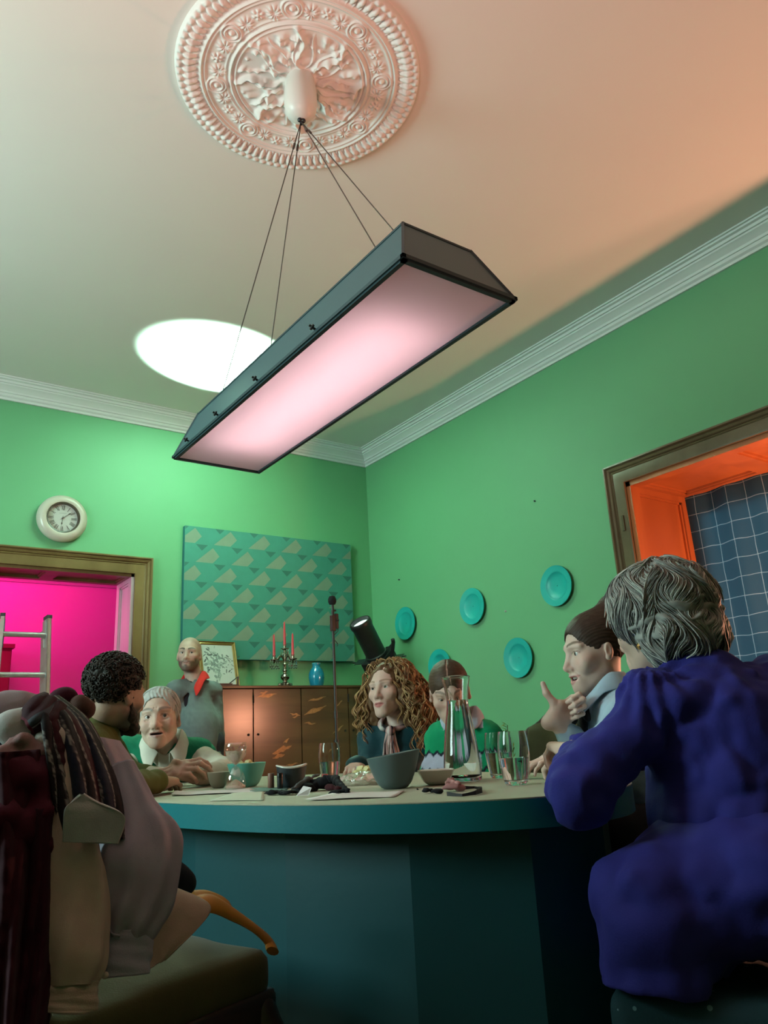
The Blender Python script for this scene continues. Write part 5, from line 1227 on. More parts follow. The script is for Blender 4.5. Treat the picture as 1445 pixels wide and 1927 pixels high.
# ---------------------------------------------------------------- laughing girl with thumb raised
def girl():
    D = 2.46; hc = at(1117, 1226, D); t, s = view(hc)
    root = empty('person', (0, 0, 0), label='laughing person in profile with hair pulled up, pale blue blouse and black bow, thumb raised', cat='person')
    H = Frame(hc, -s * .90 + t * .44 - UP * .12, UP - s * .10 + t * .02, .98)
    hp = dict(ear=.82, jaw=.80, long=1.06, nose=.84, open=.45, smile=1.0, lid=.0058, browc=(.09, .05, .03), browd=.85, browt=.004, browup=.003, lips=(.45, .16, .16), full=.92, neckw=.86)
    sl, sr = at(1186, 1350, D - .14), at(1146, 1338, D + .16); mid = (sl + sr) / 2; f = (-s * .9 + t * .4).normalized(); lt = f.cross(UP)
    J = dict(shl=sl, shr=sr, neck=mid + UP * .055 + f * .03, chest=mid - UP * .16 - f * .03, pelvis=Vector((mid.x, mid.y, .60)) - f * .14, deep=.92)
    er, wr = at(1106, 1428, D - .04), at(1042, 1354, D - .10); el, wl_ = at(1140, 1425, D - .14), at(1085, 1450, D - .2)
    er.z = max(er.z, TZ + .05); wl_.z = TZ + .05; el.z = max(el.z, TZ + .06)
    hr = hand_sdf(wr, (s * .80 + UP * .42 - t * .20).normalized(), -t * .9 - s * .25, side=1, curl=((72, 98, 50), (76, 98, 50), (80, 98, 50), (84, 98, 50)), thumb=((.046, .026, -.012), (.080, .022, -.010), (.110, .030, -.004)), spread=1, sc_=.92)
    hl = hand_sdf(wl_, -s + t * .3, UP, side=1, sc_=.92)
    skin_body(root, H, hp, (.62, .44, .37), J, [(sl, el, wl_), (sr, er, wr)], [hl, hr], fem=.8); eyes(H, root, (.06, .05, .04), (.1, 1, .02), True, hp)
    nk = J['neck']; cw = wr.lerp(er, .30)
    garment(root, 'blouse', J, (.36, .48, .58), [(sl, el, wl_), (sr, er, cw)], .008, .8, mt='blue_cotton', cut=lambda S: S.cap(nk + UP * .04, nk + UP * .3, .052, .08, k=.01, op=1), wr=(.008, 18, 51), rads=(.064, .052, .034), step=.0065)
    collar_strip('collar', nk + UP * .010, f, 'blue_cotton', (.40, .54, .66), root, r_in=.052, r_out=.084, rise=.062, fall=.060, tip=.04, front=-.03, gap=12)
    B_ = SDF(); kn = nk + f * .082 - UP * .035; B_.sph(kn, .016); 
    for q, dz in ((1, -.005), (-1, .0)): B_.chain([kn, kn + lt * q * .028 + UP * (.006 + dz) + f * .012, kn + lt * q * .052 + UP * (-.030 + dz) + f * .010], [.008, .017, .012], k=.012); B_.chain([kn, kn + lt * q * .018 - UP * .07 + f * .012, kn + lt * q * .026 - UP * .12 + f * .01], [.008, .013, .011], k=.012)
    B_.post = wrinkle(.004, 40, 5); lo, hi = bounds([kn], .2); build_sdf('bow', B_, lo, hi, .005, cloth_m('black_velvet'), root, color=solid((.010, .010, .012)))
    seated_legs(root, J, f, (.012, .014, .018))
    def hf(S):
        S.ell((0, -.018, .037), (.0800, .1005, .0895)); S.ell((0, .094, -.004), (.068, .058, .074), k=.003, op=1); S.ell((0, .048, -.075), (.1, .085, .085), k=.008, op=1); S.cap((0, -.05, .09), (0, -.098, .125), .040, .044, k=.03); S.sph((0, -.115, .105), .042, k=.02)
        for q in (-1, 1): S.ell((q * .08, .0, -.02), (.02, .020, .034), k=.006, op=1)
    head_hair(root, H, hf, (.045, .026, .017), lambda P, d: d + F4(.0007) * np.sin(P[:, 0] * 520 + P[:, 2] * 620 + 4 * noise(P, 25, 2)) + F4(.0010) * noise(P * np.array([1, .35, .8], dtype=F4), 130, 3), z0=-.13)
    rn = random.Random(5); st = []
    for k in range(70):
        a, e = rn.uniform(0, 6.3), rn.uniform(0, 6.3); c = Vector((0, -.108, .112)); u = Vector((math.cos(a), math.sin(a) * .6, math.sin(e))).normalized(); v = u.orthogonal().normalized(); st.append(([H.w(c + (u * math.cos(j * .5) + v * math.sin(j * .5)) * (.044 + .004 * math.sin(j))) for j in range(9)], 1))
    locks('loose_hair', st, root, (.055, .032, .020), .0032, 4, .3)
seat_at(girl)

# ---------------------------------------------------------------- grey-haired woman in purple seen from behind
def purple_woman():
    D = 1.80; hc = at(1234, 1174, D); t, s = view(hc)
    root = empty('person', (0, 0, 0), label='person with wavy silver hair in a purple puff-sleeved dress seen from behind', cat='person')
    H = Frame(hc, -s * .80 - t * .60 - UP * .08, UP - s * .14, .95)
    hp = dict(jaw=.95, age=1, lid=.005, browc=(.3, .28, .26), neckw=.92); tone = (.58, .40, .32)
    sl, sr = at(1228, 1335, 1.66), at(1462, 1312, 1.84); mid = (sl + sr) / 2; f = (-s * .62 - t * .78).normalized(); lt = f.cross(UP)
    pel = at(1415, 1785, 1.72); pel.z = .60
    J = dict(shl=sl, shr=sr, neck=mid + UP * .055 + f * .01 - s * .035, chest=mid - UP * .17 - f * .01, pelvis=pel, deep=1.08)
    el, wl_ = at(1092, 1487, 1.58), at(1078, 1428, 1.98); er, wr = at(1330, 1470, 2.1), at(1100, 1430, 2.06)
    wl_.z = TZ + .070; er.z = TZ + .05; wr.z = TZ + .085
    kl = at(1050, 1408, 2.06); kl.z = TZ + .085
    hl = hand_sdf(wl_, kl - wl_, UP * .8 + s * .3 + t * .3, side=1, curl=((20, 45, 30), (35, 55, 35), (50, 60, 35), (55, 60, 35)), thumb=((.034, .036, -.012), (.036, .066, -.020), (.028, .088, -.028)), sc_=.95)
    hr = hand_sdf(wr, at(1052, 1420, 2.10) - wr, UP + t * .2, side=-1, curl=((30, 45, 25), (35, 50, 25), (40, 50, 25), (45, 50, 25)), sc_=.93)
    skin_body(root, H, hp, tone, J, [(sl, el, wl_), (sr, er, wr)], [hl, hr], fem=.6, st=.0045); eyes(H, root, (.06, .08, .09), (0, 1, 0), False, hp)
    nk = J['neck']; pc = (.026, .026, .21); kn_l, kn_r = at(1232, 1716, 1.58), at(1285, 1690, 1.78)
    cuff = wl_ + (el - wl_).normalized() * .035
    def dress(S):
        S.ell(sl + UP * .030 + lt * -.005, (.062, .060, .060), k=.025); S.ell(sr + UP * .030, (.062, .062, .060), k=.025); S.cap(mid - UP * .06 - f * .015, pel + UP * .10 - f * .01, .125, .140, k=.09); S.cap(nk - f * .03 - UP * .03, nk - f * .01 + UP * .02, .062, .054, k=.04)
    def puff(P, d):                       # gathers running out of the sleeve head
        q = P - A3(sl + UP * .03); a_ = np.arctan2(q @ A3(f), q @ A3(lt)); m = np.exp(-((np.sqrt((q * q).sum(1)) - .07) / .05) ** 2); return d + F4(.004) * m * np.sin(a_ * 13)
    garment(root, 'dress', J, pc, [(sl, el, cuff), (sr, er, wr)], .010, .5, mt='purple_crepe', extra=dress, post=puff, cut=lambda S: S.cap(nk + UP * .045 + f * .03, nk + UP * .3 + f * .1, .050, .10, k=.012, op=1), wr=(.016, 14, 61), rads=(.062, .064, .040), step=.0066, rough=.8, bump=.1, bscale=300)
    S = SDF(); S.ell(pel, (.20, .19, .125), k=.05); S.chain([pel + lt * -.09, kn_l], [.125, .088], k=.06); S.chain([pel + lt * .09, kn_r], [.12, .085], k=.06)
    hl_, hr_ = kn_l - s * .01 - UP * .13, kn_r + f * .02 - UP * .12; S.chain([kn_l, hl_], [.088, .092], k=.08); S.chain([kn_r, hr_], [.085, .09], k=.08); S.cap(hl_, hr_, .08, k=.08); S.cap(kn_l, kn_r, .08, k=.08)
    S.ell(pel - f * .10 + UP * .02, (.16, .14, .12), k=.08); S.plane((0, 0, .47), (0, 0, -1), .03) if False else None
    R3 = Matrix.Rotation(math.atan2(-.90, .44), 3, 'Z'); BENCH.append(Vector((-2.83, -4.73, 0)) + R3 @ Vector((.30, .25, 0))); ST = SDF(); ST.box((BENCH[0].x, BENCH[0].y, .235), (.305, .255, .225), R=np.array(R3), r=.035); stool_sdf = ST
    q3 = np.array(tuple(lt), dtype=F4); w2 = wrinkle(.016, 11, 66)
    S.post = lambda P, d: np.maximum(w2(P, d), np.maximum(np.maximum(-table_sdf(P), F4(.452) - P[:, 2]), -stool_sdf(P))) + F4(.006) * np.sin((P @ q3) * 60 + 2 * noise(P, 6, 4)) * np.clip((.62 - P[:, 2]) / .2, 0, 1)
    lo, hi = bounds([pel, kn_l, kn_r, hl_, hr_], .26); build_sdf('skirt', S, lo, hi, .0085, cloth_m('purple_crepe'), root, color=solid(pc))
    for q_ in (0, .13):
        T = SDF(); a_ = Vector((-2.34 + q_, -4.46 - q_ * .5, 0)); T.chain([kn_r + f * .02 + Vector((q_ * .5, 0, -.02)), a_ + UP * .40, a_ + UP * .09], [.07, .055, .036], k=.03); T.cap(a_ + UP * .05, a_ + UP * .035 + f * .13, .036, .028, k=.02); T.post = lambda P, d: np.maximum(np.maximum(d, -table_sdf(P)), np.maximum(-stool_sdf(P), F4(.002) - P[:, 2])); lo, hi = bounds([kn_r, a_, a_ + f * .15], .1); build_sdf('stocking', T, lo, hi, .010, cloth_m('dark_nylon'), root, color=solid((.03, .02, .05)))
    b = MB(); b.lathe([(.0, -.008), (.006, -.006), (.009, 0), (.006, .006), (0, .008)], 14, c=H.w((-.081, -.004, -.048))); b.build('earring', mat('gilt', (.75, .55, .22), .25, 1), root)
    # wavy silver hair: soft mass plus many waved locks
    def hf(S):
        S.ell((0, -.030, .040), (.108, .118, .098)); S.ell((0, -.060, -.030), (.100, .085, .080), k=.05); S.ell((0, .105, -.02), (.068, .065, .10), k=.015, op=1); S.ell((0, .03, -.11), (.09, .085, .07), k=.02, op=1)
    head_hair(root, H, hf, (.32, .32, .30), lambda P, d: d + F4(.0065) * noise(P, 38, 3) + F4(.004) * np.sin(P[:, 2] * 170 + 6 * noise(P, 16, 9)), st=.0035, ext=.14, z0=-.15)
    rn = random.Random(21); st = []
    def env(v, g=1.0):
        a = Vector((v.x / .112, (v.y + .030) / .122, (v.z - .040) / .102)); b_ = Vector((v.x / .104, (v.y + .060) / .090, (v.z + .030) / .088)); e = min(a.length, b_.length * 1.0)
        c = Vector((0, -.038, .020)); k = 1.0
        for _ in range(4):
            q = c + (v - c) * k; a = Vector((q.x / .112, (q.y + .030) / .122, (q.z - .040) / .102)).length; b_ = Vector((q.x / .104, (q.y + .060) / .090, (q.z + .030) / .088)).length; k /= min(a, b_)
        return c + (v - c) * k * g
    ph_ = lambda a: 2.2 * math.sin(2 * a + .4) + 1.6 * math.sin(5 * a + 1) + 1.1 * math.sin(9 * a)
    C0 = Vector((0, -.040, .020))
    for i in range(5600):
        u = rn.uniform(-.70, 1); a = rn.uniform(0, 2 * math.pi); q = math.sqrt(1 - u * u); v = Vector((q * math.cos(a) * .1, q * math.sin(a) * .11 - .03, u * .09 + .03))
        if v.y > .045 and v.z < .085: continue
        n = 13; pts = []; L_ = rn.uniform(.006, .0085); amp = rn.uniform(.8, 1.2); lift = max(0, rn.gauss(.0, .05)); dep = rn.uniform(.97, 1.05); jit = rn.uniform(-.25, .25); crown = Vector((.02, -.035, .14)); v = env(v)
        for k in range(n):
            o = (v - C0).normalized(); d = v - crown; arc = d.length; d -= o * d.dot(o); d = d.normalized() if d.length > 1e-4 else Vector((1, 0, 0)); lat_ = d.cross(o); az = math.atan2(v.y + .04, v.x); w_ = arc * 80 + ph_(az) + jit
            pts.append(H.w(C0 + (v - C0) * (dep + lift * (k / n) ** 2 + .022 * math.sin(w_)))); v = env(v + d * L_ + lat_ * .0070 * amp * math.cos(w_ * .8 + 1))
        st.append((pts, rn.uniform(.7, 1.3)))
    locks('waves', st, root, lambda r_: [(.40, .39, .37), (.52, .51, .47), (.28, .28, .27), (.58, .56, .51), (.22, .22, .21)][r_.randrange(5)], .0016, 3, .2)
seat_at(purple_woman)
# ================================================================ THINGS ON THE TABLE
def spot(x, y): p = at(x, y, 2); d = p - CAM; return CAM + d * ((TZ - CAM.z) / d.z)
clear = glass('clear_glass', ior=1.33); water = glass('water', (.97, .99, .99), ior=1.33)
def thing_at(name, x, y, label, cat, group=None):
    p = spot(x, y); return empty(name, (p.x, p.y, TZ + .0005), label=label, cat=cat, group=group)
def tumbler(x, y, label, h=.126, r=.039, fill=.5, rt_=.034):
    o = thing_at('water_glass', x, y, label, 'glass', 'water glasses on the table'); t = .0022
    out = smooth_profile([(r * .66, .002), (r * .74, h * .06), (r * .86, h * .22), (r * .97, h * .48), (r, h * .68), (rt_ + .0025, h * .9), (rt_, h)], 6); inn = [(q - t, z) for q, z in out[::-1] if z > .012]
    b = MB(); b.lathe([(0, 0), (r * .62, 0)] + out + inn + [(r * .5, .0095), (0, .009)], 56); b.build('tumbler', clear, o, ang=.9)
    z = h * fill; ri = r * .98 - t; wp = [(q - t - .0004, zz) for q, zz in out if .0125 < zz < z]; b = MB(); b.lathe([(0, .0095), (r * .5, .010)] + wp + [(wp[-1][0], z), (0, z)], 56); b.build('water', water, o, ang=.5)
tumbler(972, 1477, 'water glass nearest the purple sleeve, in front of its twin')
tumbler(942, 1464, 'water glass close behind the foremost glass, beside the carafe', fill=.55)
tumbler(621, 1469, 'water glass standing in front of the microphone pole', h=.122, r=.037, rt_=.032)
def carafe():
    o = thing_at('carafe', 872, 1471, 'clear glass carafe of water with a flared mouth', 'carafe'); t = .0024
    prof = smooth_profile([(.0500, .003), (.0522, .016), (.0500, .063), (.0450, .111), (.0395, .150), (.0330, .190), (.0308, .220), (.0345, .250), (.0385, .270), (.0400, .280)], 5); inn = [(r - t, z) for r, z in prof[::-1] if z > .012]
    b = MB(); b.lathe([(0, 0), (.047, 0)] + prof + [(.0412, .2835), (.0395, .2855), (.0372, .2825)] + inn + [(.04, .0095), (0, .008)], 64); b.build('flask', clear, o, ang=.9)
    wp = [(r - t - .0004, z) for r, z in prof if .0125 < z < .218]; b = MB(); b.lathe([(0, .0085), (.04, .010)] + wp + [(wp[-1][0], .2185), (0, .2185)], 64); b.build('water', water, o, ang=.5)
carafe()
def bowl(name, x, y, rb, rt_, h, m, label, cat='bowl', tilt=0, seg=56, bulge=.4, sq=0):
    o = thing_at(name, x, y, label, cat); n = 9; t = .004; pr = [(rb * .8, 0), (rb, .003)]
    for i in range(1, n + 1):
        f = i / n; pr.append((rb + (rt_ - rb) * (f ** .62 if bulge > .3 else f), .003 + (h - .003) * f))
    inn = [(r - t, max(z, .007)) for r, z in pr[::-1]][:-1]
    b = MB(); b.lathe([(0, .001)] + pr + [(rt_ - t * .4, h + .0015)] + inn + [(0, .0075)], seg)
    tp, s = view(o.location)
    if tilt or sq:
        v2 = []
        for v in b.v:
            v = Vector(v); q = v.x * s.x + v.y * s.y; e = v.x * tp.x + v.y * tp.y
            if sq:
                k = max(abs(math.cos(math.atan2(e, q))), abs(math.sin(math.atan2(e, q)))); v.x /= 1 + sq * (k - 1) * 1.4; v.y /= 1 + sq * (k - 1) * 1.4
            v2.append(tuple(Vector((v.x, v.y, v.z + (tilt * q * (v.z / h) if tilt < 1 else 0) + (.5 * (tilt - 1) * q * q / rt_ * (v.z / h) if tilt > 1 else 0)))))
        b.v = v2
    b.build('vessel', m, o, ang=.7); return o
grey_c = mat('grey_stoneware', (.085, .125, .125), .35, var=.08); teal_c = mat('teal_stoneware', (.10, .38, .32), .35, var=.06); taupe_c = mat('taupe_stoneware', (.30, .25, .19), .45, var=.06); white_c = mat('white_china', (.60, .57, .50), .25, var=.03); black_c = mat('black_stoneware', (.025, .03, .034), .4)
bowl('salad_bowl', 743, 1484, .034, .070, .084, grey_c, 'deep dark grey bowl with a slanting rim at the near side of the table', tilt=.13)
bowl('snack_bowl', 464, 1481, .032, .062, .072, teal_c, 'turquoise bowl full of pale crisps beside the hourglass')
bowl('small_bowl', 411, 1483, .020, .037, .048, taupe_c, 'small taupe bowl between the clasped hands and the hourglass')
bowl('dip_dish', 822, 1477, .026, .050, .037, white_c, 'white flared dish between the grey bowl and the carafe', sq=.5)
bowl('small_cup', 890, 1467, .017, .027, .042, white_c, 'small white cup seen through the foot of the carafe', 'cup')
dd = bowl('boat_dish', 549, 1482, .032, .046, .055, black_c, 'black boat-shaped dish with a white rim behind the black cloth', tilt=1.35)
b = MB(); tp, s = view(dd.location); pts = []
for k in range(41):
    a = 2 * math.pi * k / 40; q = .0445; u = Vector((q * math.cos(a), q * math.sin(a), 0)); e = u.dot(s); pts.append(u + UP * (.0565 + .5 * .35 * e * e / .046))
b.tube(pts, .0028, 6, cap=False); b.build('rim', white_c, dd)
rn = random.Random(8); crisp = mat('crisp', (.62, .55, .26), .6, var=.2, scale=30, bump=.2)
for k in range(11):
    p = spot(464, 1481); a = rn.uniform(0, 6.3); q = rn.uniform(.0, .043); o = empty('crisp', (p.x + q * math.cos(a), p.y + q * math.sin(a), TZ + .058 + rn.uniform(0, .014)), rn.uniform(0, 6.3), 'pale puffed crisp heaped in the turquoise bowl', 'crisp', 'crisps in the turquoise bowl'); b = MB()
    b.tube([(-.014, 0, 0), (-.006, .005, .003), (.006, -.004, .004), (.014, .003, 0)], [.006, .009, .0088, .006], 8); b.build('puff', crisp, o)
for k in range(9):
    x, y = 672 + 5 * k + rn.uniform(-3, 3), 1473; p = spot(x, y); o = empty('twisted_biscuit', (p.x, p.y, TZ + .016 + (k % 3) * .010), rn.uniform(0, 6.3), 'knobbly pale yellow biscuit heaped in the clear wrapping beside the grey bowl', 'biscuit', 'biscuits in the clear wrapping'); b = MB()
    b.tube([(-.022, 0, 0), (-.010, .007, .004), (.002, -.005, .004), (.012, .006, .004), (.022, 0, 0)], [.007, .0105, .0095, .0105, .006], 9); b.build('puff', crisp, o)
def wrap():
    p = spot(700, 1476); o = empty('cellophane_tray', (p.x, p.y, TZ + .0005), label='crinkled clear wrapping around biscuits behind the grey bowl', cat='food wrapping'); S = SDF(); tp, s = view(p)
    R3 = np.array([tuple(s), tuple(-tp), (0, 0, 1)], dtype=F4).T; S.ell(p + UP * .012, (.098, .062, .026), R3); S.post = lambda P, d: d + F4(.010) * np.abs(noise(P, 60, 3)) + F4(.005) * np.abs(noise(P, 130, 5)) - F4(.004)
    S.plane((0, 0, TZ + .001), (0, 0, -1), .002); lo, hi = bounds([p], .12)
    m = bpy.data.materials.new('cellophane'); m.use_nodes = True; N = m.node_tree.nodes; L = m.node_tree.links; tr = N.new('ShaderNodeBsdfTransparent'); gl = N.new('ShaderNodeBsdfGlossy'); gl.inputs['Roughness'].default_value = .12; df = N.new('ShaderNodeBsdfDiffuse'); df.inputs[0].default_value = (.45, .40, .28, 1); m1 = N.new('ShaderNodeMixShader'); m1.inputs[0].default_value = .40; m2 = N.new('ShaderNodeMixShader'); m2.inputs[0].default_value = .55
    L.new(gl.outputs[0], m1.inputs[1]); L.new(df.outputs[0], m1.inputs[2]); L.new(tr.outputs[0], m2.inputs[1]); L.new(m1.outputs[0], m2.inputs[2]); L.new(m2.outputs[0], N['Material Output'].inputs[0])
    build_sdf('film', S, lo, hi, .0045, m, o, origin=(p.x, p.y, TZ + .0005))
wrap()
def hourglass():
    o = thing_at('hourglass', 443, 1486, 'glass hourglass with pale sand among the bowls', 'hourglass'); g = clear
    out = smooth_profile([(.030, .001), (.0325, .006), (.0325, .020), (.028, .042), (.016, .060), (.006, .068), (.0045, .070), (.006, .072), (.018, .082), (.030, .098), (.034, .115), (.034, .130), (.031, .137)], 3)
    b = MB(); b.lathe([(0, 0)] + out + [(0, .139)], 40); b.lathe([(0, .003)] + [(max(r - .0018, .002), z) for r, z in out[1:-1]] + [(.029, .135), (0, .1355)], 40)
    n = len(b.v) // 2; b.build('bulbs', thin_glass('bulb_glass', .16), o, ang=.6)
    sand = mat('sand', (.66, .48, .37), .9, var=.15, scale=200); b = MB(); b.lathe([(0, .0035), (.0295, .0045), (.0300, .010), (.020, .017), (.010, .025), (0, .030)], 32); b.lathe([(0, .072), (.004, .0735), (.015, .083), (.0272, .098), (.031, .113), (0, .113)], 32); b.build('sand', sand, o, ang=.5)
hourglass()
def tube_thing(name, x, y, label, cat, c, r, h, lid=None):
    o = thing_at(name, x, y, label, cat); b = MB(); b.lathe([(r * .96, 0), (r, .001), (r, h * .97), (r * .95, h), (0, h)], 24); b.build('case', mat(name + '_case', c, .4), o)
    if lid: b = MB(); b.lathe([(r * 1.04, h * .72), (r * 1.04, h), (r * .9, h * 1.04), (0, h * 1.04)], 24); b.build('cap', mat(name + '_cap', lid, .3, .6), o)
tube_thing('cosmetic_tube', 510, 1484, 'small brown upright tube beside the black boat dish', 'tube', (.22, .105, .075), .0095, .043)
tube_thing('lipstick', 527, 1485, 'small black upright tube in front of the black boat dish', 'lipstick', (.015, .017, .02), .0085, .043, (.02, .02, .02))
tube_thing('glass_jar', 676, 1462, 'little dark jar with a silver lid by the fingers of the curly-haired sitter', 'jar', (.03, .02, .03), .012, .034, (.5, .5, .5))
tube_thing('red_pot', 612, 1476, 'small red pot beside the water glass and the black cloth', 'pot', (.40, .03, .035), .009, .030)
def sheet(name, quad, label, cat, c, lift=.004, n=14, curl=0, th=.0008):
    P = [spot(*q) for q in quad]; o = P[0].lerp(P[2], .5); b = MB(); vs = []
    for j in range(n + 1):
        for i in range(n + 1):
            u, v = i / n, j / n; p = P[0].lerp(P[1], u).lerp(P[3].lerp(P[2], u), v); z = .0012 + lift * (math.sin(u * 3.1 + v) ** 2) * .5 + curl * (max(0, .25 - u) / .25) ** 2; vs.append((p.x - o.x, p.y - o.y, z))
    b.v = vs; b.f = [(j * (n + 1) + i, j * (n + 1) + i + 1, (j + 1) * (n + 1) + i + 1, (j + 1) * (n + 1) + i) for j in range(n) for i in range(n)]; b.mi = [0] * len(b.f)
    ob = b.build(name, mat(name + '_' + cat.replace(' ', '_') + str(int(c[0] * 100)), c, .7, var=.03), ang=0); ob.location = (o.x, o.y, TZ); tag(ob, label, cat); m_ = ob.modifiers.new('thick', 'SOLIDIFY'); m_.thickness = th; m_.offset = 1; return ob
sheet('paper_sheet', [(322, 1499), (492, 1491), (470, 1485), (330, 1493)], 'long white sheet of paper lying in front of the hourglass', 'paper', (.62, .58, .56), curl=.005)
sheet('paper_sheet', [(395, 1508), (496, 1507), (496, 1491), (440, 1493)], 'pale green sheet of paper at the table rim beside the black cloth', 'paper', (.50, .54, .42), lift=.001)
sheet('paper_sheet', [(575, 1508), (742, 1501), (762, 1490), (640, 1494)], 'white sheet of paper in front of the dark grey bowl', 'paper', (.62, .61, .55), curl=.003)
sheet('dark_folder', [(470, 1492), (540, 1488), (545, 1482), (470, 1484)], 'thin dark green folder lying behind the white paper sheet', 'folder', (.05, .10, .085), lift=.001)
def cloth_pile(name, label, cat, parts, cut=TZ + .0012, step=.0042, wr=.005):
    p0 = spot(*parts[0][0][0][:2]); o = empty(name, (p0.x, p0.y, TZ), label=label, cat=cat)
    for i, (px_, c, r, m_, pn) in enumerate(parts):
        S = SDF(); pts = []
        for x, y, h in px_: q = spot(x, y); pts.append(q + UP * h)
        if isinstance(r, tuple):
            tp, s = view(pts[0]); R3 = np.array([tuple(s), tuple(-tp), (0, 0, 1)], dtype=F4).T
            for q in pts: S.ell(q, r, R3, k=.015)
        elif len(pts) == 1: S.sph(pts[0], r)
        else: S.chain(pts, [r * (1 if 0 < k < len(pts) - 1 else .75) for k in range(len(pts))], k=.012)
        S.post = wrinkle(wr, 45, 3 + i)
        S.plane((0, 0, cut), (0, 0, -1), .002); lo, hi = bounds(pts, .06); build_sdf(pn, S, lo, hi, step, cloth_m('table_cloth_' + m_, rough=.9), o, color=solid(c), origin=o.location)
cloth_pile('cloth_bundle', 'black crumpled cloth with grey lining heaped on the table', 'cloth', [([(520, 1496, .002), (548, 1496, .003), (640, 1496, .002)], (.006, .006, .008), (.040, .024, .012), 'black', 'body_fold'), ([(572, 1491, .006), (598, 1488, .012), (618, 1487, .018)], (.007, .007, .009), (.034, .022, .022), 'black', 'top_fold'), ([(552, 1494, .012), (580, 1489, .030), (602, 1486, .040)], (.085, .09, .095), .009, 'grey', 'grey_lining'), ([(610, 1487, .036), (632, 1488, .030), (655, 1496, .006)], (.006, .006, .008), .011, 'black', 'strap_fold'), ([(618, 1494, .014), (640, 1494, .012)], (.045, .010, .014), .012, 'maroon', 'maroon_fold')], wr=.007)
b = MB(); q = spot(566, 1499); b.prism([tuple(spot(x, y) - q + UP * h) for x, y, h in ((554, 1500, .003), (576, 1499, .003), (582, 1499, .020), (567, 1499, .024))], (0, .0012, .0006)); o = b.build('card_tag', mat('card_white', (.66, .60, .60), .7), smooth=False); o.location = (q.x, q.y - .012, TZ); tag(o, 'white card tag leaning on the black crumpled cloth', 'tag')
cloth_pile('neck_pouch', 'pink fabric flower on a looped black ribbon in front of the carafe', 'cloth', [([(846, 1490, .008), (862, 1490, .010)], (.30, .13, .13), (.022, .016, .010), 'pink', 'fabric_flower'), ([(840, 1489, .018), (850, 1488, .022), (864, 1490, .017)], (.38, .18, .17), .008, 'pink', 'petals'), ([(806, 1493, .004), (822, 1494, .004)], (.010, .009, .012), (.018, .014, .010), 'black', 'black_end'), ([(770, 1491, .003), (785, 1490, .004), (802, 1491, .004)], (.014, .012, .014), .0045, 'black', 'ribbon_tail')], step=.0034, wr=.006)
rb_ = [o for o in bpy.data.objects if o.name.startswith('neck_pouch')][-1]; b = MB(); L_ = [spot(*q) for q in ((842, 1499), (870, 1500), (895, 1497), (907, 1493), (906, 1488), (893, 1485), (872, 1487), (858, 1489))]; P_ = [L_[0]]
for k in range(len(L_) - 1): P_ += [L_[k].lerp(L_[k + 1], e / 4) for e in (1, 2, 3, 4)]
vs = []
for k, q in enumerate(P_):
    d = (P_[min(k + 1, len(P_) - 1)] - P_[max(k - 1, 0)]).normalized(); n_ = Vector((-d.y, d.x, 0)) * .0011; h_ = .0095 - .003 * math.sin(k * .4); q = q - rb_.location
    vs += [q + n_ + UP * .0012, q + n_ + UP * h_, q - n_ + UP * h_, q - n_ + UP * .0012]
b.v = [tuple(v) for v in vs]; m_ = len(P_); b.f = [(i * 4 + k, i * 4 + (k + 1) % 4, (i + 1) * 4 + (k + 1) % 4, (i + 1) * 4 + k) for i in range(m_ - 1) for k in range(4)] + [(0, 1, 2, 3), (m_ * 4 - 1, m_ * 4 - 2, m_ * 4 - 3, m_ * 4 - 4)]; b.mi = [0] * len(b.f); b.build('ribbon_loop', mat('black_ribbon', (.014, .010, .012), .6), rb_, ang=.5)

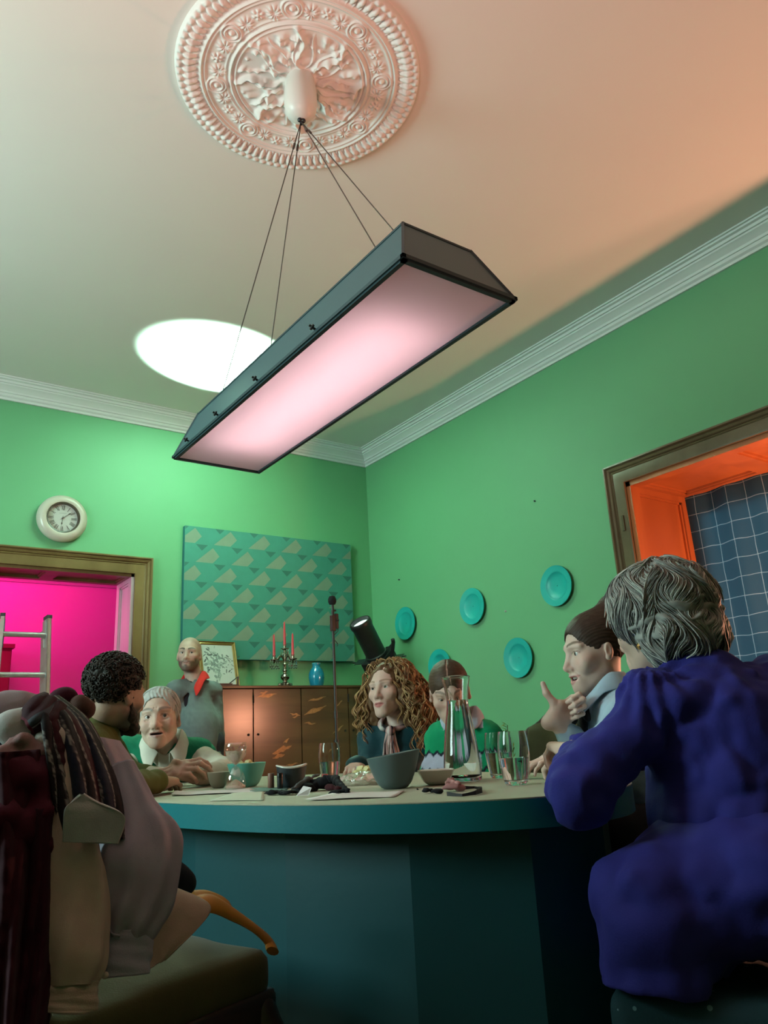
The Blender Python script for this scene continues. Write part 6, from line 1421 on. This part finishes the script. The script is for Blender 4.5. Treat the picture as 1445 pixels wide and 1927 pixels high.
# ================================================================ CHAIRS AND SEATS
velvet = mat('olive_velvet', (.062, .052, .006), .8, var=.25, scale=12, sheen=.12, bump=.1, bscale=300); cwood = wood('dark_walnut', (.022, .011, .007), (.045, .022, .013), .3, 4)
def velvet_chair(loc, rz, label):
    o = empty('velvet_chair', loc, rz, label, 'chair', 'olive velvet chairs'); w_, d, zs = .25, .24, .42     # faces local +x
    S = SDF(); S.box((0, 0, zs + .030), (d, w_, .045), r=.03); S.ell((0, 0, zs + .062), (d * .92, w_ * .92, .045), k=.03); V, F = mesh_sdf(S, (-.3, -.3, zs - .04), (.3, .3, zs + .14), .012); link_mesh('seat_cushion', V, F, velvet, o)
    S = SDF(); S.box((0, 0, zs - .030), (d + .005, w_ + .005, .034), r=.012)
    for y in (-1, 1): S.cap((-.10, y * (w_ - .005), zs - .075), (.10, y * (w_ - .005), zs - .075), .018, k=.05); S.ell((.0, y * (w_ - .004), zs - .085), (.05, .012, .02), k=.02)
    S.cap((d - .005, -.1, zs - .075), (d - .005, .1, zs - .075), .018, k=.05); V, F = mesh_sdf(S, (-.3, -.3, zs - .14), (.3, .3, zs + .03), .010); link_mesh('seat_rail', V, F, cwood, o)
    for y in (-1, 1):
        S = SDF(); x, yy = d - .025, y * (w_ - .025); S.chain([(x, yy, zs - .03), (x + .020, yy + y * .020, zs - .10), (x + .012, yy + y * .012, zs - .20), (x - .012, yy - y * .004, zs - .32), (x + .004, yy + y * .006, .045), (x + .030, yy + y * .016, .022)], [.036, .034, .024, .017, .014, .019], k=.02); V, F = mesh_sdf(S, (x - .08, yy - .08, -.0), (x + .09, yy + .09, zs + .02), .008); link_mesh('leg', V, F, cwood, o)
        b = MB(); b.tube([(-d + .02, y * (w_ - .04), zs), (-d - .01, y * (w_ - .045), zs * .5), (-d - .07, y * (w_ - .05), 0)], [.022, .019, .016], 10); b.build('leg', cwood, o)
    S = SDF(); S.chain([(-d + .01, -.19, zs + .02), (-d - .03, -.205, .72), (-d - .075, -.195, .88), (-d - .085, -.10, .925), (-d - .088, 0, .955), (-d - .085, .10, .925), (-d - .075, .195, .88), (-d - .03, .205, .72), (-d + .01, .19, zs + .02)], [.02, .02, .021, .02, .022, .02, .021, .02, .02], k=.02); V, F = mesh_sdf(S, (-.42, -.28, zs - .03), (-.16, .28, 1.01), .010); link_mesh('back_frame', V, F, cwood, o)
    S = SDF(); S.box((-d - .035, 0, .70), (.030, .195, .21), R=np.array(Matrix.Rotation(R_(-11), 3, 'Y')), r=.028); S.ell((-d - .085, 0, .89), (.028, .13, .065), k=.05); V, F = mesh_sdf(S, (-.44, -.28, .42), (-.16, .28, 1.0), .010); link_mesh('backrest', V, F, velvet, o); return o
ch = velvet_chair((-3.495, -4.045, 0), R_(20), 'olive velvet chair heaped with coats and shirts in the near corner')
c2 = copy_tree(ch); c2.location = at(1000, 1380, 3.2).xy.to_3d() + Vector((-.21, -.04, 0)); c2.rotation_euler = (0, 0, R_(174)); c2['label'] = 'empty olive velvet chair between the green-sweater sitter and the girl'
c3 = copy_tree(ch); c3.location = (PELVIS[5].x + .10, PELVIS[5].y, 0); c3.rotation_euler = (0, 0, R_(176)); c3['label'] = 'olive velvet chair on which the laughing girl sits'
def pouf():
    p = BENCH[0]; o = empty('upholstered_stool', p, label='teal flecked upholstered stool under the purple skirt', cat='stool')
    m = mat('flecked_teal', (.006, .040, .055), .8, var=.2, scale=20, bump=.2, bscale=250); nt = m.node_tree; N = nt.nodes; L = nt.links; vo = N.new('ShaderNodeTexVoronoi'); vo.inputs['Scale'].default_value = 24; tc = N.new('ShaderNodeTexCoord'); L.new(tc.outputs['Object'], vo.inputs['Vector']); lt = N.new('ShaderNodeMath'); lt.operation = 'LESS_THAN'; lt.inputs[1].default_value = .11; L.new(vo.outputs['Distance'], lt.inputs[0]); mx = N.new('ShaderNodeMix'); mx.data_type = 'RGBA'; mx.inputs['A'].default_value = (.006, .040, .055, 1); mx.inputs['B'].default_value = (.12, .22, .26, 1); L.new(lt.outputs[0], mx.inputs['Factor']); L.new(mx.outputs['Result'], N['Principled BSDF'].inputs['Base Color'])
    R3 = Matrix.Rotation(math.atan2(-.90, .44), 3, 'Z'); S = SDF(); S.box((0, 0, .245), (.300, .25, .205), R=np.array(R3), r=.035); V, F = mesh_sdf(S, (-.46, -.46, .02), (.46, .46, .52), .012); link_mesh('cushion', V, F, m, o)
    for a in range(4):
        q = R3 @ Vector((.25 * (1 if a % 2 else -1), .19 * (1 if a > 1 else -1), 0)); b = MB(); b.lathe([(.02, 0), (.026, .06), (0, .065)], 16, c=q); b.build('foot', cwood, o)
pouf()
st0 = None
for nm in ('grey-haired person in the green vest', 'bearded person in the olive jumper', 'curly-haired person', 'person in the green zigzag jumper'):
    key = {'grey-haired': 0, 'bearded': 2, 'curly-haired': 3, 'person': 4, 'girl': 5}[nm.split()[0]]
    pr = PELVIS[key]
    if st0 is None:
        st0 = empty('round_stool', (pr.x, pr.y, 0), label='low round stool under the ' + nm, cat='stool', group='stools round the table'); b = MB(); b.lathe([(0, .34), (.125, .34), (.135, .352), (.135, .37), (.125, .380), (0, .382)], 32); b.build('seat', velvet, st0)
        for a in range(4):
            t_ = math.pi / 4 + a * math.pi / 2; b = MB(); b.tube([(.10 * math.cos(t_), .10 * math.sin(t_), .36), (.15 * math.cos(t_), .15 * math.sin(t_), 0)], [.016, .012], 10); b.build('leg', cwood, st0)
    else: c_ = copy_tree(st0); c_.location = (pr.x, pr.y, 0); c_['label'] = 'low round stool under the ' + nm
def plant():
    p = at(941, 1368, 3.62); o = empty('potted_plant', (p.x, p.y, 0), label='tall yellow-green potted plant whose tip shows above the empty olive chair', cat='plant'); rn = random.Random(2)
    b = MB(); b.lathe([(.09, 0), (.12, .02), (.14, .25), (.15, .26), (.15, .28), (.13, .28), (.12, .24), (0, .23)], 32); b.build('pot', mat('terracotta', (.30, .11, .05), .7), o)
    lf = mat('leaf_yellow_green', (.24, .33, .05), .6, var=.3, scale=15); st_ = mat('stem_green', (.07, .12, .03), .6)
    for k in range(7):
        a = rn.uniform(0, 6.3); lean = rn.uniform(.0, .06); h = p.z + rn.uniform(-.10, .035); b = MB(); f = lambda z: Vector((lean * math.cos(a) * (z / h) ** 2, lean * math.sin(a) * (z / h) ** 2, z)); b.tube([f(.22), f(h * .6), f(h)], [.004, .0035, .002], 6); stem = b.build('stem', st_, o); b = MB()
        for j in range(34):
            z = h - .012 * j * .9; c = f(z); t_ = rn.uniform(0, 6.3); d = Vector((math.cos(t_), math.sin(t_), rn.uniform(.3, .9))).normalized(); l_ = rn.uniform(.025, .045); sd = d.cross(UP).normalized() * .0060; b.add([c, c + d * l_ * .5 + sd, c + d * l_, c + d * l_ * .5 - sd, c + d * l_ * .5 + UP * .002], [(0, 1, 4), (1, 2, 4), (2, 3, 4), (3, 0, 4)])
        b.build('leaves', lf, stem, recalc=False)
plant()

# ================================================================ CLOTHES HEAPED ON THE NEAR CHAIR
def frame_pts(px_): return [at(x, y, d) for x, y, d in px_]
def lerp_pts(P, t):
    k = min(int(t * (len(P) - 1)), len(P) - 2); f = t * (len(P) - 1) - k; p0, p1, p2, p3 = P[max(k - 1, 0)], P[k], P[k + 1], P[min(k + 2, len(P) - 1)]
    return .5 * ((2 * p1) + (p2 - p0) * f + (2 * p0 - 5 * p1 + 4 * p2 - p3) * f * f + (3 * p1 - p0 - 3 * p2 + p3) * f ** 3)
def colored(ob, cols):
    a = ob.data.color_attributes.new('tint', 'FLOAT_COLOR', 'POINT'); a.data.foreach_set('color', [c for q in cols for c in (*q, 1)])
def drape(name, L_, R2, c, m, root, folds=4, amp=.010, nu=40, nv=60, seed=0, th=.003, bulge=.0, cf=None):
    L_, R2 = frame_pts(L_), frame_pts(R2); b = MB(); vs = []; cols = []; O = root.location
    for j in range(nv + 1):
        v = j / nv; a, e = lerp_pts(L_, v), lerp_pts(R2, v); tp, s = view(a)
        for i in range(nu + 1):
            u = i / nu; p = a.lerp(e, u); k = math.sin(u * folds * 6.28 + seed + 1.2 * math.sin(v * 3 + seed)) * .7 + .45 * math.sin(u * folds * 13.1 + v * 4 + seed * 2); p = p + tp * (amp * k * (.35 + .65 * v) + bulge * math.sin(math.pi * u)) ; vs.append(tuple(p - O)); cols.append(cf(u, v) if cf else c)
    A_ = np.array(vs, dtype=F4); nz_ = noise(A_ * np.array([1, 1, .5], dtype=F4), 34, seed) + .5 * (1 - 2 * np.abs(noise(A_, 60, seed + 5))); vs = [tuple(q) for q in (A_ + np.array(tuple(tp), dtype=F4) * (amp * .25 * nz_)[:, None])]
    b.v = vs; b.f = [(j * (nu + 1) + i, j * (nu + 1) + i + 1, (j + 1) * (nu + 1) + i + 1, (j + 1) * (nu + 1) + i) for j in range(nv) for i in range(nu)]; b.mi = [0] * len(b.f)
    o = b.build(name, cloth_m(m), root, ang=0, recalc=False); colored(o, cols); sd = o.modifiers.new('thick', 'SOLIDIFY'); sd.thickness = th; sd.offset = 0; return o
def sleeve(name, pts, wpx, c, m, root, flat=.55, gath=9, gamp=.10, nv=70, nu=64, seed=0, open_end=True):
    P = frame_pts([(x, y, d) for x, y, d in pts]); Wd = [w_ * d / FPX * .5 for w_, (x, y, d) in zip(wpx, pts)]; b = MB(); vs = []; O = root.location
    for j in range(nv + 1):
        v = j / nv; c0 = lerp_pts(P, v); w_ = lerp_pts([Vector((q, 0, 0)) for q in Wd], v).x; tp, s = view(c0); dn = (lerp_pts(P, min(1, v + .01)) - lerp_pts(P, max(0, v - .01))).normalized(); sx = (s - dn * s.dot(dn)).normalized(); ty = dn.cross(sx)
        for i in range(nu):
            a = 2 * math.pi * i / nu; g_ = 1 + gamp * (.3 + .7 * v) * math.sin(a * gath + seed + 1.5 * math.sin(v * 4)) + .05 * math.sin(a * 3 + v * 9 + seed) + .04 * math.sin(v * 23 + 2 * a); vs.append(tuple(c0 + sx * (w_ * math.cos(a) * (1 + (g_ - 1) * .4)) + ty * (w_ * flat * math.sin(a) * g_) - O))
    A_ = np.array(vs); nz_ = noise(A_.astype(F4) * np.array([1, 1, .45], dtype=F4), 26, seed) * 1.1 + .35 * (1 - 2 * np.abs(noise(A_.astype(F4) * np.array([1, 1, .35], dtype=F4), 48, seed + 3))); C_ = np.repeat(A_.reshape(nv + 1, nu, 3).mean(1), nu, 0); D_ = A_ - C_; vs = [tuple(q) for q in (C_ + D_ * (1 + .075 * nz_[:, None]))]
    b.v = vs; b.f = [(j * nu + i, j * nu + (i + 1) % nu, (j + 1) * nu + (i + 1) % nu, (j + 1) * nu + i) for j in range(nv) for i in range(nu)] + [tuple(range(nu))]; b.mi = [0] * len(b.f)
    if not open_end: b.f.append(tuple(reversed(range(nv * nu, nv * nu + nu)))); b.mi.append(0)
    o = b.build(name, cloth_m(m), root, ang=0); colored(o, [c] * len(b.v)); sd = o.modifiers.new('thick', 'SOLIDIFY'); sd.thickness = .003; sd.offset = -1; return o
def heap(name, blobs, c, m, root, wr=.012, f=16, step=.008, k=.03, seed=1):
    S = SDF(); pts = []
    for x, y, d, rx in blobs: p = at(x, y, d); S.sph(p, rx * d / FPX, k=k); pts.append(p)
    for p, q, bl in zip(pts, pts[1:], blobs): S.cap(p, q, bl[3] * bl[2] / FPX * .8, k=k)
    S.post = wrinkle(wr, f, seed); lo, hi = bounds(pts, max(b_[3] * b_[2] / FPX for b_ in blobs) + .04); return build_sdf(name, S, lo, hi, step, cloth_m(m), root, color=solid(c), origin=root.location)
def garb(name, x, y, d, label, cat): p = at(x, y, d); p.z = .45; return empty(name, p, label=label, cat=cat, group=None)
# maroon velvet coat underneath, hanging to the floor side
g_ = garb('velvet_coat', 40, 1500, 1.36, 'dark maroon velvet coat hanging lowest on the clothes chair', 'coat')
drape('coat_body', [(-60, 1420, 1.34), (-50, 1600, 1.30), (-40, 1780, 1.27), (-40, 1990, 1.24)], [(90, 1410, 1.36), (100, 1600, 1.32), (75, 1780, 1.28), (50, 1990, 1.25)], (.032, .003, .009), 'maroon_velvet', g_, folds=2.2, amp=.022, seed=1, bulge=.03)
drape('coat_sleeve', [(48, 1520, 1.31), (30, 1760, 1.28), (22, 1860, 1.26), (10, 1990, 1.24)], [(112, 1520, 1.32), (112, 1760, 1.29), (100, 1860, 1.27), (85, 1990, 1.25)], (.028, .003, .010), 'maroon_velvet', g_, folds=1.6, amp=.012, seed=3, bulge=.02)
heap('coat_shoulder', [(20, 1480, 1.34, 40), (70, 1460, 1.34, 30), (0, 1560, 1.31, 50), (60, 1560, 1.315, 34)], (.055, .005, .016), 'maroon_velvet', g_, wr=.022)
g_ = garb('pink_blouse', 30, 1450, 1.4, 'pale pink crumpled blouse near the top of the clothes heap', 'blouse')
heap('blouse', [(8, 1440, 1.37, 30), (40, 1432, 1.36, 26), (80, 1428, 1.36, 18)], (.30, .17, .17), 'pink_crepe', g_, wr=.020, f=26, step=.006, seed=4); heap('blouse_fold', [(10, 1490, 1.35, 22), (45, 1462, 1.34, 16)], (.26, .15, .17), 'pink_crepe', g_, wr=.014, f=26, step=.006, seed=6)
g_ = garb('lilac_coat', 20, 1350, 1.5, 'pale lilac coat lying across the top of the clothes heap', 'coat')
heap('coat_body', [(-20, 1368, 1.52, 48), (30, 1352, 1.52, 38), (75, 1348, 1.52, 30)], (.30, .24, .27), 'lilac_wool', g_, wr=.012, seed=7); heap('coat_fold', [(-10, 1420, 1.46, 40), (5, 1460, 1.44, 34)], (.05, .05, .075), 'navy_wool', g_, seed=8)
# white shirt: rolled body and long cream sleeve with a cuff
g_ = garb('white_shirt', 60, 1380, 1.42, 'white shirt with a long cream sleeve and buttoned cuff hanging down the clothes chair', 'shirt')
heap('shirt_body', [(22, 1372, 1.42, 24), (48, 1368, 1.41, 27), (85, 1366, 1.42, 22)], (.44, .43, .42), 'white_cotton', g_, wr=.007, step=.006, seed=9); heap('shoulder', [(92, 1392, 1.38, 22), (110, 1398, 1.37, 22)], (.42, .37, .33), 'white_cotton', g_, wr=.008, step=.006, seed=10)
sleeve('sleeve', [(100, 1385, 1.37), (112, 1460, 1.34), (124, 1580, 1.32), (138, 1700, 1.30), (136, 1800, 1.285), (130, 1852, 1.28)], [50, 66, 96, 106, 106, 84], (.43, .35, .29), 'cream_cotton', g_, gath=7, gamp=.12, seed=2); sleeve('cuff', [(129, 1850, 1.28), (126, 1880, 1.277), (122, 1903, 1.275)], [86, 92, 92], (.45, .36, .30), 'cream_cotton', g_, gath=2, gamp=.02, flat=.45, seed=1, nv=14)
b = MB(); q = at(84, 1885, 1.262) - g_.location; b.ball(q, .005, 10, 6); b.build('button', mat('shell_button', (.5, .46, .4), .25), g_)
# lavender shirt: body, full sleeve and cuff
g_ = garb('lavender_shirt', 250, 1600, 1.35, 'lavender shirt with a gathered full sleeve hanging over the chair seat', 'shirt')
drape('shirt_body', [(168, 1385, 1.46), (190, 1450, 1.42), (205, 1520, 1.38), (230, 1600, 1.35)], [(225, 1395, 1.50), (258, 1450, 1.46), (252, 1490, 1.42), (300, 1560, 1.38)], (.30, .25, .30), 'lavender_cotton', g_, folds=1.5, amp=.008, seed=5, bulge=.02)
sleeve('sleeve', [(228, 1440, 1.42), (248, 1520, 1.38), (262, 1600, 1.35), (258, 1680, 1.33), (240, 1740, 1.32), (234, 1755, 1.32)], [46, 80, 134, 128, 104, 84], (.30, .28, .345), 'lavender_cotton', g_, gath=9, gamp=.16, seed=4); sleeve('cuff', [(236, 1750, 1.315), (232, 1790, 1.31), (228, 1836, 1.305)], [88, 90, 92], (.29, .29, .36), 'lavender_cotton', g_, gath=2, gamp=.02, flat=.45, nv=16, seed=3)
b = MB(); q = at(198, 1835, 1.29) - g_.location; b.ball(q, .005, 10, 6); b.build('button', MATS['shell_button'], g_)
# scarf
g_ = garb('knitted_scarf', 140, 1400, 1.4, 'dark maroon and black scarf with pale marled stripes draped over the heap', 'scarf')
def plaid(u, v):
    k = (u * 7.2 + .25 * math.sin(v * 7)) % 1.0; q = int(u * 7.2 + .25 * math.sin(v * 7)); r = random.Random(int(v * 300) * 31 + q * 7 + int(u * 60)).random()
    if k < .22: return (.20, .19, .18) if r > .5 else (.06, .055, .06)
    if q % 3 == 1: return (.030 + .012 * r, .006, .011)
    if q % 3 == 2: return (.009, .013, .022 + .01 * r)
    return (.008, .007, .009)
drape('scarf_fall', [(58, 1322, 1.44), (78, 1348, 1.37), (88, 1420, 1.335), (98, 1500, 1.32), (112, 1560, 1.315)], [(108, 1312, 1.50), (165, 1358, 1.46), (205, 1440, 1.41), (226, 1510, 1.37), (232, 1578, 1.345)], None, 'marl_knit', g_, folds=2.4, amp=.014, nu=90, nv=90, seed=6, th=.008, bulge=.03, cf=plaid)
drape('scarf_roll', [(42, 1352, 1.40), (50, 1332, 1.40), (66, 1316, 1.42), (84, 1309, 1.44)], [(62, 1376, 1.385), (84, 1372, 1.375), (104, 1362, 1.375), (120, 1330, 1.42)], None, 'marl_knit', g_, folds=1.2, amp=.008, nu=60, nv=60, seed=2, th=.012, bulge=.02, cf=lambda u, v: (.10, .010, .022) if v < .12 else ((.05, .06, .075) if .5 < u < .64 else ((.18, .18, .19) if .66 < u < .7 else (.035, .008, .014))))
g_ = garb('grey_collar', 175, 1540, 1.33, 'pale grey stiff collar piece pinned over the scarf end', 'collar')
drape('collar_leaf', [(152, 1495, 1.275), (136, 1508, 1.272), (121, 1526, 1.268), (118, 1584, 1.270)], [(157, 1495, 1.275), (184, 1510, 1.278), (234, 1536, 1.282), (222, 1588, 1.278)], (.33, .36, .36), 'grey_poplin', g_, folds=.7, amp=.003, seed=1, th=.005)
g_ = garb('maroon_hat', 122, 1312, 1.62, 'dark maroon knitted hat on top of the clothes heap', 'hat'); heap('crown', [(112, 1318, 1.62, 15), (126, 1314, 1.62, 15)], (.045, .006, .016), 'maroon_velvet', g_, wr=.006, step=.005); heap('brim', [(148, 1326, 1.60, 12), (160, 1336, 1.6, 11)], (.09, .045, .035), 'maroon_velvet', g_, wr=.004, step=.005)
g_ = garb('beige_jacket', 320, 1750, 1.36, 'beige jacket with a rounded hem lying over the chair seat', 'jacket')
drape('jacket_panel', [(250, 1640, 1.38), (268, 1700, 1.37), (276, 1760, 1.36), (280, 1822, 1.345)], [(330, 1672, 1.46), (394, 1705, 1.45), (368, 1752, 1.41), (312, 1805, 1.365)], (.36, .27, .21), 'beige_wool', g_, folds=.8, amp=.004, seed=2, th=.005)
g_ = garb('dark_bag', 345, 1655, 1.5, 'small black bag tucked behind the lavender sleeve', 'bag'); heap('pouch', [(320, 1640, 1.52, 16), (348, 1660, 1.52, 15)], (.012, .016, .022), 'black_nylon', g_, wr=.004, step=.006)
g_ = garb('mustard_belt', 440, 1730, 1.6, 'mustard leather belt curled along the edge of the olive chair seat', 'belt')
b = MB(); P_ = [at(*q) - g_.location for q in ((352, 1712, 1.56), (395, 1700, 1.58), (440, 1722, 1.62), (480, 1748, 1.66), (505, 1772, 1.69), (513, 1790, 1.68))]; n = 40; pts = [lerp_pts(P_, i / n) for i in range(n + 1)]; b.tube(pts, [.020 * (.8 + .2 * math.sin(i * .2)) for i in range(n + 1)], 10, flat=.45); b.build('strap', mat('mustard_leather', (.42, .17, .012), .5, var=.1), g_)
b = MB(); P_ = [at(*q) - g_.location for q in ((365, 1690, 1.66), (395, 1690, 1.70), (425, 1703, 1.74), (430, 1716, 1.76))]; pts = [lerp_pts(P_, i / 20) for i in range(21)]; b.tube(pts, .018, 10, flat=.45); b.build('strap_end', MATS['mustard_leather'], g_)
